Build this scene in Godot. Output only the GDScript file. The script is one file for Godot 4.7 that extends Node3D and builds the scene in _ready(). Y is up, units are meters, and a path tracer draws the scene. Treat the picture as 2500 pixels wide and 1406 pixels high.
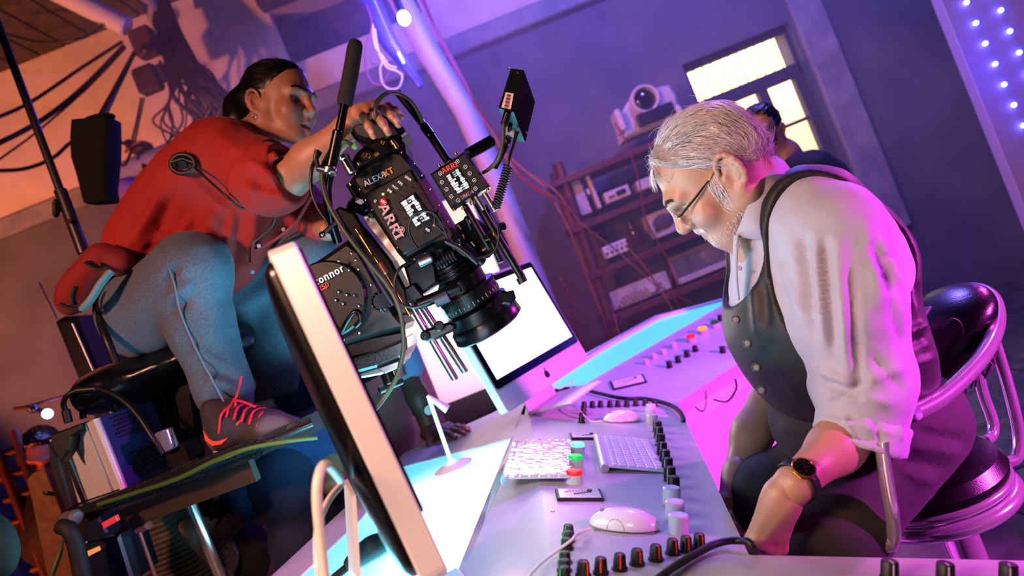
extends Node3D

const F := 1667.0                      # focal length in pixels of the 2500 x 1406 frame
const TH := 0.383972435                # the camera is rolled by 22 degrees
const CAM_Y := 1.35
var R_ := Vector3(cos(TH), -sin(TH), 0)
var U_ := Vector3(sin(TH), cos(TH), 0)
var ZB := Vector3(0, 0, 1)
var names := {}
var mats := {}
var rng := RandomNumberGenerator.new()


# a point at a measured distance on the sight line of a photo pixel
func P(x: float, y: float, d: float) -> Vector3:
	return Vector3(0, CAM_Y, 0) + (R_ * ((x - 1250.0) / F) + U_ * ((703.0 - y) / F) - ZB) * d


# the point of the sloped console top that a photo pixel shows
func C(x: float, y: float, up := 0.0) -> Vector3:
	return P(x, y, 0.385 * F / (y - 703.0)) + U_ * up


# the point of the level plane at height hy that a photo pixel shows
func T(x: float, y: float, hy: float) -> Vector3:
	var v := P(x, y, 1.0) - Vector3(0, CAM_Y, 0)
	return Vector3(0, CAM_Y, 0) + v * ((hy - CAM_Y) / v.y)


func PP(list: Array) -> Array:
	var out := []
	for q in list:
		out.append(P(q[0], q[1], q[2]))
	return out


class MB:
	var st := SurfaceTool.new()
	var g := 1
	func _init() -> void:
		st.begin(Mesh.PRIMITIVE_TRIANGLES)
	func flat() -> MB:
		st.set_smooth_group(-1)
		return self
	func smooth() -> MB:
		g += 1
		st.set_smooth_group(g)
		return self
	func tri(a: Vector3, b: Vector3, c: Vector3) -> void:
		st.add_vertex(a)
		st.add_vertex(c)
		st.add_vertex(b)
	func quad(a: Vector3, b: Vector3, c: Vector3, d: Vector3) -> void:
		tri(a, b, c)
		tri(a, c, d)
	func out_poly(pts: Array, center: Vector3) -> void:
		var a: Vector3 = pts[0]
		var b: Vector3 = pts[1]
		var c: Vector3 = pts[2]
		var flip := (b - a).cross(c - a).dot(a - center) < 0.0
		for i in range(1, pts.size() - 1):
			if flip:
				tri(pts[0], pts[i + 1], pts[i])
			else:
				tri(pts[0], pts[i], pts[i + 1])
	func box(t: Transform3D, s: Vector3, bev := 0.0) -> MB:
		flat()
		var h := s * 0.5
		bev = minf(bev, minf(h.x, minf(h.y, h.z)) * 0.9)
		var o := t.origin
		if bev <= 0.0:
			for ax in 3:
				for sg in [-1.0, 1.0]:
					var pts := []
					for k in [[-1, -1], [1, -1], [1, 1], [-1, 1]]:
						var v := Vector3()
						v[ax] = sg * h[ax]
						v[(ax + 1) % 3] = k[0] * h[(ax + 1) % 3]
						v[(ax + 2) % 3] = k[1] * h[(ax + 2) % 3]
						pts.append(t * v)
					out_poly(pts, o)
			return self
		var vert := func(sx: float, sy: float, sz: float, ax: int) -> Vector3:
			var v := Vector3(sx * (h.x - bev), sy * (h.y - bev), sz * (h.z - bev))
			v[ax] = [sx, sy, sz][ax] * h[ax]
			return t * v
		for ax in 3:
			for sg in [-1.0, 1.0]:
				var pts := []
				for k in [[-1.0, -1.0], [1.0, -1.0], [1.0, 1.0], [-1.0, 1.0]]:
					var q := [0.0, 0.0, 0.0]
					q[ax] = sg
					q[(ax + 1) % 3] = k[0]
					q[(ax + 2) % 3] = k[1]
					pts.append(vert.call(q[0], q[1], q[2], ax))
				out_poly(pts, o)
			var b1 := (ax + 1) % 3
			var b2 := (ax + 2) % 3
			for s1 in [-1.0, 1.0]:
				for s2 in [-1.0, 1.0]:
					var q0 := [0.0, 0.0, 0.0]
					q0[b1] = s1
					q0[b2] = s2
					var q1 := q0.duplicate()
					q0[ax] = -1.0
					q1[ax] = 1.0
					out_poly([vert.call(q0[0], q0[1], q0[2], b1), vert.call(q1[0], q1[1], q1[2], b1), vert.call(q1[0], q1[1], q1[2], b2), vert.call(q0[0], q0[1], q0[2], b2)], o)
		for sx in [-1.0, 1.0]:
			for sy in [-1.0, 1.0]:
				for sz in [-1.0, 1.0]:
					out_poly([vert.call(sx, sy, sz, 0), vert.call(sx, sy, sz, 1), vert.call(sx, sy, sz, 2)], o)
		return self
	func tube(pts: Array, rad, sides := 8, caps := true, flatten := 1.0) -> MB:
		var n := pts.size()
		var rings := []
		var tang: Vector3 = (pts[1] - pts[0]).normalized()
		var nx := tang.cross(Vector3.UP if absf(tang.y) < 0.9 else Vector3.RIGHT).normalized()
		for i in n:
			var t2: Vector3 = (pts[mini(i + 1, n - 1)] - pts[maxi(i - 1, 0)]).normalized()
			nx = (nx - t2 * nx.dot(t2)).normalized()
			var ny := t2.cross(nx)
			var r: float = rad[i] if rad is Array else rad
			var ring := PackedVector3Array()
			for k in sides:
				var a := TAU * k / sides
				ring.append(pts[i] + nx * (cos(a) * r) + ny * (sin(a) * r * flatten))
			rings.append(ring)
		return loft(rings, caps)
	# rings run counter-clockwise seen from the end they go towards
	func loft(rings: Array, caps := true, closed := true) -> MB:
		smooth()
		for i in rings.size() - 1:
			var a: PackedVector3Array = rings[i]
			var b: PackedVector3Array = rings[i + 1]
			var m := a.size()
			for k in (m if closed else m - 1):
				var k2 := (k + 1) % m
				quad(a[k], a[k2], b[k2], b[k])
		if caps:
			flat()
			for e in 2:
				var ring: PackedVector3Array = rings[0] if e == 0 else rings[-1]
				var c := Vector3()
				for v in ring:
					c += v
				c /= ring.size()
				for k in ring.size():
					var k2 := (k + 1) % ring.size()
					if e == 0:
						tri(c, ring[k2], ring[k])
					else:
						tri(c, ring[k], ring[k2])
		return self
	# profile of (radius, height) from the bottom up, turned about the y axis of t
	func lathe(t: Transform3D, prof: Array, seg := 24) -> MB:
		smooth()
		for i in prof.size() - 1:
			var p: Vector2 = prof[i]
			var q: Vector2 = prof[i + 1]
			if i > 0:
				var before: Vector2 = p - prof[i - 1]
				if absf(before.angle_to(q - p)) > 0.6:
					smooth()
			for k in seg:
				var a := TAU * k / seg
				var b := TAU * (k + 1) / seg
				var p0 := t * Vector3(p.x * cos(a), p.y, -p.x * sin(a))
				var p1 := t * Vector3(p.x * cos(b), p.y, -p.x * sin(b))
				var q0 := t * Vector3(q.x * cos(a), q.y, -q.x * sin(a))
				var q1 := t * Vector3(q.x * cos(b), q.y, -q.x * sin(b))
				if p.x > 1e-6:
					tri(p0, p1, q1)
				if q.x > 1e-6:
					tri(p0, q1, q0)
		return self
	func cyl(a: Vector3, b: Vector3, r: float, seg := 16, bev := 0.0, r2 := -1.0) -> MB:
		var r_ := r if r2 < 0.0 else r2
		var l := a.distance_to(b)
		var t := MB.along(a, b)
		bev = minf(bev, minf(minf(r, r_) * 0.8, l * 0.45))
		if bev > 0.0:
			return lathe(t, [Vector2(0, 0), Vector2(r - bev, 0), Vector2(r, bev), Vector2(r_, l - bev), Vector2(r_ - bev, l), Vector2(0, l)], seg)
		return lathe(t, [Vector2(0, 0), Vector2(r, 0), Vector2(r_, l), Vector2(0, l)], seg)
	# a frame at a whose y axis runs to b
	static func along(a: Vector3, b: Vector3, hint := Vector3(0.0123, 0.0431, 1.0)) -> Transform3D:
		var y := (b - a).normalized()
		if absf(y.dot(hint.normalized())) > 0.98:
			hint = Vector3(1, 0.03, 0.02)
		var x := y.cross(hint).normalized()
		return Transform3D(Basis(x, y, x.cross(y)), a)
	func ball(t: Transform3D, r: Vector3, seg := 16) -> MB:
		var prof := []
		var half := maxi(4, seg / 2)
		for i in half + 1:
			var a := -PI / 2 + PI * i / half
			prof.append(Vector2(maxf(cos(a), 0.0), sin(a)))
		prof[0].x = 0.0
		prof[half].x = 0.0
		return lathe(t * Transform3D(Basis.from_scale(r), Vector3()), prof, seg)
	# a polygon in the xy plane of t, deep along z, its rim chamfered
	func prism(t: Transform3D, poly: PackedVector2Array, deep: float, bev := 0.0) -> MB:
		if Geometry2D.is_polygon_clockwise(poly):
			poly = poly.duplicate()
			poly.reverse()
		var n := poly.size()
		var inner := PackedVector2Array()
		for i in n:
			var e0 := (poly[i] - poly[(i + n - 1) % n]).normalized()
			var e1 := (poly[(i + 1) % n] - poly[i]).normalized()
			var m := (Vector2(-e0.y, e0.x) + Vector2(-e1.y, e1.x))
			var k := m.length_squared()
			inner.append(poly[i] + (m * (2.0 * bev / k) if k > 0.4 else m * bev))
		var tris := Geometry2D.triangulate_polygon(poly)
		var z := deep / 2
		flat()
		for i in range(0, tris.size(), 3):
			var a := inner[tris[i]]
			var b := inner[tris[i + 1]]
			var c := inner[tris[i + 2]]
			if (b - a).cross(c - a) < 0.0:
				var s := b
				b = c
				c = s
			tri(t * Vector3(a.x, a.y, z), t * Vector3(b.x, b.y, z), t * Vector3(c.x, c.y, z))
			tri(t * Vector3(a.x, a.y, -z), t * Vector3(c.x, c.y, -z), t * Vector3(b.x, b.y, -z))
		for i in n:
			var j := (i + 1) % n
			quad(t * Vector3(poly[i].x, poly[i].y, -z + bev), t * Vector3(poly[j].x, poly[j].y, -z + bev), t * Vector3(poly[j].x, poly[j].y, z - bev), t * Vector3(poly[i].x, poly[i].y, z - bev))
			if bev > 0.0:
				quad(t * Vector3(poly[i].x, poly[i].y, z - bev), t * Vector3(poly[j].x, poly[j].y, z - bev), t * Vector3(inner[j].x, inner[j].y, z), t * Vector3(inner[i].x, inner[i].y, z))
				quad(t * Vector3(inner[i].x, inner[i].y, -z), t * Vector3(inner[j].x, inner[j].y, -z), t * Vector3(poly[j].x, poly[j].y, -z + bev), t * Vector3(poly[i].x, poly[i].y, -z + bev))
		return self
	# a solid between a quad and the same quad pushed along a vector
	func slab(q: Array, push: Vector3) -> MB:
		flat()
		var c := Vector3()
		for v in q:
			c += v
		c = c / q.size() + push * 0.5
		var r := []
		for v in q:
			r.append(v + push)
		out_poly(q, c)
		out_poly(r, c)
		for i in q.size():
			var j := (i + 1) % q.size()
			out_poly([q[i], q[j], r[j], r[i]], c)
		return self
	func ring(t: Transform3D, big: float, small: float, seg := 32, sides := 10, from := 0.0, to := TAU, oval := 1.0) -> MB:
		var pts := []
		for i in seg + 1:
			var a := from + (to - from) * i / seg
			pts.append(t * Vector3(cos(a) * big, 0, sin(a) * big * oval))
		return tube(pts, small, sides, to - from < TAU - 0.01)
	func mesh() -> ArrayMesh:
		st.generate_normals()
		return st.commit()


static func spline(pts: Array, per := 6, loop := false) -> Array:
	var out := []
	var n := pts.size()
	for i in (n if loop else n - 1):
		var p0 = pts[(i + n - 1) % n] if loop else pts[maxi(i - 1, 0)]
		var p1 = pts[i]
		var p2 = pts[(i + 1) % n]
		var p3 = pts[(i + 2) % n] if loop else pts[mini(i + 2, n - 1)]
		for k in per:
			var u := float(k) / per
			out.append(0.5 * (2.0 * p1 + (p2 - p0) * u + (2.0 * p0 - 5.0 * p1 + 4.0 * p2 - p3) * u * u + (3.0 * p1 - p0 - 3.0 * p2 + p3) * u * u * u))
	if not loop:
		out.append(pts[n - 1])
	return out


# Smoothly joined tapered capsules and ellipsoids, meshed with surface nets.
class Sdf:
	var kind := PackedInt32Array()
	var a := PackedVector3Array()
	var ba := PackedVector3Array()
	var il := PackedFloat32Array()
	var ra := PackedFloat32Array()
	var dr := PackedFloat32Array()
	var k := PackedFloat32Array()
	var op := PackedInt32Array()
	var bx: Array[Basis] = []
	var lo := Vector3(1e9, 1e9, 1e9)
	var hi := Vector3(-1e9, -1e9, -1e9)
	var paints := []
	var base := Color(1, 1, 1)
	var disp = null
	var noise: FastNoiseLite
	func grow(p: Vector3, r: float) -> void:
		lo = lo.min(p - Vector3.ONE * r)
		hi = hi.max(p + Vector3.ONE * r)
	func cap(p: Vector3, q: Vector3, r1: float, r2: float, kk := 0.02, o := 0) -> Sdf:
		kind.append(0)
		a.append(p)
		ba.append(q - p)
		il.append(1.0 / maxf((q - p).length_squared(), 1e-12))
		ra.append(r1)
		dr.append(r2 - r1)
		k.append(kk)
		op.append(o)
		bx.append(Basis())
		if o == 0:
			grow(p, r1)
			grow(q, r2)
		return self
	func chain(pts: Array, rs: Array, kk := 0.02, o := 0) -> Sdf:
		for i in pts.size() - 1:
			cap(pts[i], pts[i + 1], rs[i], rs[i + 1], kk, o)
		return self
	# an ellipsoid whose axes are the columns of b, with radii r
	func ell(p: Vector3, b: Basis, r: Vector3, kk := 0.02, o := 0) -> Sdf:
		kind.append(1)
		a.append(p)
		ba.append(r)
		il.append(0)
		ra.append(minf(r.x, minf(r.y, r.z)))
		dr.append(0)
		k.append(kk)
		op.append(o)
		bx.append(b.transposed())
		if o == 0:
			grow(p, maxf(r.x, maxf(r.y, r.z)))
		return self
	# keeps what lies on the side of the plane that n points away from
	func cut(p: Vector3, n: Vector3, kk := 0.0) -> Sdf:
		kind.append(2)
		a.append(p)
		ba.append(n.normalized())
		il.append(0)
		ra.append(0)
		dr.append(0)
		k.append(kk)
		op.append(2)
		bx.append(Basis())
		return self
	func one(i: int, p: Vector3) -> float:
		match kind[i]:
			0:
				var q := p - a[i]
				var h := clampf(q.dot(ba[i]) * il[i], 0.0, 1.0)
				return (q - ba[i] * h).length() - ra[i] - dr[i] * h
			1:
				var l := bx[i] * (p - a[i])
				var v := l / ba[i]
				var k0 := v.length()
				var k1 := (v / ba[i]).length()
				return k0 * (k0 - 1.0) / maxf(k1, 1e-6)
		return (p - a[i]).dot(ba[i])
	func at(p: Vector3, list: PackedInt32Array) -> float:
		var d := 1e3
		for i in list:
			var e: float
			var kd := kind[i]
			if kd == 0:
				var q := p - a[i]
				var h := clampf(q.dot(ba[i]) * il[i], 0.0, 1.0)
				e = (q - ba[i] * h).length() - ra[i] - dr[i] * h
			elif kd == 1:
				var v := (bx[i] * (p - a[i])) / ba[i]
				var k0 := v.length()
				e = k0 * (k0 - 1.0) / maxf((v / ba[i]).length(), 1e-6)
			else:
				e = (p - a[i]).dot(ba[i])
				var h1 := 0.005 - absf(d - e)
				d = maxf(d, e)
				if h1 > 0.0:
					d += h1 * h1 * 50.0
				continue
			var kk := k[i]
			if op[i] == 0:
				var h2 := kk - absf(d - e)
				d = minf(d, e)
				if h2 > 0.0:
					d -= h2 * h2 * 0.25 / kk
			else:
				e = -e
				var h3 := kk - absf(d - e)
				d = maxf(d, e)
				if h3 > 0.0:
					d += h3 * h3 * 0.25 / kk
		return d
	# where a ray from outside towards o first meets the surface
	func touch(o: Vector3, dir: Vector3, from := 0.16) -> Vector3:
		var all := PackedInt32Array(range(kind.size()))
		var p := o + dir * from
		for i in 40:
			var d := at(p, all)
			if d < 0.0005:
				break
			p -= dir * maxf(0.0005, d * 0.85)
		return p
	func paint(p: Vector3, r, c: Color, soft := 0.3, b := Basis()) -> Sdf:
		paints.append([p, r if r is Vector3 else Vector3.ONE * r, c, soft, b.transposed()])
		return self
	func mesh(cell: float) -> ArrayMesh:
		var l := lo - Vector3.ONE * cell * 3
		var B := 5
		var size := (hi - l) / cell + Vector3.ONE * 3
		var nb := Vector3i(ceili(size.x / B), ceili(size.y / B), ceili(size.z / B))
		var nx := nb.x * B
		var ny := nb.y * B
		var nz := nb.z * B
		var sy := nx
		var sz := nx * ny
		var val := PackedFloat32Array()
		val.resize(nx * ny * nz)
		val.fill(1.0)
		var hd := cell * B * 0.5 * 1.7321
		var n := kind.size()
		var work := []
		var dd := PackedFloat32Array()
		dd.resize(n)
		var S := 5
		var sb := Vector3i(ceili(nb.x / float(S)), ceili(nb.y / float(S)), ceili(nb.z / float(S)))
		var big := cell * B * S * 0.5 * 1.7321
		for q in sb.x * sb.y * sb.z:
			var s0 := Vector3i(q % sb.x, (q / sb.x) % sb.y, q / (sb.x * sb.y)) * S
			var sc := l + (Vector3(s0) * B + Vector3.ONE * (B * S - 1) * 0.5) * cell
			var sm := 1e3
			for i in n:
				dd[i] = one(i, sc)
				if op[i] == 0:
					sm = minf(sm, dd[i])
			if sm - 0.03 > big + cell * 2:
				continue
			var cand := PackedInt32Array()
			for i in n:
				if op[i] == 0:
					if dd[i] < sm + 2 * big + k[i]:
						cand.append(i)
				elif op[i] == 1:
					if dd[i] < k[i] + 2 * big + 0.01:
						cand.append(i)
				else:
					cand.append(i)
			for r in S * S * S:
				var bi := s0 + Vector3i(r % S, (r / S) % S, r / (S * S))
				if bi.x >= nb.x or bi.y >= nb.y or bi.z >= nb.z:
					continue
				var c := l + (Vector3(bi) * B + Vector3.ONE * (B - 1) * 0.5) * cell
				var m := 1e3
				for i in cand:
					dd[i] = one(i, c)
					if op[i] == 0:
						m = minf(m, dd[i])
				if m - 0.03 > hd + cell * 2:
					continue
				var list := PackedInt32Array()
				for i in cand:
					if op[i] == 0:
						if dd[i] < m + 2 * hd + k[i]:
							list.append(i)
					elif op[i] == 1:
						if dd[i] < k[i] + 2 * hd + 0.01:
							list.append(i)
					else:
						list.append(i)
				m = at(c, list)
				var b0 := bi.x * B + bi.y * B * sy + bi.z * B * sz
				if absf(m) > hd * 1.25 + cell * 2:
					if m < 0.0:
						for z in B:
							for y in B:
								var r0 := b0 + y * sy + z * sz
								for x in B:
									val[r0 + x] = m
					continue
				work.append(b0)
				for z in B:
					for y in B:
						var r0 := b0 + y * sy + z * sz
						var p0 := l + Vector3(bi.x * B, bi.y * B + y, bi.z * B + z) * cell
						for x in B:
							val[r0 + x] = at(p0 + Vector3(x * cell, 0, 0), list)
		var vid := PackedInt32Array()
		vid.resize(val.size())
		vid.fill(-1)
		var vs := PackedVector3Array()
		var cells := PackedInt32Array()
		var offs := PackedInt32Array([0, 1, sy, sy + 1, sz, sz + 1, sz + sy, sz + sy + 1])
		var corner := [Vector3(0, 0, 0), Vector3(1, 0, 0), Vector3(0, 1, 0), Vector3(1, 1, 0), Vector3(0, 0, 1), Vector3(1, 0, 1), Vector3(0, 1, 1), Vector3(1, 1, 1)]
		var edges := PackedInt32Array([0, 1, 2, 3, 4, 5, 6, 7, 0, 2, 1, 3, 4, 6, 5, 7, 0, 4, 1, 5, 2, 6, 3, 7])
		var v8 := PackedFloat32Array()
		v8.resize(8)
		for b0: int in work:
			for z in B:
				for y in B:
					for x in B:
						var g: int = b0 + x + y * sy + z * sz
						var gx := g % nx
						var gy := (g / nx) % ny
						var gz := g / sz
						if gx >= nx - 1 or gy >= ny - 1 or gz >= nz - 1:
							continue
						var neg := 0
						for c8 in 8:
							var vv := val[g + offs[c8]]
							v8[c8] = vv
							if vv < 0.0:
								neg += 1
						if neg == 0 or neg == 8:
							continue
						var s := Vector3()
						var cnt := 0
						for e in 12:
							var e0 := edges[e * 2]
							var e1 := edges[e * 2 + 1]
							var f0 := v8[e0]
							var f1 := v8[e1]
							if (f0 < 0.0) != (f1 < 0.0):
								s += corner[e0].lerp(corner[e1], f0 / (f0 - f1))
								cnt += 1
						vid[g] = vs.size()
						vs.append(l + (Vector3(gx, gy, gz) + s / cnt) * cell)
						cells.append(g)
		var idx := PackedInt32Array()
		for ci in cells.size():
			var g := cells[ci]
			var f0 := val[g] < 0.0
			for ax in 3:
				var s1: int = [1, sy, sz][ax]
				if f0 == (val[g + s1] < 0.0):
					continue
				var su: int = [sy, sz, 1][ax]
				var sv: int = [sz, 1, sy][ax]
				if g - su - sv < 0:
					continue
				var i0 := vid[g]
				var i1 := vid[g - su]
				var i2 := vid[g - su - sv]
				var i3 := vid[g - sv]
				if i1 < 0 or i2 < 0 or i3 < 0:
					continue
				if f0:
					idx.append_array([i0, i2, i1, i0, i3, i2])
				else:
					idx.append_array([i0, i1, i2, i0, i2, i3])
		var nr := normals(vs, idx)
		if disp != null:
			for i in vs.size():
				vs[i] += nr[i] * float(disp.call(vs[i], nr[i]))
			nr = normals(vs, idx)
		var cols := PackedColorArray()
		cols.resize(vs.size())
		for i in vs.size():
			var c := base
			for pt in paints:
				var q: Vector3 = (pt[4] * (vs[i] - pt[0])) / pt[1]
				var w := q.length()
				if w < 1.0:
					c = c.lerp(pt[2], smoothstep(1.0, 1.0 - pt[3], w) * pt[2].a)
			c.a = 1.0
			cols[i] = c
		var arr := []
		arr.resize(Mesh.ARRAY_MAX)
		arr[Mesh.ARRAY_VERTEX] = vs
		arr[Mesh.ARRAY_NORMAL] = nr
		arr[Mesh.ARRAY_COLOR] = cols
		arr[Mesh.ARRAY_INDEX] = idx
		var out := ArrayMesh.new()
		if vs.size() and idx.size():
			out.add_surface_from_arrays(Mesh.PRIMITIVE_TRIANGLES, arr)
		return out
	static func normals(vs: PackedVector3Array, idx: PackedInt32Array) -> PackedVector3Array:
		var nr := PackedVector3Array()
		nr.resize(vs.size())
		for i in range(0, idx.size(), 3):
			var p := vs[idx[i]]
			var n := (vs[idx[i + 2]] - p).cross(vs[idx[i + 1]] - p)
			nr[idx[i]] += n
			nr[idx[i + 1]] += n
			nr[idx[i + 2]] += n
		for i in nr.size():
			nr[i] = nr[i].normalized()
		return nr


# ---- naming and parenting
func numbered(called: String) -> String:
	var k: int = names.get(called, -1) + 1
	names[called] = k
	return called if k == 0 else "%s_%03d" % [called, k]


func thing(called: String, label: String, category: String, at := Vector3.ZERO, group := "") -> Node3D:
	var o := Node3D.new()
	o.name = numbered(called)
	add_child(o)
	o.position = at
	tag(o, label, category, group)
	return o


func tag(o: Node3D, label: String, category: String, group := "") -> void:
	o.set_meta("label", label)
	o.set_meta("category", category)
	if group:
		o.set_meta("group", group)


# one mesh in world coordinates, as a part of a thing (or of a part of one)
func part(called: String, m, mat: Material, parent: Node3D, label := "") -> MeshInstance3D:
	var o := MeshInstance3D.new()
	o.mesh = m.mesh() if m is MB else m
	o.material_override = mat
	o.name = called
	o.cast_shadow = GeometryInstance3D.SHADOW_CASTING_SETTING_ON
	if parent == self:
		o.name = numbered(called)
	elif parent.get_parent() == self and not parent is MeshInstance3D:
		o.position = -parent.position
	if label:
		o.set_meta("label", label)
	parent.add_child(o, true)
	return o


func single(called: String, m, mat: Material, label: String, category: String, group := "") -> MeshInstance3D:
	var o := part(called, m, mat, self)
	tag(o, label, category, group)
	return o


func struct(called: String, m, mat: Material, label := "") -> MeshInstance3D:
	var o := part(called, m, mat, self)
	o.set_meta("kind", "structure")
	if label:
		o.set_meta("label", label)
	return o


# ---- materials
func lin(r: float, g: float, b: float) -> Color:
	return Color(r, g, b)


func mat(called: String, c: Color, rough := 0.6, metal := 0.0, more := {}) -> StandardMaterial3D:
	if mats.has(called):
		return mats[called]
	var m := StandardMaterial3D.new()
	m.resource_name = called
	m.albedo_color = c
	m.roughness = rough
	m.metallic = metal
	for key in more:
		m.set(key, more[key])
	mats[called] = m
	return m


func glow(called: String, c: Color, energy: float, base := Color(0.8, 0.8, 0.8)) -> StandardMaterial3D:
	return mat(called, base, 0.4, 0.0, {"emission_enabled": true, "emission": c, "emission_energy_multiplier": energy})


func noise_tex(seed_: int, freq: float, lo: Color, hi: Color, octaves := 4, size := 512, kind := FastNoiseLite.TYPE_SIMPLEX_SMOOTH) -> NoiseTexture2D:
	var n := FastNoiseLite.new()
	n.seed = seed_
	n.frequency = freq
	n.noise_type = kind
	n.fractal_octaves = octaves
	var t := NoiseTexture2D.new()
	t.width = size
	t.height = size
	t.seamless = true
	t.noise = n
	var g := Gradient.new()
	g.set_color(0, lo)
	g.set_color(1, hi)
	t.color_ramp = g
	return t


func noise_normal(seed_: int, freq: float, strength: float, octaves := 4, size := 256) -> NoiseTexture2D:
	var n := FastNoiseLite.new()
	n.seed = seed_
	n.frequency = freq
	n.fractal_octaves = octaves
	var t := NoiseTexture2D.new()
	t.width = size
	t.height = size
	t.seamless = true
	t.noise = n
	t.as_normal_map = true
	t.bump_strength = strength
	return t


# a triplanar surface with a coloured grain and a bumpy one
func rough_mat(called: String, lo: Color, hi: Color, scale: float, freq: float, rough: float, bump := 0.0, more := {}) -> StandardMaterial3D:
	var m := mat(called, Color.WHITE, rough, 0.0, more)
	m.albedo_texture = noise_tex(called.length() * 7 + 3, freq, lo, hi)
	m.uv1_triplanar = true
	m.uv1_world_triplanar = true
	m.uv1_scale = Vector3.ONE * scale
	if bump > 0.0:
		m.normal_enabled = true
		m.normal_texture = noise_normal(called.length() * 5 + 1, freq * 2.0, bump)
	return m


func frame(o: Vector3, x: Vector3, y: Vector3) -> Transform3D:
	x = x.normalized()
	var z := x.cross(y).normalized()
	return Transform3D(Basis(x, z.cross(x).normalized(), z), o)


# lettering as thin solid type, its reading direction along x of t and its front along z
func words(s: String, t: Transform3D, height: float, mat_: Material, parent: Node3D, called := "lettering", bold := true, stretch := 1.0) -> MeshInstance3D:
	var tm := TextMesh.new()
	var f := SystemFont.new()
	f.font_names = PackedStringArray(["Droid Sans"])
	if bold:
		f.font_weight = 700
	tm.font = f
	tm.text = s
	tm.font_size = 32
	tm.pixel_size = height / 23.0
	tm.depth = height * 0.06
	tm.curve_step = 2.0
	var o := MeshInstance3D.new()
	o.mesh = tm
	o.material_override = mat_
	o.name = called
	var off := Vector3.ZERO
	if parent.get_parent() == self and not parent is MeshInstance3D:
		off = -parent.position
	o.transform = Transform3D(Basis(), off) * t * Transform3D(Basis.from_scale(Vector3(stretch, 1, 1)), Vector3.ZERO)
	parent.add_child(o, true)
	return o


func _ready() -> void:
	rng.seed = 7
	# ---- camera
	var cam := Camera3D.new()
	cam.name = "camera"
	cam.basis = Basis(R_, U_, ZB)
	cam.position = Vector3(0, CAM_Y, 0)
	cam.near = 0.05
	cam.far = 60.0
	var lens := CameraAttributesPhysical.new()
	lens.frustum_focal_length = 24.0
	lens.frustum_focus_distance = 1.3
	lens.exposure_aperture = 3.2
	lens.exposure_multiplier = 1.0
	cam.attributes = lens
	add_child(cam)
	cam.fov = rad_to_deg(2.0 * atan(703.0 / F))
	cam.current = true
	# ---- sky and exposure
	var we := WorldEnvironment.new()
	we.name = "world_environment"
	var env := Environment.new()
	env.background_mode = Environment.BG_COLOR   # even bright daylight beyond the window
	env.background_color = Color(0.98, 0.94, 0.86)
	env.tonemap_mode = Environment.TONE_MAPPER_LINEAR
	env.tonemap_exposure = 1.0
	env.sdfgi_enabled = true
	env.ssao_enabled = true
	env.ssil_enabled = true
	env.volumetric_fog_enabled = true
	env.volumetric_fog_density = 0.0
	we.environment = env
	add_child(we)
	# ---- lights that stand outside the frame: film lamps with coloured gels
	spot("magenta_film_lamp", Vector3(2.6, 1.3, -0.2), Vector3(0.6, 0.95, -1.45), Color(1.0, 0.3, 0.95), 26.0, 30, 0.1)
	spot("violet_film_lamp", Vector3(1.9, 4.0, -2.8), Vector3(1.0, 1.5, -5.1), Color(0.5, 0.43, 1.0), 15.0, 52, 0.2)
	spot("tungsten_film_lamp", Vector3(-3.9, 1.9, -2.0), Vector3(-1.9, 3.1, -5.1), Color(1.0, 0.56, 0.42), 17.0, 40, 0.1)
	spot("warm_key_lamp", Vector3(-1.5, 2.5, 0.7), Vector3(0.5, 1.2, -1.2), Color(1.0, 0.78, 0.68), 4.6, 25, 0.2)
	spot("warm_side_lamp", Vector3(-1.5, 2.3, 0.2), Vector3(-0.5, 1.5, -1.7), Color(1.0, 0.68, 0.56), 4.5, 34, 0.12)
	spot("rack_lamp", Vector3(-0.9, 3.2, -1.6), Vector3(1.5, 1.42, -4.4), Color(1.0, 0.58, 0.58), 8.0, 18, 0.1)
	spot("red_practical_lamp", Vector3(-2.9, 0.5, -2.1), Vector3(-2.0, 0.65, -3.0), Color(1.0, 0.42, 0.22), 2.6, 48, 0.08)
	spot("peach_film_lamp", Vector3(0.35, 2.1, 0.9), Vector3(-0.2, 1.27, -0.72), Color(1.0, 0.76, 0.65), 4.2, 10, 0.06)
	spot("blue_film_lamp", Vector3(1.7, 3.2, -3.0), Vector3(0.4, 0.95, -1.6), Color(0.5, 0.42, 1.0), 7.5, 21, 0.1)
	spot("magenta_back_lamp", Vector3(2.9, 2.3, -2.5), Vector3(0.6, 1.3, -1.35), Color(1.0, 0.32, 0.95), 6.0, 15, 0.05)
	var flag := MB.new()
	flag.box(Transform3D(Basis(), Vector3(1.9, 1.25, -0.22)), Vector3(0.02, 1.6, 0.5), 0.003)
	flag.box(Transform3D(Basis(), Vector3(1.91, 1.6, -0.8)), Vector3(0.02, 0.61, 1.0), 0.003)
	single("black_flag", flag, mat("flag_cloth", Color(0.02, 0.02, 0.02), 0.95), "black cloth flag shading the near desk and the camera from the pink lamp", "flag")
	materials()
	setting()
	background()
	desk()
	desk_things()
	computers()
	film_camera()
	dolly()
	man()
	stool()
	woman()
	crew()
	haze()


func spot(called: String, at: Vector3, to: Vector3, c: Color, energy: float, angle: float, size: float) -> SpotLight3D:
	var l := SpotLight3D.new()
	l.name = called
	l.light_color = c
	l.light_energy = energy
	l.spot_angle = angle
	l.spot_angle_attenuation = 0.25
	l.spot_range = 12.0
	l.spot_attenuation = 2.0
	l.light_size = size
	l.shadow_enabled = true
	add_child(l)
	l.look_at_from_position(at, to, Vector3.UP if absf((to - at).normalized().y) < 0.95 else Vector3.RIGHT)
	return l


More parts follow.
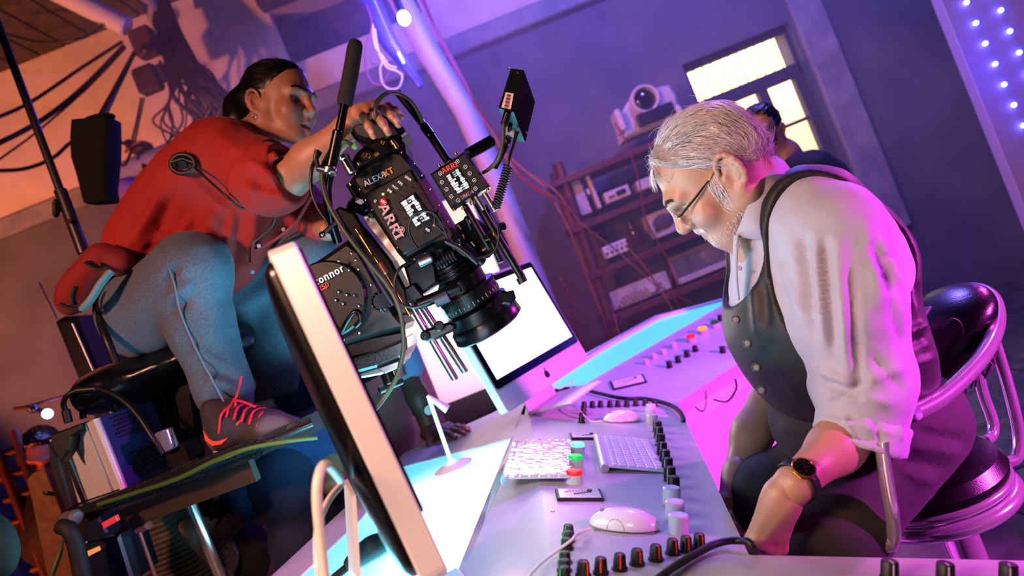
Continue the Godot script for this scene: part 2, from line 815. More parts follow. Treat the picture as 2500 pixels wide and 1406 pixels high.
func omni(called: String, at: Vector3, c: Color, energy: float, size: float, parent: Node3D = self) -> OmniLight3D:
	var l := OmniLight3D.new()
	l.name = called
	l.light_color = c
	l.light_energy = energy
	l.omni_range = 12.0
	l.omni_attenuation = 2.0
	l.light_size = size
	l.shadow_enabled = true
	l.position = at if parent == self else at - parent.position
	parent.add_child(l, true)
	return l


func area(called: String, t: Transform3D, size: Vector2, c: Color, energy: float) -> AreaLight3D:
	var l := AreaLight3D.new()
	l.name = called
	l.area_size = size
	l.light_color = c
	l.light_energy = energy
	l.area_range = 10.0
	l.area_attenuation = 2.0
	l.shadow_enabled = true
	l.transform = t
	add_child(l, true)
	return l


func materials() -> void:
	rough_mat("lower_wall_paint", Color(0.3, 0.3, 0.32), Color(0.37, 0.37, 0.38), 0.5, 0.006, 0.75, 1.0)
	rough_mat("cream_plaster", Color(0.74, 0.68, 0.6), Color(0.84, 0.78, 0.71), 0.5, 0.008, 0.85, 1.5)
	rough_mat("grey_plaster", Color(0.42, 0.42, 0.44), Color(0.56, 0.55, 0.55), 0.7, 0.01, 0.7, 1.5)
	rough_mat("old_plank", Color(0.2, 0.17, 0.12), Color(0.34, 0.29, 0.2), 1.2, 0.012, 0.8, 1.0)
	rough_mat("floor_concrete", Color(0.2, 0.19, 0.2), Color(0.36, 0.35, 0.36), 0.8, 0.012, 0.5, 2.0)
	mat("white_paint", Color(0.8, 0.78, 0.78), 0.55)
	mat("black_metal", Color(0.025, 0.025, 0.028), 0.36, 0.3)
	mat("black_plastic", Color(0.03, 0.03, 0.035), 0.5)
	mat("black_rubber", Color(0.025, 0.025, 0.028), 0.7)
	mat("satin_black", Color(0.03, 0.03, 0.034), 0.28, 0.4)
	mat("chrome", Color(0.88, 0.87, 0.9), 0.14, 0.82)
	mat("brushed_steel", Color(0.7, 0.7, 0.72), 0.28, 1.0)
	mat("aluminium", Color(0.82, 0.82, 0.84), 0.4, 0.2)
	mat("brass", Color(0.8, 0.6, 0.3), 0.25, 1.0)
	mat("brown_wood", Color(0.3, 0.12, 0.07), 0.6)
	mat("shiny_bolt", Color(0.8, 0.8, 0.8), 0.2, 1.0)
	mat("red_wire", Color(0.45, 0.09, 0.08), 0.5)
	mat("pink_wire", Color(0.55, 0.3, 0.26), 0.5)
	mat("grey_wire", Color(0.45, 0.42, 0.4), 0.5)
	mat("white_wire", Color(0.85, 0.83, 0.82), 0.4)
	mat("dark_wire", Color(0.03, 0.03, 0.035), 0.45)
	mat("shirt_button", Color(0.6, 0.62, 0.7), 0.3)
	mat("black_hair", Color(0.012, 0.008, 0.008), 0.38)
	mat("print_white", Color(0.9, 0.9, 0.9), 0.5)


func setting() -> void:
	var zb := -5.1
	var box := func(m: MB, x0: float, x1: float, y0: float, y1: float, z0: float, z1: float, bev := 0.0) -> void:
		m.box(Transform3D(Basis(), Vector3((x0 + x1) / 2, (y0 + y1) / 2, (z0 + z1) / 2)), Vector3(x1 - x0, y1 - y0, z1 - z0), bev)
	var wx0 := 1.8
	var wx1 := 2.66
	var m := MB.new()
	box.call(m, -4.5, wx0, 0.0, 3.12, zb - 0.3, zb)
	box.call(m, wx1, 4.3, 0.0, 3.12, zb - 0.3, zb)
	box.call(m, wx0, wx1, 0.0, 0.72, zb - 0.3, zb)
	box.call(m, wx0, wx1, 2.42, 3.12, zb - 0.3, zb)
	struct("wall_back", m, mats["lower_wall_paint"], "back wall painted grey below the ledge")
	m = MB.new()
	box.call(m, -4.5, -0.92, 3.12, 4.3, zb - 0.3, zb)
	box.call(m, 0.15, 4.3, 3.12, 4.3, zb - 0.3, zb)
	box.call(m, -0.92, 0.15, 3.12, 3.51, zb - 0.3, zb)
	box.call(m, -0.92, 0.15, 3.94, 4.3, zb - 0.3, zb)
	struct("wall_back", m, mats["cream_plaster"], "cream upper part of the back wall above the ledge")
	m = MB.new()
	box.call(m, -4.5, 4.3, 3.1, 3.24, zb - 0.01, zb + 0.07, 0.012)
	struct("trim_1", m, mats["grey_plaster"], "plaster ledge running along the back wall")
	# ventilator recess with its sunshade
	m = MB.new()
	box.call(m, -0.95, 0.18, 3.94, 4.0, zb - 0.28, zb + 0.14, 0.01)
	box.call(m, -0.92, 0.15, 3.51, 3.94, zb - 0.3, zb - 0.27)
	box.call(m, -0.92, -0.78, 3.51, 3.94, zb - 0.27, zb - 0.12, 0.01)
	struct("window_2", m, mats["old_plank"], "dark boarded ventilator opening high in the wall")
	m = MB.new()
	box.call(m, -4.5, -4.2, 0.0, 4.3, zb, 1.8)
	struct("wall_left", m, mats["lower_wall_paint"])
	m = MB.new()
	box.call(m, 4.0, 4.3, 0.0, 4.3, zb, 1.8)
	struct("wall_right", m, mats["lower_wall_paint"])
	m = MB.new()
	box.call(m, -4.5, 4.3, 0.0, 4.3, 1.8, 2.1)
	struct("wall_front", m, mats["lower_wall_paint"])
	m = MB.new()
	box.call(m, -4.5, 4.3, -0.2, -0.012, zb - 0.3, 2.1)
	var floor_ := struct("floor", m, mats["floor_concrete"])
	for i in 9:
		for j in 8:
			var s := MB.new()
			box.call(s, -4.2 + i * 0.92, -4.2 + (i + 1) * 0.92 - 0.012, -0.012, 0.0, zb + j * 0.84, zb + (j + 1) * 0.84 - 0.012, 0.004)
			part("floor_slab", s, mats["floor_concrete"], floor_)
	m = MB.new()
	box.call(m, -4.5, 4.3, 4.3, 4.5, zb - 0.3, 2.1)
	var ceil := struct("ceiling", m, mats["old_plank"])
	for i in 22:
		var s := MB.new()
		box.call(s, -4.2 + i * 0.2, -4.2 + i * 0.2 + 0.19, 4.27, 4.3, zb, -2.0, 0.006)
		part("plank", s, mats["old_plank"], ceil)
	# the window: transom of eleven panes and two casements
	m = MB.new()
	var zf := zb - 0.12
	for f in [[wx0, 1.845, 0.72, 2.42], [2.635, wx1, 0.72, 2.42], [wx0, wx1, 2.375, 2.42], [wx0, wx1, 2.03, 2.13], [wx0, wx1, 0.72, 0.8], [1.9, 1.96, 0.8, 2.03], [2.29, 2.365, 0.8, 2.03], [2.585, 2.635, 0.8, 2.03]]:
		box.call(m, f[0], f[1], f[2], f[3], zf - 0.04, zf + 0.04, 0.005)
	var win := struct("window_1", m, mat("dark_frame", Color(0.2, 0.19, 0.2), 0.6), "window with a barred transom, daylight behind it")
	var bars := MB.new()
	for i in 10:
		var x := 1.845 + 0.79 * (i + 1 - 0.15) / 11.0
		var b := MB.new()
		b.cyl(Vector3(x, 2.13, zf), Vector3(x, 2.375, zf), 0.006, 8)
		part("bar", b, mats["dark_frame"], win)
	for y in [1.71, 1.43, 1.12]:
		var b := MB.new()
		box.call(b, 2.365, 2.585, y - 0.014, y + 0.014, zf - 0.015, zf + 0.015, 0.004)
		part("glazing_bar", b, mats["dark_frame"], win)
	for q in [1.43, 0.95]:
		var b := MB.new()
		box.call(b, 1.96, 2.29, q - 0.014, q + 0.014, zf - 0.015, zf + 0.015, 0.004)
		part("glazing_bar", b, mats["dark_frame"], win)
	var glass := mat("window_glass", Color(0.98, 0.96, 0.9, 0.06), 0.05, 0.0, {"transparency": BaseMaterial3D.TRANSPARENCY_ALPHA})
	for f in [[1.845, 2.635, 2.13, 2.375], [1.96, 2.29, 0.8, 2.03], [2.365, 2.585, 0.8, 2.03]]:
		var b := MB.new()
		box.call(b, f[0], f[1], f[2], f[3], zf - 0.012, zf - 0.008)
		part("pane", b, glass, win)
	# sunlit yard wall outside, seen through the panes
	m = MB.new()
	box.call(m, 0.4, 4.6, 0.0, 4.0, -7.0, -6.8)
	struct("wall_outside", m, mat("yard_wall", Color(0.95, 0.88, 0.72), 0.9))
	m = MB.new()
	box.call(m, 0.4, 4.6, -0.2, 0.0, -7.0, -5.4)
	struct("ground", m, mats["floor_concrete"])
	var yard := spot("yard_floodlight", Vector3(2.9, 3.6, -5.8), Vector3(2.2, 1.9, -6.9), Color(1.0, 0.93, 0.76), 26.0, 75, 0.2)
	# a low bright opening far off under the dolly
	m = MB.new()
	box.call(m, -2.62, -2.18, 0.38, 0.8, zb, zb + 0.03, 0.004)
	var low := struct("window_3", m, mats["dark_frame"], "small bright window low on the back wall")
	for i in 3:
		m = MB.new()
		box.call(m, -2.58 + i * 0.13, -2.48 + i * 0.13, 0.42, 0.62 + 0.06 * i, zb + 0.03, zb + 0.036)
		part("pane", m, glow("sunlit_pane", Color(1.0, 0.72, 0.32), 1.3), low)
	# plastered jamb right of the window
	m = MB.new()
	box.call(m, 2.68, 2.92, 0.68, 3.1, zb, zb + 0.06, 0.01)
	struct("trim_2", m, mats["grey_plaster"], "plain plaster jamb right of the window")


func haze() -> void:
	# stage smoke hanging at the back of the room
	var f := FogVolume.new()
	f.name = "haze"
	f.shape = RenderingServer.FOG_VOLUME_SHAPE_BOX
	f.size = Vector3(5.6, 3.7, 1.75)
	f.position = Vector3(1.15, 2.1, -4.15)
	var fm := FogMaterial.new()
	fm.density = 0.075
	fm.albedo = Color(0.86, 0.87, 0.96)
	f.material = fm
	f.set_meta("kind", "stuff")
	f.set_meta("label", "bluish stage haze hanging before the back wall")
	f.set_meta("category", "haze")
	add_child(f)


# an upright box that shows w by h pixels of front at a pixel, d metres away and deep metres thick
func lbox(m: MB, x: float, y: float, d: float, w: float, h: float, deep: float, bev := 0.004, turn := 0.0) -> Transform3D:
	var t := Transform3D(Basis(Vector3.UP, turn), P(x, y, d))
	m.box(t, Vector3(w * d / F, h * d / F, deep), bev)
	return t


func wire(m: MB, pts: Array, r: float, per := 6, sides := 6) -> void:
	m.tube(spline(PP(pts), per), r, sides)


func background() -> void:
	# ---- the rack
	var dz := 4.6
	var wood: Material = rough_mat("rack_wood", Color(0.24, 0.09, 0.06), Color(0.4, 0.17, 0.11), 2.0, 0.02, 0.6)
	var rack := thing("shelf_rack", "brown wooden shelf rack crowded with old electronics and hanging wires", "shelf", Vector3(0.95, 0, -4.75))
	var fl := P(1360, 398, dz)
	var m := MB.new()
	for e in [[0.0, 0.0], [0.0, -0.34]]:
		m = MB.new()
		var up := fl + Vector3(0, 0, e[1])
		m.tube([Vector3(up.x - 0.1, 0, up.z), up], 0.04, 4)
		part("upright", m, wood, rack)
	for e in [0.0, -0.34]:
		m = MB.new()
		m.tube([Vector3(1.52, 0, fl.z + e), Vector3(1.56, fl.y, fl.z + e)], 0.04, 4)
		part("upright", m, wood, rack)
	var shelf_y := [1.905, 1.575, 1.245, 0.925, 0.5]
	for y: float in shelf_y:
		m = MB.new()
		m.box(Transform3D(Basis(), Vector3(1.03, y - 0.02, -4.75)), Vector3(1.08, 0.045, 0.42), 0.005)
		part("shelf_board", m, wood, rack)
	var pale: Material = rough_mat("old_case_paint", Color(0.66, 0.6, 0.58), Color(0.78, 0.72, 0.7), 3.0, 0.02, 0.5)
	var dark := mat("rack_dark", Color(0.06, 0.05, 0.06), 0.4)
	# projector
	var pj := thing("slide_projector", "pale projector with a round lens on top of the shelf rack", "projector", Vector3(1.3, 1.905, -4.7))
	m = MB.new()
	m.prism(Transform3D(Basis(), P(1582, 268, 4.62) - Vector3(0, 0, 0.1)), PackedVector2Array([Vector2(-0.23, -0.13), Vector2(0.19, -0.13), Vector2(0.21, 0.02), Vector2(0.19, 0.1), Vector2(0.08, 0.12), Vector2(-0.08, 0.12), Vector2(-0.2, 0.03)]), 0.26, 0.02)
	part("body", m, pale, pj)
	var lc := P(1573, 245, 4.58)
	m = MB.new()
	m.lathe(MB.along(lc + Vector3(0, 0, -0.02), lc + Vector3(0, 0, 0.1)), [Vector2(0.098, 0), Vector2(0.098, 0.06), Vector2(0.088, 0.075), Vector2(0.078, 0.07), Vector2(0.074, 0.0), Vector2(0, 0.0)], 32)
	part("lens_tube", m, pale, pj)
	m = MB.new()
	m.ball(Transform3D(Basis(), lc + Vector3(0, 0, 0.0)), Vector3(0.07, 0.07, 0.03), 20)
	part("lens", m, mat("dark_glass", Color(0.03, 0.03, 0.05), 0.08), pj)
	m = MB.new()
	lbox(m, 1600, 280, 4.54, 92, 30, 0.06)
	part("front_slot", m, dark, pj)
	for q in [[1510, 300], [1655, 290]]:
		m = MB.new()
		lbox(m, q[0], q[1], 4.6, 14, 54, 0.2, 0.01)
		part("side_cheek", m, pale, pj)
	# upright boxes and panels
	var add_box := func(called: String, label: String, cat: String, x: float, y: float, w: float, h: float, deep: float, mt: Material) -> Node3D:
		var b := MB.new()
		var d := 4.62
		var o := thing(called, label, cat, P(x, y, d) - Vector3(0, h * d / F / 2, deep / 2))
		b.box(Transform3D(Basis(), P(x, y, d) - Vector3(0, 0, deep / 2)), Vector3(w * d / F, h * d / F, deep), 0.006)
		part("body", b, mt, o)
		return o
	var face := func(o: Node3D, called: String, x: float, y: float, w: float, h: float, mt: Material, deep := 0.012) -> void:
		var b := MB.new()
		lbox(b, x, y, 4.615, w, h, deep, 0.002)
		part(called, b, mt, o)
	var o = add_box.call("box_file", "pair of pale upright box files at the left end of the rack", "box file", 1411, 474, 34, 107, 0.3, pale)
	face.call(o, "spine_gap", 1398, 476, 4, 104, dark)
	face.call(o, "finger_latch", 1436, 468, 6, 14, pale)
	add_box.call("white_panel", "thin pale panel leaning upright beside the box files", "panel", 1447, 459, 9, 104, 0.25, pale)
	o = add_box.call("radio", "small pale radio on the second shelf of the rack", "radio", 1508, 473, 64, 27, 0.18, pale)
	face.call(o, "dial", 1516, 469, 24, 12, dark)
	for k in 3:
		face.call(o, "radio_knob", 1488 + k * 5, 482 - k * 2, 4, 4, dark, 0.03)
	add_box.call("instrument_case", "plain pale instrument case behind the grey haired man's forehead", "case", 1580, 446, 48, 26, 0.2, pale)
	o = add_box.call("speaker_radio", "pale set with an oval loudspeaker grille on the third shelf", "radio", 1632, 538, 96, 62, 0.2, pale)
	var gc := P(1619, 540, 4.61)
	m = MB.new()
	m.ball(Transform3D(Basis(), gc), Vector3(0.075, 0.05, 0.014), 24)
	part("speaker_grille", m, mat("grille_cloth", Color(0.3, 0.25, 0.24), 0.9), o)
	for q in [[1603, 562], [1660, 527], [1664, 540], [1668, 553]]:
		m = MB.new()
		m.cyl(P(q[0], q[1], 4.63), P(q[0], q[1], 4.58), 0.013, 12, 0.003)
		part("tuning_knob", m, dark, o)
	o = add_box.call("switch_box", "small bright white switch box with black sockets on the rack", "switch box", 1504, 607, 64, 30, 0.12, mats["white_paint"])
	for k in 5:
		face.call(o, "socket", 1482 + k * 12, 620 - k * 4.8, 6, 6, dark)
		face.call(o, "toggle_switch", 1484 + k * 11, 607 - k * 4.4, 3, 4, dark, 0.03)
	o = add_box.call("relay_unit", "little dark unit with a round eye at the left end of the third shelf", "device", 1444, 637, 26, 22, 0.15, mat("grey_case", Color(0.3, 0.28, 0.28), 0.5))
	m = MB.new()
	m.ball(Transform3D(Basis(), P(1447, 635, 4.6)), Vector3(0.02, 0.02, 0.02), 14)
	part("glass_eye", m, mats["dark_glass"], o)
	o = thing("glass_jar", "dark glass jar with an amber glint on the third shelf", "jar", T(1558, 592, 1.245) * 0 + P(1560, 598, 4.6))
	m = MB.new()
	m.lathe(Transform3D(Basis(), P(1560, 600, 4.6)), [Vector2(0, 0), Vector2(0.045, 0), Vector2(0.055, 0.03), Vector2(0.055, 0.1), Vector2(0.03, 0.13), Vector2(0.03, 0.16), Vector2(0, 0.16)], 20)
	part("glass", m, mat("amber_glass", Color(0.25, 0.12, 0.04), 0.05), o)
	m = MB.new()
	m.cyl(P(1560, 600, 4.6) + Vector3(0, 0.16, 0), P(1560, 600, 4.6) + Vector3(0, 0.18, 0), 0.034, 16, 0.004)
	part("cap", m, dark, o)
	o = add_box.call("mixer_panel", "wide pale panel of buttons and one big knob on the lowest visible shelf", "mixer", 1562, 710, 154, 46, 0.25, pale)
	for i in 9:
		for j in 3:
			face.call(o, "push_button", 1513 + i * 11 + j * 4, 742 - i * 4.4 - j * 10 + 4, 5, 5, mat("button_cream", Color(0.6, 0.5, 0.48), 0.5), 0.02)
	m = MB.new()
	m.cyl(P(1592, 705, 4.64), P(1592, 705, 4.56), 0.028, 20, 0.005)
	part("big_knob", m, pale, o)
	o = thing("glass_display_case", "framed case with a dark window above a pale control strip", "display case", P(1715, 668, 4.62))
	m = MB.new()
	lbox(m, 1708, 636, 4.74, 142, 68, 0.2)
	part("body", m, mat("case_brown", Color(0.12, 0.07, 0.06), 0.5), o)
	for q in [[1698, 609, 142, 5], [1644, 664, 6, 68], [1770, 612, 6, 68]]:
		face.call(o, "case_frame", q[0], q[1], q[2], q[3], mat("frame_rose", Color(0.55, 0.36, 0.34), 0.5), 0.03)
	face.call(o, "control_strip", 1719, 663, 134, 13, pale, 0.05)
	m = MB.new()
	m.ball(Transform3D(Basis(), P(1728, 622, 4.68)), Vector3(0.09, 0.08, 0.06), 16)
	part("coil", m, mat("coil_varnish", Color(0.4, 0.24, 0.14), 0.4), o)
	m = MB.new()
	lbox(m, 1704, 633, 4.6, 132, 62, 0.004, 0.0)
	part("pane", m, mats["window_glass"], o)
	# ---- wires looping about the rack
	var loops := [
		[[1500, 300, 4.3], [1528, 345, 4.3], [1560, 440, 4.3], [1572, 520, 4.3], [1600, 580, 4.3]], [[1300, 425, 4.3], [1360, 470, 4.2], [1420, 545, 4.25], [1490, 600, 4.3], [1560, 660, 4.3], [1630, 725, 4.3]],
		[[1380, 480, 4.25], [1400, 545, 4.2], [1450, 585, 4.25], [1462, 630, 4.25], [1476, 700, 4.3]], [[1340, 470, 4.3], [1390, 560, 4.25], [1430, 670, 4.3], [1470, 770, 4.3], [1490, 830, 4.4]],
		[[1600, 580, 4.3], [1632, 640, 4.3], [1640, 700, 4.3], [1660, 750, 4.3], [1700, 770, 4.4]], [[1492, 740, 4.56], [1505, 790, 4.4], [1515, 820, 4.3], [1540, 850, 4.4]],
		[[1560, 620, 4.3], [1600, 690, 4.3], [1640, 715, 4.3], [1690, 740, 4.3]], [[1530, 600, 4.3], [1580, 660, 4.3], [1620, 720, 4.3], [1650, 770, 4.3]]]
	for i in loops.size():
		m = MB.new()
		wire(m, loops[i], 0.0048)
		single("wire", m, mats["red_wire"] if i % 2 == 0 else mats["pink_wire"], ["red wire falling from the projector past the shelves", "pink wire sagging across the rack from the leaning post", "red wire looping down the left upright to the mixer panel", "pink wire running down the rack's left upright to the floor", "red wire hanging below the speaker set", "short pink wire dangling below the mixer panel", "red wire crossing the display case's lower corner", "pink wire crossing in front of the mixer panel"][i], "wire", "wires on the rack")
	# dry branch with little coloured bulbs beside the rack
	o = thing("pepper_string", "string of small red bulbs hanging left of the rack", "string lights", P(1390, 760, 4.4))
	m = MB.new()
	wire(m, [[1372, 680, 4.4], [1385, 720, 4.4], [1400, 780, 4.4], [1422, 850, 4.4], [1546, 1150, 4.4]], 0.004)
	part("cord", m, mats["dark_wire"], o)
	for i in 14:
		m = MB.new()
		m.ball(Transform3D(Basis(), P(1372 + i * 3.8 + (i % 3) * 3, 682 + i * 13, 4.38)), Vector3(0.011, 0.014, 0.011), 8)
		part("small_bulb", m, mat("dull_red_bulb", Color(0.5, 0.12, 0.1), 0.3), o)
	# ---- leaning white post and the wires taped along it
	m = MB.new()
	m.tube(PP([[930, -90, 4.4], [1042, 120, 4.4], [1135, 268, 4.4], [1195, 400, 4.4], [1290, 640, 4.4], [1372, 850, 4.4]]), 0.075, 4)
	single("leaning_post", m, mats["white_paint"], "white leaning post below the bright blue lamp", "post")
	var taped := [[[1020, -20, 4.25], [1062, 70, 4.2], [1120, 180, 4.2], [1190, 300, 4.2], [1262, 420, 4.2], [1350, 480, 4.25]], [[1035, 0, 4.2], [1090, 130, 4.2], [1150, 235, 4.2], [1205, 320, 4.2], [1280, 440, 4.2], [1380, 500, 4.2]], [[1060, 60, 4.2], [1140, 210, 4.15], [1160, 260, 4.15], [1215, 340, 4.15], [1240, 380, 4.2], [1330, 455, 4.2]]]
	for i in 3:
		m = MB.new()
		wire(m, taped[i], 0.008)
		single("wire", m, [mats["pink_wire"], mats["red_wire"], mats["pink_wire"]][i], ["outer pink wire taped down the leaning white post", "red wire taped down the leaning white post", "inner pink wire twisting down the leaning white post"][i], "wire", "wires along the leaning post")
	# ---- the blue lamp and its housing
	o = thing("blue_lamp", "glaring blue bulb lamp hanging near the top of the picture", "lamp", P(985, 20, 3.7))
	var lp := P(986, 44, 3.7)
	m = MB.new()
	m.ball(Transform3D(Basis(), lp), Vector3(0.034, 0.04, 0.034), 20)
	part("bulb", m, glow("blue_bulb_glow", Color(0.55, 0.8, 1.0), 40.0), o)
	m = MB.new()
	m.cyl(lp + Vector3(0, 0.035, 0), lp + Vector3(0, 0.12, 0), 0.022, 14, 0.004)
	m.cyl(lp + Vector3(0, 0.1, 0), lp + Vector3(0, 1.2, 0), 0.006, 8)
	part("lamp_holder", m, mats["black_plastic"], o)
	omni("bulb_light", lp, Color(0.32, 0.2, 1.0), 1.8, 0.06, o)
	o = thing("tube_fitting", "long dark blue curved fitting hanging below the blue lamp", "light fitting", P(950, 100, 3.6))
	var spine := spline(PP([[862, -80, 3.95], [905, 10, 3.95], [945, 95, 3.95], [985, 150, 3.95], [1028, 212, 3.95]]), 8)
	var rr := []
	for i in spine.size():
		var u := float(i) / (spine.size() - 1)
		rr.append(lerpf(0.085, 0.02, pow(u, 1.5)))
	m = MB.new()
	m.tube(spine, rr, 16, true, 0.85)
	part("housing", m, mat("blue_black_gloss", Color(0.3, 0.3, 0.7), 0.3), o)
	m = MB.new()
	m.tube(spline(PP([[972, 128, 3.86], [980, 143, 3.86], [986, 155, 3.86]]), 4), 0.008, 8)
	part("lit_tube", m, glow("tube_glow", Color(0.3, 0.55, 1.0), 3.0), o)
	var hang := [[[893, 10, 3.88], [908, 60, 3.88], [893, 130, 3.88], [900, 190, 3.88], [930, 208, 3.88], [950, 180, 3.88]], [[915, 70, 3.88], [925, 130, 3.88], [945, 165, 3.88], [965, 172, 3.88], [982, 185, 3.88], [975, 212, 3.88], [955, 218, 3.88], [935, 205, 3.88], [928, 170, 3.88], [935, 150, 3.88]], [[910, 60, 3.88], [915, 110, 3.88], [935, 140, 3.88], [950, 160, 3.88], [968, 165, 3.88]], [[905, 80, 3.88], [915, 125, 3.88], [905, 150, 3.88], [925, 155, 3.88]]]
	for i in 4:
		m = MB.new()
		wire(m, hang[i], 0.006)
		single("lamp_wire", m, [mats["pink_wire"], mats["white_wire"], mats["white_wire"], mats["grey_wire"]][i], ["pink wire loop hanging from the dark blue fitting", "white wire hanging in a big loop under the fitting", "white wire bunched close to the dark blue fitting", "grey wire curling behind the white loop"][i], "wire", "wires under the blue fitting")
	# ---- wall of blue lights at the right
	o = thing("set_panel", "tall lavender set panel studded with small blue lights", "panel", Vector3(2.85, 0, -3.0))
	m = MB.new()
	m.box(Transform3D(Basis(), Vector3(2.87, 1.7, -3.03)), Vector3(1.3, 3.4, 0.06), 0.004)
	part("board", m, mat("lavender_board", Color(0.72, 0.62, 0.8), 0.6), o)
	for q in [[2383, 56], [2406, 106], [2430, 156], [2452, 206], [2476, 256], [2444, 25], [2466, 76], [2489, 128], [2421, -22], [2360, 6], [2499, 306], [2512, 180]]:
		var c := P(q[0], q[1], 2.985)
		m = MB.new()
		m.ball(Transform3D(Basis(), c), Vector3(0.011, 0.011, 0.011), 12)
		part("led", m, glow("led_glow", Color(0.35, 0.4, 1.0), 16.0), o)
	omni("led_light", P(2440, 150, 2.8), Color(0.25, 0.2, 1.0), 0.12, 0.3, o)
	# ---- pipe, boxes and cables in the upper left
	m = MB.new()
	m.cyl(P(60, -60, 4.5), P(312, 66, 4.6), 0.07, 18, 0.01)
	single("pipe", m, mats["white_paint"], "thick white pipe under the ceiling at top left", "pipe")
	m = MB.new()
	m.cyl(P(345, -30, 4.7), P(400, 70, 4.8), 0.06, 14, 0.01)
	single("pipe", m, mats["grey_plaster"], "short grey pipe behind the knot of cables", "pipe")
	o = thing("junction_box", "rusty brown switch box hanging in the knot of cables", "junction box", P(365, 160, 4.6))
	m = MB.new()
	lbox(m, 362, 195, 4.6, 58, 66, 0.1, 0.02)
	part("lower_case", m, mat("rust_brown", Color(0.16, 0.08, 0.07), 0.7), o)
	m = MB.new()
	lbox(m, 355, 105, 4.6, 56, 70, 0.12, 0.02)
	part("upper_case", m, mat("rust_red", Color(0.26, 0.1, 0.09), 0.7), o)
	m = MB.new()
	m.ball(Transform3D(Basis(), P(356, 120, 4.5)), Vector3(0.04, 0.04, 0.03), 12)
	part("dark_gland", m, mats["black_plastic"], o)
	m = MB.new()
	lbox(m, 392, 180, 4.62, 26, 40, 0.08, 0.01)
	part("side_case", m, mats["rust_brown"], o)
	var cab := [
		[[10, 81, 4.4], [50, 93, 4.4], [106, 104, 4.4], [191, 96, 4.4], [230, 78, 4.5], [254, 58, 4.6]],
		[[-20, 292, 4.0], [74, 250, 4.2], [200, 165, 4.5], [298, 102, 4.7]], [[-20, 358, 4.0], [100, 295, 4.2], [205, 212, 4.5], [303, 112, 4.7]], [[-20, 402, 4.0], [90, 322, 4.2], [215, 213, 4.5], [306, 118, 4.7]],
		[[-20, 417, 3.9], [60, 412, 4.0], [130, 385, 4.1], [190, 340, 4.3], [285, 346, 4.5], [330, 360, 4.6]], [[246, 290, 2.3], [288, 207, 3.2], [328, 128, 4.4]], [[318, 362, 4.6], [335, 290, 4.65], [345, 238, 4.65]], [[326, 362, 4.6], [341, 290, 4.65], [352, 238, 4.65]],
		[[275, 372, 4.4], [302, 405, 4.4], [325, 360, 4.5], [345, 350, 4.55]]]
	var cab_say := ["black cable sagging under the ceiling boards at top left", "topmost of the black cables fanning out to the left edge", "thick black cable second from the top of the fan", "thin brown cable just under the second cable of the fan", "lowest black cable sagging behind the black cover", "black cable dropping from the knot to the black cover", "left of two thin cables hanging from the rusty box", "right of two thin cables hanging from the rusty box", "short black cable looping right of the black cover"]
	for i in cab.size():
		m = MB.new()
		wire(m, cab[i], [0.008, 0.012, 0.016, 0.007, 0.012, 0.014, 0.008, 0.007, 0.009][i])
		single("cable", m, mats["dark_wire"] if i != 3 else mat("brown_wire", Color(0.14, 0.06, 0.05), 0.6), cab_say[i], "cable", "cables at the upper left wall")
	o = thing("cable_bundle", "thick trunk of tangled black cables running down the wall behind the woman", "cable bundle", P(440, 140, 4.8))
	rng.seed = 11
	for i in 26:
		var u := i / 25.0
		var e := rng.randf()
		var pts := [[368 + 40 * u, -10, 4.75], [390 + 42 * u + rng.randf_range(-8, 8), 70, 4.7], [410 + 52 * u + rng.randf_range(-14, 14), 130 + 10 * e, 4.66], [436 + 66 * u + rng.randf_range(-22, 22), 205 - 20 * u, 4.6], [470 + 90 * u + rng.randf_range(-30, 30), 262 - 8 * u + rng.randf_range(-14, 14), 4.62], [430 + 190 * e, 330 + rng.randf_range(-20, 40), 4.8]]
		m = MB.new()
		wire(m, pts, rng.randf_range(0.008, 0.021), 5)
		part("cable", m, mats["dark_wire"] if i % 4 else mat("navy_wire", Color(0.03, 0.04, 0.1), 0.5), o)
	o = thing("loose_wires", "thin tangled wires hanging below the rusty box", "wires", P(420, 280, 4.7))
	for i in 11:
		var x := 395.0 + i * 9
		var pts := [[392 + rng.randf_range(-8, 10), 130 + i * 6, 4.7], [405 + i * 7 + rng.randf_range(-10, 10), 190 + rng.randf_range(-15, 15), 4.68], [x + rng.randf_range(-20, 20), 250, 4.68], [x + rng.randf_range(-24, 24), 300, 4.7], [430 + rng.randf_range(-30, 60), 350, 4.75]]
		m = MB.new()
		wire(m, pts, rng.randf_range(0.005, 0.009), 6)
		part("wire", m, mat("brown_wire", Color(0.14, 0.06, 0.05), 0.6), o)
	# clamp with clutter on the ledge
	o = thing("wall_clamp", "dark clamp with red taped wires on the wall ledge behind the black cover", "clamp", P(345, 365, 4.6))
	m = MB.new()
	lbox(m, 345, 362, 4.6, 46, 20, 0.1, 0.01)
	lbox(m, 320, 355, 4.6, 18, 26, 0.08, 0.01)
	part("jaw", m, mats["rust_brown"], o)
	m = MB.new()
	wire(m, [[345, 372, 4.55], [352, 405, 4.5], [372, 420, 4.5], [366, 398, 4.55]], 0.02)
	part("hook", m, mats["black_metal"], o)
	m = MB.new()
	wire(m, [[305, 372, 4.5], [318, 360, 4.5], [330, 350, 4.5], [345, 345, 4.5]], 0.009)
	part("red_tape", m, mats["red_wire"], o)
	m = MB.new()
	m.cyl(P(262, 440, 4.5), P(425, 372, 4.6), 0.075, 12, 0.01)
	single("pipe", m, mats["grey_plaster"], "grey pipe lying on the ledge left of the woman's shoulder", "pipe")
	m = MB.new()
	m.ball(Transform3D(Basis(U_, -R_, ZB), P(308, 462, 4.5)), Vector3(0.08, 0.13, 0.07), 14)
	single("cloth_bundle", m, mat("violet_cloth", Color(0.4, 0.3, 0.6), 0.9), "violet cloth bundle tied under the pipe beside the woman's back", "cloth")
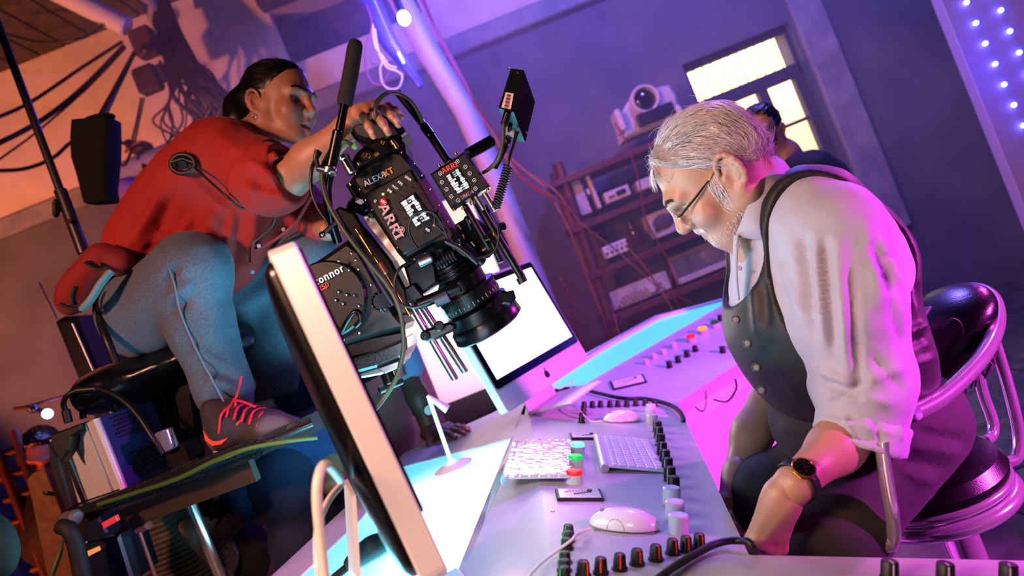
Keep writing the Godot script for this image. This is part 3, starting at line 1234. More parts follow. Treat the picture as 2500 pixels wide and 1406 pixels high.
	# ---- black cover hanging in front
	o = thing("lamp_cover", "black tapered cover hanging by a cable left of the woman", "lamp cover", P(238, 390, 2.3))
	var rings := []
	for q in [[187, 285, 300, 283, 0.05], [188, 283, 340, 283, 0.06], [190, 282, 390, 283, 0.06], [202, 279, 430, 283, 0.055], [211, 276, 470, 283, 0.05], [216, 282, 498, 496, 0.045]]:
		var ring := PackedVector3Array()
		var l := P(q[0], q[2], 2.3)
		var r := P(q[1], q[2] - 6, 2.3)
		var c := (l + r) * 0.5
		var hx := (r - l) * 0.5
		for k in 20:
			var a := TAU * k / 20
			var cs := cos(a)
			var sn := sin(a)
			ring.append(c + hx * (signf(cs) * pow(absf(cs), 0.5)) + Vector3(0, 0, q[4]) * (signf(sn) * pow(absf(sn), 0.5)))
		rings.append(ring)
	rings.reverse()
	m = MB.new()
	m.loft(rings)
	m.ball(Transform3D(Basis(), P(236, 296, 2.3)), Vector3(0.063, 0.014, 0.05), 16)
	part("cover", m, mat("black_felt", Color(0.03, 0.026, 0.026), 0.95), o)
	# ---- light stand at the far left
	o = thing("light_stand", "slim metal light stand leaning across the left edge", "light stand", P(205, 640, 2.2))
	m = MB.new()
	m.cyl(P(-12, 40, 2.2), P(160, 500, 2.2), 0.0125, 14, 0.002)
	part("upper_tube", m, mat("grey_tube", Color(0.26, 0.24, 0.27), 0.35, 0.6), o)
	m = MB.new()
	m.cyl(P(146, 462, 2.2), P(206, 620, 2.2), 0.019, 16, 0.003)
	part("collar", m, mats["grey_tube"], o)
	m = MB.new()
	m.cyl(P(165, 525, 2.2), P(215, 650, 2.2), 0.0125, 14, 0.002)
	part("lower_tube", m, mats["chrome"], o)
	m = MB.new()
	m.box(frame(P(137, 508, 2.18), R_, U_), Vector3(0.022, 0.06, 0.02), 0.008)
	m.cyl(P(140, 512, 2.18), P(160, 506, 2.2), 0.011, 10)
	part("wing_knob", m, mats["black_plastic"], o)
	m = MB.new()
	m.cyl(P(168, 540, 2.17), P(168, 540, 2.14), 0.008, 10)
	part("tube_bolt", m, mats["brass"], o)
	# ---- small lit bulb at lower left
	o = thing("small_bulb_lamp", "small bare bulb glowing blue white at lower left", "lamp", P(70, 998, 2.9))
	var bc := P(116, 1010, 2.9)
	m = MB.new()
	m.ball(Transform3D(Basis(), bc), Vector3(0.021, 0.021, 0.021), 18)
	part("bulb", m, glow("cold_bulb_glow", Color(0.6, 0.65, 1.0), 8.0), o)
	omni("bulb_light", bc, Color(0.5, 0.5, 1.0), 0.05, 0.04, o)
	m = MB.new()
	m.cyl(P(64, 994, 2.9), P(108, 1005, 2.9), 0.013, 12, 0.002)
	m.cyl(P(78, 994, 2.9), P(86, 1002, 2.9), 0.02, 12)
	part("socket", m, mats["brushed_steel"], o)
	m = MB.new()
	m.cyl(P(34, 998, 2.9), P(66, 994, 2.9), 0.008, 10)
	m.cyl(P(66, 992, 2.92), P(240, 945, 3.0), 0.006, 8)
	part("arm", m, mat("copper_pipe", Color(0.4, 0.2, 0.15), 0.4, 0.6), o)
	# ---- red lit wooden ladder rack
	o = thing("wooden_ladder", "rough wooden ladder rack glowing red at the lower left edge", "ladder", P(60, 1420, 2.9))
	for q in [[-14, 1090, 124, 1430], [32, 1050, 130, 1330]]:
		m = MB.new()
		m.tube(PP([[q[0], q[1], 2.9], [q[2], q[3], 2.9]]), 0.022, 4)
		part("rail", m, wood, o)
	for q in [[-20, 1122, 50, 1092], [-6, 1172, 70, 1142], [14, 1222, 88, 1192], [34, 1276, 104, 1248], [56, 1332, 122, 1304], [80, 1392, 140, 1366]]:
		m = MB.new()
		m.tube(PP([[q[0], q[1], 2.92], [q[2], q[3], 2.92]]), 0.018, 4)
		part("rung", m, wood, o)


const DESK_Y := 0.972
var desk_: Node3D
var wing_: Node3D

# the point of the far wing's top that a photo pixel shows
func W(x: float, y: float, up := 0.0) -> Vector3:
	return P(x, y, 1.0 / (0.4316 + (x - 1650) * 0.000139 + (y - 980) * 0.000563)) + wing_up() * up


func wing_up() -> Vector3:
	return (P(1785, 735, 3.2) - P(1430, 870, 2.95)).cross(P(1430, 870, 2.95) - P(1650, 980, 2.317)).normalized()


# a point of the sloped console top, u to the right and d away from the camera
func K(u: float, d: float, up := 0.0) -> Vector3:
	return Vector3(0, CAM_Y, 0) + R_ * u - ZB * d + U_ * (up - 0.385)


func desk() -> void:
	var paint: Material = rough_mat("console_paint", Color(0.66, 0.65, 0.68), Color(0.74, 0.73, 0.76), 1.0, 0.01, 0.38, 0.4)
	var side := mat("console_side", Color(0.82, 0.78, 0.82), 0.5)
	var o := thing("control_desk", "pale grey control desk with a sloped console top and glowing glass panel", "desk", Vector3(0.1, 0, -1.5))
	desk_ = o
	# level table top
	var y := DESK_Y
	var tp := [Vector3(-0.72, y, -0.55), Vector3(-0.72, y, -1.4), Vector3(-0.54, y, -2.3), Vector3(-0.093, y, -2.42), Vector3(-0.093, y, -0.55)]
	# the glass panel is let into it: the top is built as strips around the opening
	var hole := [Vector3(-0.66, y, -0.8), Vector3(-0.62, y, -1.355), Vector3(-0.545, y, -1.65), Vector3(-0.517, y, -2.08), Vector3(-0.15, y, -1.86), Vector3(-0.13, y, -1.8), Vector3(-0.29, y, -0.66)]
	var m := MB.new()
	var dn := Vector3(0, -0.035, 0)
	for q in [
			[tp[0], tp[1], hole[1], hole[0]], [tp[1], tp[2], hole[3], hole[2]], [tp[1], hole[2], hole[1]], [tp[2], tp[3], hole[4], hole[3]], [tp[3], hole[5], hole[4]],
			[tp[3], tp[4], hole[6], hole[5]], [tp[4], tp[0], hole[0], hole[6]]]:
		m.slab(q, dn)
	part("table_top", m, paint, o)
	for i in 7:
		hole[i].y -= 0.003
	light_glass(o, hole)
	var al := area("panel_light", Transform3D(Basis(Vector3(1, 0, 0), Vector3(0, 0, 1), Vector3(0, -1, 0)), Vector3(-0.38, y + 0.012, -1.4)), Vector2(0.3, 1.0), Color(0.42, 0.9, 1.0), 1.5)
	# sloped console
	var cq := [K(0.055, 0.55), K(0.055, 2.5), K(0.14, 2.62), K(0.56, 2.33), K(0.342, 0.985), K(0.9, 0.955), K(0.9, 0.55)]
	m = MB.new()
	for q in [[cq[0], cq[1], cq[2], cq[3], cq[4]], [cq[0], cq[4], cq[5], cq[6]]]:
		m.slab(q, -U_ * 0.03)
	part("console_top", m, paint, o)
	m = MB.new()
	m.slab([K(0.055, 0.55, -0.03), K(0.055, 2.5, -0.03), K(0.065, 2.5, -0.03), K(0.065, 0.55, -0.03)], Vector3(0, -0.94, 0))
	m.slab([Vector3(-0.7, y - 0.035, -0.56), Vector3(-0.7, y - 0.035, -1.4), Vector3(-0.52, y - 0.035, -2.29), Vector3(-0.5, y - 0.035, -2.27), Vector3(-0.68, y - 0.035, -1.4), Vector3(-0.68, y - 0.035, -0.56)], Vector3(0, -y + 0.035, 0))
	part("side_panel", m, side, o)
	for i in 6:
		m = MB.new()
		m.cyl(K(0.07, 0.9 + i * 0.28), K(0.07, 0.9 + i * 0.28, 0.0015), 0.004, 10)
		part("screw", m, mats["brushed_steel"], o)
	# ---- the far wing
	var w := thing("desk_wing", "far wing of the control desk with a glowing cyan strip", "desk", Vector3(0.7, 0, -2.9))
	wing_ = w
	var up := wing_up()
	var outline := [W(1405, 955), W(1330, 925), W(1430, 862), W(1600, 770), W(1792, 722), W(1860, 740), W(1860, 850), W(1652, 984)]
	var strip := [W(1320, 975), W(1345, 940), W(1466, 860), W(1609, 780), W(1640, 771), W(1786, 731), W(1560, 862), W(1490, 902), W(1405, 952)]
	m = MB.new()
	m.slab(outline, -up * 0.05)
	part("wing_top", m, paint, w)
	var rim := MB.new()
	for i in range(1, 5):
		rim.tube([strip[i] + up * 0.008, strip[i + 1] + up * 0.008], 0.012, 6)
	part("strip_rim", rim, paint, w)
	m = MB.new()
	for i in range(1, strip.size() - 1):
		m.slab([strip[0] + up * 0.001, strip[i] + up * 0.001, strip[i + 1] + up * 0.001], up * 0.004)
	part("light_strip", m, mat("strip_glass", Color(0.4, 0.85, 0.95), 0.15, 0.0, {"emission_enabled": true, "emission": Color(0.16, 0.75, 0.92), "emission_energy_multiplier": 1.0}), w, "glowing cyan glass strip")
	var down := Vector3(0, -1, 0)
	m = MB.new()
	m.slab([W(1654, 984, -0.05), W(1862, 848, -0.05), W(1862, 846, -0.05), W(1652, 980, -0.05)], down * 0.045)
	part("front_rail", m, side, w)
	m = MB.new()
	var f0 := W(1600, 984, -0.05)
	var f1 := W(1860, 800, -0.05)
	f0.y = minf(f0.y, f1.y) - 0.04
	f1.y = f0.y
	m.slab([f0, f1, f1 - ZB * 0.02, f0 - ZB * 0.02], down * f0.y)
	part("front_panel", m, side, w)
	m = MB.new()
	wire(m, [[1795, 925, 2.3], [1797, 950, 2.3], [1775, 980, 2.3], [1742, 975, 2.3]], 0.0035)
	single("thin_wire", m, mats["dark_wire"], "thin dark wire hanging on the pink lit front of the far wing", "wire")
	var bl := area("strip_lamp", frame_z((strip[3] + strip[0]) * 0.5 + up * 0.03, up, (strip[5] - strip[0])), Vector2(0.8, 0.08), Color(0.2, 0.8, 1.0), 0.12)



# the lit glass: lamps below it make its middle white, its rim stays cyan
func light_glass(o: Node3D, poly: Array) -> void:
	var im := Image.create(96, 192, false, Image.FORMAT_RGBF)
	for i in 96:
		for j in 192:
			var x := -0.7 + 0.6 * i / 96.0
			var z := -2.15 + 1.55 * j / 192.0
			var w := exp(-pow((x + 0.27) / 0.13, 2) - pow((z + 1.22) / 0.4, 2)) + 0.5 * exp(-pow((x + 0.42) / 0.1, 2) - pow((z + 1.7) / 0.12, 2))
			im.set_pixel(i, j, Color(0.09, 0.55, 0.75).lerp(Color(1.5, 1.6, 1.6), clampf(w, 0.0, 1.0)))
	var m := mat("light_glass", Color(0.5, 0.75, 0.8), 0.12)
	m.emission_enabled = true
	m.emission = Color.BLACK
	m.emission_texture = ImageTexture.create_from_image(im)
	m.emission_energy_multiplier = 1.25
	var st := SurfaceTool.new()
	st.begin(Mesh.PRIMITIVE_TRIANGLES)
	var flat := PackedVector2Array()
	for v in poly:
		flat.append(Vector2(v.x, v.z))
	var tr := Geometry2D.triangulate_polygon(flat)
	for i in range(0, tr.size(), 3):
		var t := [poly[tr[i]], poly[tr[i + 1]], poly[tr[i + 2]]]
		if (t[1] - t[0]).cross(t[2] - t[0]).y > 0.0:
			t.reverse()
		for v in t:
			st.set_uv(Vector2((v.x + 0.7) / 0.6, (v.z + 2.15) / 1.55))
			st.add_vertex(v)
	st.generate_normals()
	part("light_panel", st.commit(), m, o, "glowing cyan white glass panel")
	var b := MB.new()
	var low := []
	for v in poly:
		low.append(v - Vector3(0, 0.014, 0))
	b.slab(low, Vector3(0, 0.01, 0))
	part("panel_tray", b, mats["console_side"], o)


# a frame whose -z axis points along n (the way an area light shines) and whose x axis leans to x
func frame_z(o: Vector3, n: Vector3, x: Vector3) -> Transform3D:
	var z := -n.normalized()
	x = (x - z * x.dot(z)).normalized()
	return Transform3D(Basis(x, z.cross(x), z), o)


# the frame of a small thing standing on the console at a pixel
func on_console(x: float, y: float) -> Transform3D:
	return Transform3D(Basis(R_, U_, ZB), C(x, y))


func on_wing(x: float, y: float) -> Transform3D:
	var u := wing_up()
	var xx := (R_ - u * R_.dot(u)).normalized()
	return Transform3D(Basis(xx, u, xx.cross(u)), W(x, y))


func knob(kind: String, r: float, h: float, line: Material) -> Node3D:
	var m := MB.new()
	var body := MeshInstance3D.new()
	var o := body
	if kind == "silver":
		m.lathe(Transform3D(), [Vector2(0, 0), Vector2(r, 0), Vector2(r, h - 0.002), Vector2(r - 0.002, h), Vector2(0, h)], 28)
		body.material_override = mats["aluminium"]
	elif kind == "tapered":
		m.lathe(Transform3D(), [Vector2(0, 0), Vector2(r, 0), Vector2(r, h * 0.14), Vector2(r * 0.82, h * 0.2), Vector2(r * 0.7, h * 0.9), Vector2(r * 0.6, h), Vector2(0, h)], 22)
		body.material_override = mats["black_plastic"]
	else:
		m.lathe(Transform3D(), [Vector2(0, 0), Vector2(r, 0), Vector2(r, h * 0.1), Vector2(r * 0.9, h * 0.14), Vector2(r * 0.86, h - 0.002), Vector2(r * 0.76, h), Vector2(0, h)], 22)
		body.material_override = mats["black_plastic"]
	body.mesh = m.mesh()
	if line:
		var b := MeshInstance3D.new()
		var l := MB.new()
		var rr := r * (0.78 if kind == "tapered" else 0.9)
		l.box(Transform3D(Basis(), Vector3(0, h * 0.5, rr * 0.98)), Vector3(r * 0.16, h * 0.86, r * 0.14))
		l.box(Transform3D(Basis(), Vector3(0, h, rr * 0.45)), Vector3(r * 0.16, h * 0.04, rr * 0.9))
		b.mesh = l.mesh()
		b.material_override = line
		b.name = "pointer_line"
		o.add_child(b)
	return o


func put_knobs(kind: String, r: float, h: float, line: Material, spots: Array, wing: bool, called := "control_knob", turn := 0.0) -> void:
	var proto := knob(kind, r, h, line)
	var parent := wing_ if wing else desk_
	for q in spots:
		var o: Node3D = proto.duplicate()
		o.name = called
		parent.add_child(o, true)
		o.transform = Transform3D(Basis(), -parent.position) * (on_wing(q[0], q[1]) if wing else on_console(q[0], q[1])) * Transform3D(Basis(Vector3.UP, turn + rng.randf_range(-0.5, 0.5)), Vector3.ZERO)
	proto.free()


func desk_things() -> void:
	var orange := mat("orange_line", Color(0.95, 0.22, 0.08), 0.5)
	var pale_line := mat("pale_line", Color(0.7, 0.7, 0.75), 0.5)
	var green_line := mat("green_line", Color(0.2, 0.75, 0.35), 0.5)
	rng.seed = 5
	put_knobs("plain", 0.0135, 0.027, pale_line, [[1605, 1053], [1608, 1068], [1612, 1086], [1616, 1108], [1623, 1128], [1629, 1149], [1635, 1172], [1644, 1197]], false, "control_knob", -0.9)
	put_knobs("silver", 0.0158, 0.029, null, [[1640, 1228], [1648, 1264], [1657, 1300]], false, "silver_knob")
	put_knobs("silver", 0.0155, 0.027, null, [[1589, 1008], [1588, 1019], [1592, 1035]], false, "silver_knob")
	put_knobs("tapered", 0.0112, 0.0215, orange, [[1424, 1408], [1467, 1400], [1513, 1390], [1555, 1378], [1601, 1367], [1642, 1352], [1675, 1345], [1707, 1338]], false, "control_knob", 0.1)
	put_knobs("tapered", 0.0105, 0.016, green_line, [[1388, 1306], [1386, 1322], [1384, 1340], [1379, 1374], [1378, 1394], [1377, 1412]], false, "control_knob", -1.2)
	put_knobs("tapered", 0.0112, 0.021, null, [[1446, 995], [1466, 994], [1489, 994], [1508, 993], [1530, 993], [1552, 991], [1575, 990], [1598, 992]], false, "control_knob", 0.3)
	put_knobs("tapered", 0.0112, 0.018, null, [[1426, 994], [1425, 1003], [1423, 1012], [1421, 1022], [1420, 1032]], false, "control_knob")
	put_knobs("plain", 0.0125, 0.024, pale_line, [[2172, 1412], [2308, 1418], [2462, 1420]], false, "control_knob")
	put_knobs("plain", 0.0125, 0.023, null, [[1635, 896], [1656, 884], [1678, 870], [1698, 857], [1765, 860], [1787, 849], [1759, 782], [1777, 770]], true, "control_knob")
	put_knobs("silver", 0.012, 0.02, null, [[1578, 888], [1597, 874], [1620, 863], [1645, 848], [1806, 832]], true, "silver_knob")
	# lit buttons
	var clear := mat("clear_plastic", Color(0.9, 0.9, 0.95, 0.25), 0.05, 0.0, {"transparency": BaseMaterial3D.TRANSPARENCY_ALPHA})
	for q in [
			[on_console(1410, 1107), 0.0165, "blue_white_cap", Color(0.35, 0.75, 1.0), 2.2, "glowing pale blue cap", ""],
			[on_console(1405, 1139), 0.0165, "green_cap", Color(0.05, 0.75, 0.3), 0.9, "glowing green cap", ""],
			[on_console(1402, 1178), 0.0165, "red_cap", Color(1.0, 0.08, 0.1), 1.3, "glowing red cap", ""],
			[on_wing(1688, 832), 0.019, "far_red_cap", Color(1.0, 0.1, 0.12), 1.2, "glowing red cap", "wing"],
			[on_wing(1717, 813), 0.019, "far_yellow_cap", Color(1.0, 0.5, 0.05), 2.0, "glowing yellow cap", "wing"],
			[on_wing(1747, 797), 0.019, "far_green_cap", Color(0.02, 0.35, 0.12), 0.35, "dim green cap", "wing"]]:
		var t: Transform3D = q[0]
		var r: float = q[1]
		var m := MB.new()
		m.lathe(t, [Vector2(0, 0), Vector2(r * 1.06, 0), Vector2(r * 1.06, 0.004), Vector2(r, 0.006), Vector2(r, 0.017), Vector2(0, 0.017)], 26)
		var o := part("push_button", m, mat("button_base", Color(0.75, 0.75, 0.8), 0.15), wing_ if q[6] == "wing" else desk_)
		m = MB.new()
		m.lathe(t, [Vector2(0, 0.0172), Vector2(r * 0.98, 0.0172), Vector2(r * 0.98, 0.023), Vector2(r * 0.9, 0.025), Vector2(0, 0.0255)], 26)
		part("lit_cap", m, glow(q[2], q[3], q[4], q[3]), o, q[5])
	# meters
	for q in [[C(1414, 1212), 0.085, 0.062, "square panel meter with a needle just in front of the red button", "console"], [C(1428, 1068), 0.075, 0.06, "square panel meter behind the pale blue button", "console"], [W(1534, 934), 0.13, 0.085, "square panel meter on the far wing", "wing"]]:
		var t := Transform3D(Basis(R_, U_, ZB), q[0])
		if q[4] == "wing":
			var u := wing_up()
			t = frame(q[0], (W(1585, 922) - W(1484, 945)), u)
		var m := MB.new()
		m.box(t * Transform3D(Basis(), Vector3(0, 0.003, 0)), Vector3(q[1], 0.006, q[2]), 0.0015)
		var o := part("panel_meter", m, mats["black_plastic"], wing_ if q[4] == "wing" else desk_)
		m = MB.new()
		m.box(t * Transform3D(Basis(), Vector3(0, 0.0063, 0)), Vector3(q[1] * 0.88, 0.0012, q[2] * 0.84))
		part("dial_face", m, mat("meter_white", Color(0.85, 0.83, 0.85), 0.25), o)
		m = MB.new()
		m.box(t * Transform3D(Basis(Vector3.UP, 0.35), Vector3(0.006, 0.0075, 0.002)), Vector3(q[1] * 0.42, 0.001, 0.0012))
		m.cyl(t * Vector3(q[1] * 0.24, 0.007, -q[2] * 0.2), t * Vector3(q[1] * 0.24, 0.009, -q[2] * 0.2), 0.005, 12)
		part("needle", m, mats["black_plastic"], o)
		m = MB.new()
		for k in 9:
			var a := -0.9 + k * 0.22
			m.box(t * Transform3D(Basis(Vector3.UP, -a), Vector3(sin(a) * q[1] * 0.3 - 0.004, 0.0072, -cos(a) * q[2] * 0.3 + q[2] * 0.1)), Vector3(0.0008, 0.0006, 0.006))
		part("scale_marks", m, mats["black_plastic"], o)
	# mice
	for q in [[C(1525, 1288), Vector3(0.056, 0.0, 0.012), "white oval computer mouse at the near end of the console", 0.057], [C(1519, 1028), Vector3(0.05, 0.0, -0.01), "white oval computer mouse at the far end of the console", 0.057]]:
		var o := thing("computer_mouse", q[2], "mouse", q[0], "white mice on the console")
		var t := frame(q[0], R_ * q[1].x - ZB * q[1].z * -1.0, U_)
		var s := Sdf.new()
		s.base = Color(0.8, 0.78, 0.78)
		s.ell(t * Vector3(0, 0.002, 0), t.basis, Vector3(0.0575, 0.03, 0.031), 0.01)
		s.cut(t * Vector3(0, 0.002, 0), -U_)
		part("shell", s.mesh(0.0022), mat("mouse_white", Color.WHITE, 0.22, 0.0, {"vertex_color_use_as_albedo": true, "clearcoat_enabled": true, "clearcoat": 0.6, "clearcoat_roughness": 0.1}), o)
		var m := MB.new()
		m.box(t * Transform3D(Basis(), Vector3(0, 0.0012, 0)), Vector3(0.095, 0.0024, 0.046), 0.001)
		part("base_plate", m, mat("mouse_grey", Color(0.5, 0.48, 0.5), 0.4), o)
		m = MB.new()
		var arc := []
		for k in 15:
			var a := PI * k / 14.0
			var x := -0.013 + cos(a) * 0.0135
			var yy := 0.005 + sin(a) * 0.0155
			var zz := 0.031 * sqrt(maxf(0.0, 1.0 - pow(x / 0.0575, 2) - pow((yy - 0.002) / 0.03, 2)))
			arc.append(t * Vector3(x, yy, zz))
		m.tube(arc, 0.0005, 5)
		part("side_button", m, mats["mouse_grey"], o)
		m = MB.new()
		m.ball(Transform3D(Basis(), t * Vector3(-0.036, 0.0255, 0.0)), Vector3(0.004, 0.004, 0.004), 12)
		part("scroll_ball", m, mats["mouse_grey"], o)
	keyboard("keyboard", "white and silver keyboard nearest the row of black knobs", C(1533, 1112), 0.0, false)
	keyboard("keyboard", "white and silver keyboard wrapped in shiny clear film beside the glowing panel", C(1317, 1134) + U_ * 0.004, 0.11, true)
	# cables on the desk
	var m := MB.new()
	m.tube(spline([C(1296, 966, 0.012), C(1350, 962, 0.012), C(1405, 955, 0.012), C(1460, 968, 0.012), C(1520, 981, 0.012), C(1580, 983, 0.012), C(1640, 1000, 0.012), C(1668, 1028, 0.008), K(0.48, 1.96, -0.05), K(0.47, 1.9, -0.3), K(0.46, 1.9, -0.6)], 6), 0.007, 10)
	single("black_cable", m, mats["dark_wire"], "thick black cable running along the far end of the console", "cable", "black cables on the desk")
	m = MB.new()
	m.tube(spline([C(1590, 1440, 0.008), C(1640, 1402, 0.008), C(1700, 1365, 0.008), C(1750, 1345, 0.011), C(1800, 1343, 0.014), C(1838, 1356, 0.012), K(0.36, 1.02, -0.06), K(0.37, 1.05, -0.3)], 6), 0.0055, 10)
	single("black_cable", m, mats["dark_wire"], "black cable arching over the near corner of the console", "cable", "black cables on the desk")
	m = MB.new()
	m.tube(spline([C(1441, 1300, 0.006), C(1412, 1316, 0.01), C(1401, 1338, 0.016), C(1394, 1348, 0.017), C(1350, 1362, 0.006), C(1310, 1390, 0.003), C(1285, 1425, 0.003), C(1280, 1480, 0.003)], 6), 0.0022, 8)
	single("mouse_cable", m, mats["white_wire"], "white cord of the near mouse trailing to the bottom edge", "cord", "mouse cables")
	m = MB.new()
	m.tube(spline([C(1470, 1032, 0.005), C(1440, 1030, 0.003), C(1415, 1018, 0.02), C(1392, 1002, 0.02), C(1386, 985, 0.02), C(1390, 968, 0.02), C(1398, 950, 0.03), C(1362, 962, 0.02), C(1354, 940, 0.06)], 6), 0.0022, 8)
	single("mouse_cable", m, mats["white_wire"], "white cord of the far mouse looping up to the glowing computer", "cord", "mouse cables")
	# small desk lamp standing on the glowing panel
	var lb := T(1107, 1141, DESK_Y)
	var o := thing("desk_lamp", "slim white desk lamp standing on the glowing glass panel", "lamp", lb)
	var lt := Transform3D(Basis(), lb)
	m = MB.new()
	m.lathe(lt, [Vector2(0, 0), Vector2(0.052, 0), Vector2(0.052, 0.003), Vector2(0.04, 0.008), Vector2(0.016, 0.014), Vector2(0.008, 0.022), Vector2(0, 0.022)], 32)
	part("base", m, mats["white_paint"], o)
	var d := (lb - Vector3(0, CAM_Y, 0)).length()
	d = -lb.z
	m = MB.new()
	m.cyl(lb + Vector3(0, 0.015, 0), P(1047, 972, d), 0.0055, 10)
	part("arm", m, mats["white_paint"], o)
	m = MB.new()
	var a0 := P(1043, 966, d)
	var e0 := P(1093, 999, d)
	m.tube([a0, a0.lerp(e0, 0.3), a0.lerp(e0, 0.7), e0], [0.008, 0.012, 0.017, 0.021], 16, true, 0.55)
	part("lamp_head", m, mats["white_paint"], o)


func keyboard(called: String, label: String, at: Vector3, roll: float, film: bool) -> void:
	var xa := (R_ + ZB * 0.07).normalized().rotated(ZB, roll)
	var za := (ZB - R_ * 0.07).normalized()
	var t := frame(at, xa, za.cross(xa)) * Transform3D(Basis(Vector3(0, 0, 1), -0.075), Vector3(0, 0.008, 0))
	var o := thing(called, label, "keyboard", at, "keyboards on the console")
	o.transform = t
	var put := func(pc: String, m: MB, mt: Material) -> MeshInstance3D:
		var p := MeshInstance3D.new()
		p.mesh = m.mesh()
		p.material_override = mt
		p.name = pc
		o.add_child(p, true)
		return p
	var m := MB.new()
	m.box(Transform3D(Basis(), Vector3(0, 0, 0)), Vector3(0.132, 0.004, 0.3), 0.0015)
	put.call("tray", m, mats["aluminium"])
	m = MB.new()
	m.cyl(Vector3(-0.062, -0.004, -0.15), Vector3(-0.062, -0.004, 0.15), 0.0095, 24, 0.001)
	put.call("battery_tube", m, mats["aluminium"])
	m = MB.new()
	m.cyl(Vector3(-0.062, -0.004, 0.1495), Vector3(-0.062, -0.004, 0.1508), 0.008, 24)
	put.call("tube_cap", m, mats["brushed_steel"])
	var key := MB.new()
	key.box(Transform3D(), Vector3(0.0158, 0.003, 0.0178), 0.0012)
	var km := key.mesh()
	var flat_key := MB.new()
	flat_key.box(Transform3D(), Vector3(0.009, 0.003, 0.0178), 0.0012)
	var fm := flat_key.mesh()
	var wide := MB.new()
	wide.box(Transform3D(), Vector3(0.0158, 0.003, 0.098), 0.0012)
	var wm := wide.mesh()
	var kmat := mat("key_white", Color(0.85, 0.84, 0.87), 0.4)
	for row in 6:
		var x := -0.044 + row * 0.0193
		for col in 14:
			if row == 5 and col > 3 and col < 9:
				continue
			var k := MeshInstance3D.new()
			k.mesh = fm if row == 0 else km
			k.name = "key"
			k.material_override = kmat
			k.position = Vector3(x + (0.003 if row == 0 else 0.0), 0.0032, 0.1335 - col * 0.0205)
			o.add_child(k, true)
	var sp := MeshInstance3D.new()
	sp.mesh = wm
	sp.name = "space_bar"
	sp.material_override = kmat
	sp.position = Vector3(-0.044 + 5 * 0.0193, 0.0032, 0.1335 - 6 * 0.0205)
	o.add_child(sp)
	if film:
		var n := FastNoiseLite.new()
		n.seed = 4
		n.frequency = 22.0
		n.fractal_octaves = 3
		var g := MB.new()
		g.smooth()
		var h := func(i: int, j: int) -> Vector3:
			var x := -0.066 + 0.136 * i / 24.0
			var z := -0.152 + 0.304 * j / 48.0
			return Vector3(x, 0.0068 + 0.0035 * absf(n.get_noise_2d(x * 1.6, z)), z)
		for i in 24:
			for j in 48:
				g.quad(h.call(i, j), h.call(i, j + 1), h.call(i + 1, j + 1), h.call(i + 1, j))
		put.call("clear_film", g, mat("clear_film", Color(0.95, 0.95, 1.0, 0.12), 0.04, 0.0, {"transparency": BaseMaterial3D.TRANSPARENCY_ALPHA}))


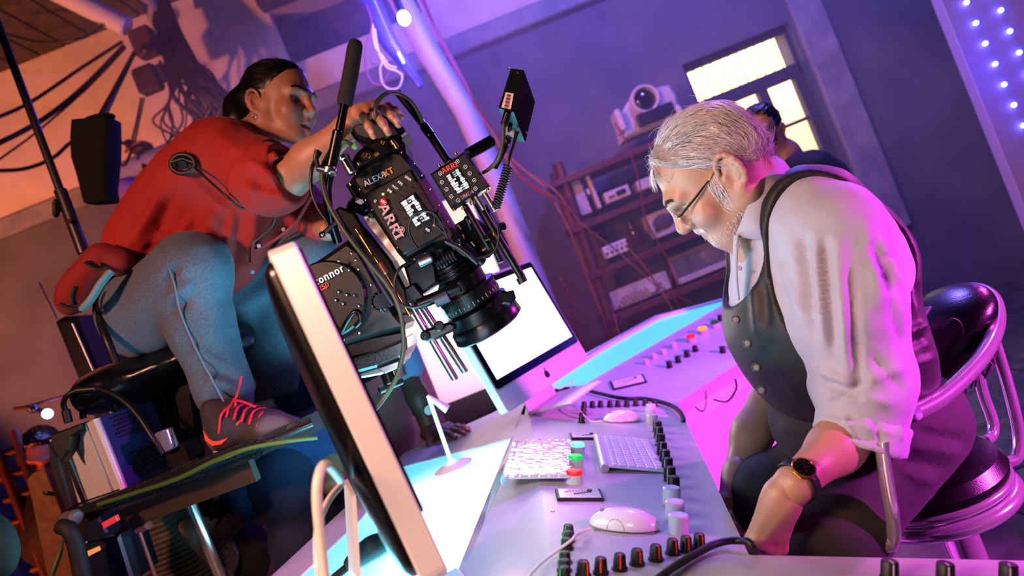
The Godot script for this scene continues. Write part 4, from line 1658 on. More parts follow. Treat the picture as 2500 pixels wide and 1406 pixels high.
# a computer with its screen's lower left corner at the origin of t, x to the right and z out of the screen
func all_in_one(o: Node3D, t: Transform3D, lit: bool, foot_at: float) -> void:
	var sw := 0.433
	var sh := 0.271
	var rect := func(x0: float, y0: float, x1: float, y1: float, r: float) -> PackedVector2Array:
		var p := PackedVector2Array()
		for c in [[x1 - r, y1 - r, 0.0], [x0 + r, y1 - r, PI / 2], [x0 + r, y0 + r, PI], [x1 - r, y0 + r, PI * 1.5]]:
			for k in 5:
				var a: float = c[2] + PI / 2 * k / 4.0
				p.append(Vector2(c[0] + cos(a) * r, c[1] + sin(a) * r))
		return p
	var x0 := -0.026
	var x1 := sw + 0.026
	var y0 := -0.096
	var y1 := sh + 0.028
	var m := MB.new()
	m.prism(t * Transform3D(Basis(), Vector3(0, 0, -0.016)), rect.call(x0, y0, x1, y1, 0.014), 0.03, 0.002)
	part("aluminium_case", m, mats["aluminium"], o)
	# bulging black back
	var rings := []
	for k in 7:
		var u := k / 6.0
		var inset := 0.012 + 0.2 * (1.0 - sqrt(1.0 - pow(u, 2.4) * 0.98))
		var z := -0.03 - 0.02 * (1.0 - pow(1.0 - u, 2.2))
		var ring := PackedVector3Array()
		for v in rect.call(x0 + inset, y0 + inset * 0.8, x1 - inset, y1 - inset * 0.8, maxf(0.012 + inset * 0.4, 0.01)):
			ring.append(t * Vector3(v.x, v.y, z))
		ring.reverse()
		rings.append(ring)
	m = MB.new()
	m.loft(rings)
	part("black_back", m, mat("back_plastic", Color(0.03, 0.03, 0.032), 0.28), o)
	m = MB.new()
	m.prism(t * Transform3D(Basis(), Vector3(0, 0, 0.0)), rect.call(x0 + 0.008, -0.026, x1 - 0.008, y1 - 0.008, 0.01), 0.006, 0.001)
	part("bezel", m, mat("bezel_black", Color(0.015, 0.015, 0.018), 0.12), o)
	m = MB.new()
	m.slab([t * Vector3(0, 0, 0.003), t * Vector3(sw, 0, 0.003), t * Vector3(sw, sh, 0.003), t * Vector3(0, sh, 0.003)], t.basis.z * 0.0008)
	part("screen", m, glow("screen_white", Color(1.0, 0.985, 0.9), 1.25) if lit else glow("screen_cool", Color(0.85, 0.95, 1.0), 1.1), o)
	# fruit mark on the chin
	var fruit := PackedVector2Array()
	for k in 40:
		var a := PI / 2 + TAU * k / 40.0
		var r := 0.0125 * (1.0 + 0.06 * cos(3 * (a - PI / 2)) - 0.14 * exp(-pow(wrapf(a - PI / 2, -PI, PI) / 0.3, 2)) - 0.08 * exp(-pow(wrapf(a + PI / 2, -PI, PI) / 0.3, 2)))
		var v := Vector2(cos(a) * r * 0.95, sin(a) * r)
		var bite := Vector2(0.0165, 0.002)
		if v.distance_to(bite) < 0.0062:
			v = bite + (v - bite).normalized() * 0.0062
		fruit.append(v)
	m = MB.new()
	var fc := t * Transform3D(Basis(), Vector3(sw / 2, -0.062, -0.0008))
	m.prism(fc, fruit, 0.001)
	var leaf := PackedVector2Array()
	for k in 12:
		var a := TAU * k / 12.0
		leaf.append(Vector2(0.0022, 0.0168) + Vector2(cos(a) * 0.0062, sin(a) * 0.0024).rotated(0.9))
	m.prism(fc, leaf, 0.001)
	part("fruit_mark", m, mats["black_plastic"], o)
	# bent foot
	m = MB.new()
	var cx := sw / 2
	var base := t * Vector3(cx, y0, -0.03)
	var fx := Vector3(t.basis.x.x, 0, t.basis.x.z).normalized()
	var fz := fx.cross(Vector3.UP)
	var b := Vector3(base.x, DESK_Y + 0.005, base.z)
	m.box(Transform3D(Basis(fx, Vector3.UP, fz), b + fz * foot_at), Vector3(0.19, 0.009, 0.17), 0.003)
	part("foot", m, mats["aluminium"], o)
	m = MB.new()
	m.slab([t * Vector3(cx - 0.08, 0.0, -0.052), t * Vector3(cx + 0.08, 0.0, -0.052), b + fx * 0.08 + fz * (foot_at - 0.084), b - fx * 0.08 + fz * (foot_at - 0.084)], -fz * 0.006)
	part("neck", m, mats["aluminium"], o)


func computers() -> void:
	# lit computer facing the seated man
	var bl := P(1212, 928, 1.95)
	var br := P(1398, 820, 2.3)
	var tr := P(1290, 642, 2.33)
	var x := (br - bl).normalized()
	var up := (tr - br)
	var t := frame(bl, x, up)
	var o := thing("desktop_computer", "slim desktop computer with a blank white lit screen", "computer", Vector3(bl.x, DESK_Y, bl.z))
	all_in_one(o, t, true, 0.05)
	area("screen_light", t * Transform3D(Basis(Vector3(1, 0, 0), Vector3(0, -1, 0), Vector3(0, 0, -1)), Vector3(0.216, 0.135, 0.02)), Vector2(0.42, 0.26), Color(1.0, 0.97, 0.9), 0.35)
	# the near computer, seen edge on from behind
	var top := P(697, 634, 0.72)
	var bot := P(1068, 1430, 0.72)
	var up2 := (top - bot).normalized()
	var far := Vector3(-0.155, 0, -0.45).normalized()
	far = (far - up2 * far.dot(up2)).normalized()
	# the screen faces right: its x axis runs from the near edge to the far edge, seen from the screen's side
	var zf := far.cross(up2)
	# the near edge is the screen's left one when it faces the console
	var org := bot + up2 * 0.098 + far * 0.026 + zf * 0.018
	var t2 := Transform3D(Basis(far, up2, zf), org)
	o = thing("desktop_computer", "slim desktop computer seen edge on with its black back in shade", "computer", Vector3(org.x, DESK_Y, org.z))
	all_in_one(o, t2, false, -0.01)
	area("screen_light", t2 * Transform3D(Basis(Vector3(1, 0, 0), Vector3(0, -1, 0), Vector3(0, 0, -1)), Vector3(0.216, 0.135, 0.02)), Vector2(0.42, 0.26), Color(0.9, 0.95, 1.0), 0.25)
	# its white cord and black plug
	var m := MB.new()
	m.tube(spline([P(800, 1460, 0.68), P(784, 1330, 0.68), P(774, 1210, 0.68), P(782, 1150, 0.69), P(800, 1135, 0.72), P(830, 1170, 0.8)], 8), 0.0052, 10)
	single("power_cable", m, mats["white_wire"], "thick white cord looping behind the edge on computer", "cord", "cords behind the near computer")
	m = MB.new()
	m.tube(spline([P(835, 1180, 0.85), P(800, 1225, 0.8), P(776, 1290, 0.75), P(776, 1380, 0.72), P(792, 1460, 0.72)], 8), 0.004, 10)
	single("power_cable", m, mats["white_wire"], "thin white cord behind the thick white loop", "cord", "cords behind the near computer")
	o = thing("power_plug", "black power plug on its cord lying on the glowing panel", "plug", P(880, 1350, 1.0))
	m = MB.new()
	m.tube(spline([P(935, 1325, 1.02), P(905, 1340, 1.0), P(870, 1365, 1.0), P(850, 1382, 1.0)], 4), [0.016, 0.017, 0.018, 0.018, 0.018, 0.017, 0.017, 0.016, 0.015, 0.013, 0.012, 0.011, 0.01], 10)
	part("plug_body", m, mats["black_rubber"], o)
	m = MB.new()
	m.tube(spline([P(850, 1382, 1.0), P(810, 1415, 0.98), P(770, 1450, 0.96)], 5), 0.006, 8)
	part("cord", m, mats["black_rubber"], o)
	# white set wall with dark skirting behind the desk
	var dwl := 3.0
	var c0 := P(914, 592, dwl)
	var c1 := P(1150, 486, dwl)
	m = MB.new()
	m.box(Transform3D(Basis(), Vector3((c0.x + c1.x) / 2, c0.y / 2 + 0.03, -dwl - 0.05)), Vector3(c1.x - c0.x, c0.y + 0.06, 0.06), 0.004)
	single("set_wall", m, mat("set_white", Color(0.84, 0.82, 0.76), 0.7), "plain white set wall panel behind the desk, bright at its top", "panel")
	var sk0 := T(985, 1102, 0.0) * 0 + P(990, 1102, dwl)
	m = MB.new()
	m.box(Transform3D(Basis(), Vector3((c0.x + c1.x) / 2, sk0.y + 0.06, -dwl)), Vector3(c1.x - c0.x, 0.13, 0.03), 0.004)
	single("skirting_strip", m, mat("skirting_navy", Color(0.05, 0.06, 0.08), 0.5), "dark strip along the foot of the white set wall", "strip")
	spot("set_wall_lamp", P(1040, 760, 2.35), P(1050, 600, 3.0), Color(1.0, 0.95, 0.86), 0.9, 62, 0.1)


# a flat picture quad (screens, print): corners from the lower left, counter-clockwise
func picture(q: Array, mt: Material, called: String, parent: Node3D) -> MeshInstance3D:
	var st := SurfaceTool.new()
	st.begin(Mesh.PRIMITIVE_TRIANGLES)
	var uv := [Vector2(0, 1), Vector2(1, 1), Vector2(1, 0), Vector2(0, 0)]
	for i in [0, 2, 1, 0, 3, 2]:
		st.set_uv(uv[i])
		st.add_vertex(q[i])
	st.generate_normals()
	return part(called, st.commit(), mt, parent)


func readout(called: String, seed_: int, w: int, h: int) -> StandardMaterial3D:
	var r := RandomNumberGenerator.new()
	r.seed = seed_
	var im := Image.create(w, h, false, Image.FORMAT_RGB8)
	im.fill(Color(0.008, 0.008, 0.012))
	var wh := Color(0.93, 0.95, 1.0)
	# two columns of menu rows, lit letters on a dark ground
	for row in 10:
		var y := int(h * (0.03 + row * 0.096))
		var a := 0.02 + r.randf() * 0.05
		im.fill_rect(Rect2i(int(w * a), y, int(w * (0.24 + r.randf() * 0.2)), int(h * 0.082)), wh)
		var b := 0.62 + r.randf() * 0.07
		im.fill_rect(Rect2i(int(w * b), y, int(w * (0.96 - b - r.randf() * 0.12)), int(h * 0.082)), wh)
		if row < 3 or row > 6:
			for k in 7:
				im.fill_rect(Rect2i(int(w * (0.46 + k * 0.025)), y + 1, maxi(1, int(w * 0.012)), int(h * 0.06)), wh)
	var m := mat(called, Color(0.02, 0.02, 0.02), 0.3)
	m.emission_enabled = true
	m.emission_texture = ImageTexture.create_from_image(im)
	m.emission = Color.BLACK
	m.emission_energy_multiplier = 1.3
	return m


func rodp(m: MB, x0: float, y0: float, x1: float, y1: float, d0: float, d1: float, r: float, bev := 0.0, seg := 16) -> void:
	m.cyl(P(x0, y0, d0), P(x1, y1, d1), r * (d0 + d1) * 0.5 / F, seg, bev)


# a solid whose front outline is a list of pixels at distance d, deep metres thick behind it
func plate(m: MB, pix: Array, d: float, deep: float, bev := 0.003) -> void:
	var poly := PackedVector2Array()
	var o := P(1250, 703, d)
	for q in pix:
		poly.append(Vector2(q[0] - 1250.0, 703.0 - q[1]) * d / F)
	m.prism(Transform3D(Basis(R_, U_, ZB), o - ZB * (deep * 0.5)), poly, deep, bev)


func film_camera() -> void:
	var d := 1.42
	var an := deg_to_rad(27.5)
	var cx := R_ * cos(an) + U_ * sin(an)      # along the name on the camera
	var cy := -R_ * sin(an) + U_ * cos(an)     # towards its back
	var blk: Material = mat("camera_black", Color(0.02, 0.018, 0.019), 0.4)
	blk.normal_enabled = true
	blk.normal_texture = noise_normal(31, 0.2, 0.3)
	blk.uv1_triplanar = true
	blk.uv1_scale = Vector3.ONE * 30.0
	var dkm: Material = mats["satin_black"]
	var o := thing("film_camera", "big black digital film camera tilted down with two lit readouts", "camera", P(1000, 650, 1.5))
	var m := MB.new()
	plate(m, [[852, 440], [872, 408], [958, 362], [984, 366], [1002, 386], [1034, 424], [1120, 572], [1110, 592], [1062, 602], [992, 644], [968, 616], [886, 492]], d, 0.16, 0.012)
	part("body", m, blk, o)
	m = MB.new()
	plate(m, [[884, 476], [1002, 412], [1092, 566], [1056, 590], [984, 622], [962, 600]], d - 0.006, 0.012, 0.004)
	var face := part("side_panel", m, blk, o)
	m = MB.new()
	plate(m, [[992, 628], [1108, 574], [1104, 596], [1054, 612], [1000, 650]], d - 0.003, 0.1, 0.006)
	part("lens_mount_block", m, dkm, o)
	m = MB.new()
	plate(m, [[843, 450], [856, 444], [878, 484], [866, 492]], d + 0.0, 0.06, 0.005)
	part("side_latch", m, dkm, o)
	# writing
	var fd := d - 0.0075
	words("ALEXA", frame(P(915, 437, d - 0.002), cx, cy), 0.0115, mats["print_white"], o, "name_lettering", false, 1.15)
	words("XT", frame(P(948, 420, d - 0.002), cx, cy), 0.0125, mat("xt_orange", Color(1.0, 0.55, 0.1), 0.5), o, "name_lettering", true, 1.1)
	words("ARRI", frame(P(955, 541, fd - 0.006), -cy, cx), 0.0195, mat("logo_pink", Color(0.8, 0.6, 0.6), 0.5), o, "maker_lettering", true, 1.3)
	words("®", frame(P(979, 562, fd - 0.006), -cy, cx), 0.014, mats["logo_pink"], o, "maker_lettering")
	# buttons on the side
	var bd := fd - 0.006
	for q in [[996, 435, 9, "user_button"], [977, 447, 5, "button"], [964, 457, 5, "button"], [951, 466, 5, "button"], [1005, 457, 4, "button"], [989, 467, 4, "button"], [975, 476, 4, "button"], [916, 491, 5, "button"], [1027, 474, 3, "button"], [1040, 494, 3, "button"], [973, 512, 3, "button"], [986, 533, 3, "button"], [1060, 550, 3, "button"], [1044, 561, 4, "button"]]:
		m = MB.new()
		rodp(m, q[0], q[1], q[0], q[1], d, bd - 0.002, q[3] == "" and 1.0 or float(q[2]) * 1.25, 0.0015)
		part(q[3], m, mat("button_navy", Color(0.03, 0.05, 0.1), 0.35), o)
	for q in [["USER", 996, 435, 0.0045], ["FPS", 977, 447, 0.005], ["SHUT", 964, 457, 0.004], ["WB", 951, 466, 0.005], ["EI", 1060, 550, 0.004], ["ND", 1044, 561, 0.005], ["G", 916, 491, 0.006]]:
		words(q[0], frame(P(q[1], q[2], bd - 0.0028), (cx * 0.5 - cy).normalized(), (cx + cy * 0.5).normalized()), q[3], mats["print_white"], o, "button_lettering")
	m = MB.new()
	rodp(m, 936, 493, 936, 493, d, bd - 0.003, 10, 0.002)
	part("record_button", m, mat("record_red", Color(0.75, 0.04, 0.03), 0.35), o)
	words("REC", frame(P(936, 493, bd - 0.004), (cx * 0.5 - cy).normalized(), (cx + cy * 0.5).normalized()), 0.0055, mats["print_white"], o, "button_lettering")
	m = MB.new()
	m.ball(Transform3D(Basis(), P(935, 474, bd)), Vector3.ONE * 0.0025, 10)
	part("record_light", m, glow("amber_led", Color(1.0, 0.75, 0.15), 3.0), o)
	# readout
	var s0 := P(1016, 557, bd)
	var s1 := P(1054, 534, bd)
	m = MB.new()
	plate(m, [[972, 494], [1011, 468], [1058, 534], [1016, 560]], bd + 0.002, 0.006, 0.002)
	part("display_bezel", m, mats["black_plastic"], o)
	picture([P(1016, 555, bd - 0.001), P(1053, 533, bd - 0.001), P(1010, 472, bd - 0.001), P(976, 494, bd - 0.001)], readout("side_readout", 3, 60, 110), "display_screen", o)
	# rivets round the body, handles and fittings on top
	for q in [[878, 462], [892, 488], [908, 512], [1012, 398], [1030, 428], [1050, 462], [1072, 500], [1094, 540], [970, 604], [1012, 632], [1038, 618], [1088, 590], [868, 424], [980, 372]]:
		m = MB.new()
		m.ball(Transform3D(Basis(), P(q[0], q[1], d - 0.002)), Vector3.ONE * 0.0028, 8)
		part("screw", m, mats["shiny_bolt"], o)
	m = MB.new()
	plate(m, [[850, 404], [868, 372], [900, 344], [960, 332], [986, 346], [990, 372], [960, 372], [880, 412], [862, 428]], 1.425, 0.13, 0.008)
	part("rear_panel", m, dkm, o)
	m = MB.new()
	rodp(m, 836, 380, 842, 392, 1.4, 1.4, 15, 0.003)
	rodp(m, 842, 390, 862, 424, 1.4, 1.4, 13, 0.002)
	part("power_socket", m, mats["brushed_steel"], o)
	for q in [[886, 386, 894, 374], [898, 378, 905, 384], [914, 380, 924, 372], [932, 352, 936, 344], [962, 350, 970, 362], [956, 342, 962, 352], [854, 446, 858, 452], [874, 396, 878, 402]]:
		m = MB.new()
		rodp(m, q[0], q[1], q[2], q[3], 1.39, 1.39, 6, 0.001)
		part("socket", m, mats["brass"], o)
	# battery block under the hand
	m = MB.new()
	plate(m, [[846, 310], [880, 282], [914, 256], [936, 250], [964, 282], [992, 321], [978, 340], [955, 345], [924, 352], [886, 348], [862, 336]], 1.44, 0.12, 0.012)
	part("battery", m, mats["black_plastic"], o)
	m = MB.new()
	plate(m, [[946, 282], [960, 278], [990, 320], [978, 330], [968, 322]], 1.425, 0.03, 0.004)
	part("battery_plate", m, dkm, o)
	# lens
	var a := P(1072, 600, 1.49)
	var b := P(1196, 800, 1.53)
	var lt := MB.along(a, b)
	var len_ := a.distance_to(b)
	var k := 1.45 / F
	m = MB.new()
	m.lathe(lt, [Vector2(0, 0), Vector2(40 * k, 0), Vector2(44 * k, len_ * 0.16), Vector2(50 * k, len_ * 0.2), Vector2(52 * k, len_ * 0.34), Vector2(62 * k, len_ * 0.38), Vector2(62 * k, len_ * 0.5), Vector2(0, len_ * 0.5)], 40)
	var lens := part("lens", m, dkm, o)
	m = MB.new()
	for i in 3:
		var y := len_ * (0.2 + 0.05 * i)
		m.lathe(lt, [Vector2(50 * k, y), Vector2(54.5 * k, y + 0.002), Vector2(54.5 * k, y + 0.007), Vector2(50 * k, y + 0.009)], 40)
	part("aperture_ring", m, mats["black_metal"], lens)
	m = MB.new()
	m.lathe(lt, [Vector2(58 * k, len_ * 0.5), Vector2(76 * k, len_ * 0.52), Vector2(76 * k, len_ * 0.68), Vector2(70 * k, len_ * 0.7)], 48)
	for i in 60:
		var t := lt * Transform3D(Basis(Vector3.UP, TAU * i / 60.0), Vector3.ZERO)
		m.box(t * Transform3D(Basis(), Vector3(76.5 * k, len_ * 0.545, 0)), Vector3(0.0022, len_ * 0.035, 0.0034))
	part("focus_ring", m, mats["black_metal"], lens)
	m = MB.new()
	for i in 36:
		var t := lt * Transform3D(Basis(Vector3.UP, TAU * i / 36.0), Vector3.ZERO)
		m.box(t * Transform3D(Basis(), Vector3(76.3 * k, len_ * 0.64, 0)), Vector3(0.001, len_ * (0.05 if i % 3 == 0 else 0.028), 0.0011))
	part("scale_marks", m, mat("scale_ivory", Color(0.75, 0.65, 0.55), 0.5), lens)
	m = MB.new()
	m.lathe(lt, [Vector2(70 * k, len_ * 0.7), Vector2(84 * k, len_ * 0.72), Vector2(86 * k, len_ * 0.84), Vector2(94 * k, len_ * 0.88), Vector2(96 * k, len_ * 0.98), Vector2(90 * k, len_ * 1.0), Vector2(84 * k, len_ * 0.95), Vector2(0, len_ * 0.93)], 48)
	part("lens_front", m, mats["satin_black"], lens)
	m = MB.new()
	plate(m, [[1222, 708], [1238, 712], [1254, 708], [1260, 728], [1246, 744], [1224, 742]], 1.4, 0.04, 0.004)
	part("hood_flag", m, dkm, o)
	# text band on the lens
	for q in ["2.8", "4", "5.6", "8", "11", "16"]:
		var i := ["2.8", "4", "5.6", "8", "11", "16"].find(q)
		var u := -0.95 + i * 0.36
		var t := lt * Transform3D(Basis(Vector3.UP, u + PI / 2), Vector3.ZERO)
		var at := t * Vector3(62.8 * k, len_ * 0.42, 0)
		var nrm := (t.basis.x).normalized()
		if nrm.dot(ZB) > 0.15:
			var tw := Transform3D(Basis(nrm.cross(lt.basis.y) * -1.0, -lt.basis.y, nrm), at)
			words(q, frame(at, lt.basis.y.cross(nrm) * -1.0, -lt.basis.y), 0.009, mats["scale_ivory"], o, "scale_lettering")
	# focus motor and small parts between body and lens
	m = MB.new()
	plate(m, [[985, 650], [1052, 622], [1064, 650], [1070, 690], [1030, 720], [1000, 700]], 1.46, 0.06, 0.006)
	part("motor_bracket", m, dkm, o)
	m = MB.new()
	rodp(m, 1020, 645, 1055, 628, 1.39, 1.39, 11, 0.003)
	part("motor_plug", m, mats["brushed_steel"], o)
	m = MB.new()
	rodp(m, 1062, 645, 1110, 620, 1.42, 1.42, 14, 0.002)
	for i in 7:
		var c := P(1066 + i * 7, 643 - i * 3.6, 1.42)
		m.ring(MB.along(c, c + (P(1110, 620, 1.42) - P(1062, 645, 1.42))), 0.0125, 0.0022, 20, 6)
	part("lens_motor", m, mats["black_metal"], o)
	m = MB.new()
	rodp(m, 1018, 745, 1125, 700, 1.38, 1.38, 14, 0.003)
	part("follow_focus_barrel", m, dkm, o)
	m = MB.new()
	rodp(m, 1062, 738, 1095, 722, 1.372, 1.372, 14.6, 0.001)
	part("barrel_scale", m, mat("scale_blue", Color(0.2, 0.23, 0.3), 0.4), o)
	m = MB.new()
	plate(m, [[985, 705], [1010, 690], [1036, 724], [1030, 748], [1010, 760], [990, 740]], 1.43, 0.05, 0.004)
	part("clamp_block", m, dkm, o)
	# support rods
	for q in [[1000, 738, 1113, 928, 1.4], [1022, 735, 1137, 909, 1.44]]:
		m = MB.new()
		rodp(m, q[0], q[1], q[2], q[3], q[4], q[4], 9, 0.002, 20)
		part("support_rod", m, mats["brushed_steel"], o)
	m = MB.new()
	plate(m, [[1027, 812], [1040, 804], [1098, 786], [1112, 792], [1112, 806], [1060, 832], [1040, 834], [1028, 826]], 1.385, 0.04, 0.005)
	rodp(m, 1038, 820, 1038, 820, 1.39, 1.375, 12, 0.002)
	part("rod_bridge", m, dkm, o)
	m = MB.new()
	rodp(m, 1072, 796, 1072, 796, 1.39, 1.36, 13, 0.003)
	rodp(m, 1038, 820, 1038, 820, 1.39, 1.373, 4, 0.001)
	part("bridge_knob", m, mats["black_metal"], o)
	# top rods on the right with their end caps
	for q in [[1150, 470, 1276, 680, 1.44, 10], [1134, 500, 1180, 580, 1.42, 8], [1200, 590, 1224, 640, 1.46, 8]]:
		m = MB.new()
		rodp(m, q[0], q[1], q[2], q[3], q[4], q[4], q[5], 0.002)
		part("top_rod", m, mats["black_metal"], o)
	m = MB.new()
	rodp(m, 1270, 676, 1278, 690, 1.44, 1.44, 12, 0.001)
	part("rod_end", m, mats["black_plastic"], o)
	m = MB.new()
	for q in [[1106, 556, 1128, 590, 12], [1140, 530, 1150, 560, 9], [1160, 548, 1196, 606, 10], [1128, 604, 1180, 640, 14], [1190, 560, 1232, 552, 11], [1182, 500, 1236, 600, 7]]:
		rodp(m, q[0], q[1], q[2], q[3], 1.45, 1.47, q[4], 0.002)
	plate(m, [[1110, 548], [1150, 524], [1206, 560], [1216, 600], [1196, 628], [1160, 640], [1124, 600]], 1.49, 0.05, 0.004)
	part("motor_cluster", m, mats["black_metal"], o)
	for q in [[1118, 548, 1126, 560], [1146, 536, 1150, 545], [1160, 560, 1168, 556], [1184, 586, 1196, 582], [1176, 610, 1186, 604], [1150, 590, 1160, 600], [1130, 572, 1134, 580], [1204, 568, 1208, 576]]:
		m = MB.new()
		rodp(m, q[0], q[1], q[2], q[3], 1.43, 1.43, 3, 0.0005)
		part("pin", m, mats["brass"], o)
	# bracing arm up to the right of the hand
	m = MB.new()
	rodp(m, 970, 224, 1048, 322, 1.5, 1.47, 9.5, 0.003)
	rodp(m, 1040, 312, 1096, 396, 1.47, 1.44, 11, 0.003)
	rodp(m, 1034, 306, 1054, 332, 1.47, 1.46, 12, 0.002)
	part("bracing_arm", m, dkm, o)
	# ---- lens control unit
	var u := thing("lens_control_unit", "square black control unit with round buttons and a lit readout", "control unit", P(1120, 440, 1.38))
	m = MB.new()
	plate(m, [[1050, 424], [1135, 368], [1197, 454], [1101, 509]], 1.37, 0.05, 0.004)
	part("case", m, blk, u)
	m = MB.new()
	plate(m, [[1056, 426], [1134, 375], [1190, 453], [1103, 502]], 1.366, 0.006, 0.001)
	part("face", m, mats["black_plastic"], u)
	picture([P(1117, 475, 1.3655), P(1151, 456, 1.3655), P(1121, 408, 1.3655), P(1087, 430, 1.3655)], readout("unit_readout", 9, 60, 90), "display_screen", u)
	words("ARRI", frame(P(1098, 409, 1.3645), cx, cy), 0.011, mat("logo_red", Color(0.85, 0.25, 0.2), 0.5), u, "maker_lettering")
	words("UMC-4", frame(P(1141, 475, 1.3645), cx, cy), 0.0065, mats["logo_pink"], u, "model_lettering", false)
	for q in [[1117, 394], [1136, 407], [1147, 423], [1158, 440], [1161, 460], [1075, 423], [1079, 445], [1090, 462], [1102, 479], [1119, 489]]:
		var c := P(q[0], q[1], 1.363)
		m = MB.new()
		m.ring(Transform3D(Basis(R_, ZB, -U_), c), 0.0034, 0.0005, 20, 5)
		m.ball(Transform3D(Basis(), c), Vector3.ONE * 0.001, 8)
		part("round_button", m, mats["print_white"], u)
	for q in [[1072, 402], [1112, 372], [1190, 460], [1108, 508], [1152, 488], [1130, 505]]:
		m = MB.new()
		rodp(m, q[0], q[1], q[0] + 3, q[1] + 6, 1.37, 1.37, 5, 0.001)
		part("case_fitting", m, mats["brass"], u)
	m = MB.new()
	rodp(m, 1140, 378, 1204, 342, 1.42, 1.44, 15, 0.003)
	part("motor_tube", m, dkm, u)
	m = MB.new()
	rodp(m, 1160, 478, 1182, 512, 1.38, 1.38, 7, 0.001)
	rodp(m, 1182, 470, 1210, 514, 1.38, 1.38, 8, 0.001)
	rodp(m, 1150, 490, 1156, 500, 1.38, 1.38, 6, 0.001)
	part("socket_plug", m, mats["brushed_steel"], u)
	# ---- video transmitter on its stalk
	u = thing("transmitter_box", "flat black box with a barcode sticker raised on a stalk beside the film camera", "transmitter", P(1240, 345, 1.42))
	m = MB.new()
	var qa := PP([[1217, 264, 1.36], [1254, 274, 1.36], [1279, 171, 1.36], [1247, 167, 1.36]])
	m.slab(qa, R_ * 0.024 - U_ * 0.05 - ZB * 0.05)
	part("case", m, mat("box_black", Color(0.03, 0.03, 0.035), 0.3), u)
	m = MB.new()
	m.slab(PP([[1224, 262, 1.3585], [1247, 267, 1.3585], [1254, 229, 1.3585], [1235, 225, 1.3585]]), ZB * 0.0006)
	part("sticker", m, mat("sticker_pink", Color(0.85, 0.68, 0.66), 0.6), u)
	m = MB.new()
	for i in 12:
		var t := i / 11.0
		var p0 := P(1236.0, 263.0, 1.3575).lerp(P(1242.5, 232.0, 1.3575), t)
		m.box(frame(p0, R_ + U_ * -0.2, U_), Vector3(0.0085, 0.0007 + 0.0006 * (i % 3), 0.0004))
	part("barcode", m, mats["black_plastic"], u)
	for q in [[1244, 168], [1216, 258], [1266, 176], [1287, 322], [1270, 322]]:
		m = MB.new()
		rodp(m, q[0], q[1], q[0] - 3, q[1] + 1, 1.36, 1.36, 4, 0.001)
		part("corner_screw", m, mats["brushed_steel"], u)
	m = MB.new()
	rodp(m, 1240, 272, 1230, 306, 1.36, 1.37, 9, 0.002)
	rodp(m, 1246, 305, 1238, 340, 1.38, 1.41, 5, 0.001)
	m.ball(Transform3D(Basis(), P(1238, 344, 1.41)), Vector3.ONE * 0.0085, 14)
	rodp(m, 1236, 352, 1206, 412, 1.41, 1.41, 8, 0.002)
	part("ball_stalk", m, dkm, u)
	m = MB.new()
	rodp(m, 1234, 316, 1260, 322, 1.4, 1.4, 14, 0.003)
	part("pale_collar", m, mat("collar_pale", Color(0.5, 0.52, 0.5), 0.4), u)
	m = MB.new()
	m.tube(spline(PP([[1230, 304, 1.365], [1228, 345, 1.365], [1218, 385, 1.37], [1195, 412, 1.39], [1180, 422, 1.41]]), 6), 0.0042, 8)
	part("cable", m, mat("olive_cable", Color(0.2, 0.22, 0.12), 0.5), u)
	m = MB.new()
	m.tube(spline(PP([[1262, 322, 1.38], [1252, 360, 1.37], [1244, 385, 1.36], [1239, 408, 1.36]]), 6), [0.0046, 0.0044, 0.004, 0.0036, 0.0034, 0.003, 0.003, 0.003, 0.003, 0.003, 0.003, 0.003, 0.003, 0.003, 0.003, 0.003, 0.003, 0.003, 0.003], 8)
	var coil := []
	var c0 := P(1241, 406, 1.36)
	var c1 := P(1210, 508, 1.37)
	var ct := MB.along(c0, c1)
	for i in 16 * 14:
		var f := i / (16.0 * 14.0)
		coil.append(ct * Vector3(cos(i * TAU / 14) * 0.0082, c0.distance_to(c1) * f, sin(i * TAU / 14) * 0.0082))
	m.tube(coil, 0.0021, 6)
	part("coiled_cable", m, mats["dark_wire"], u)
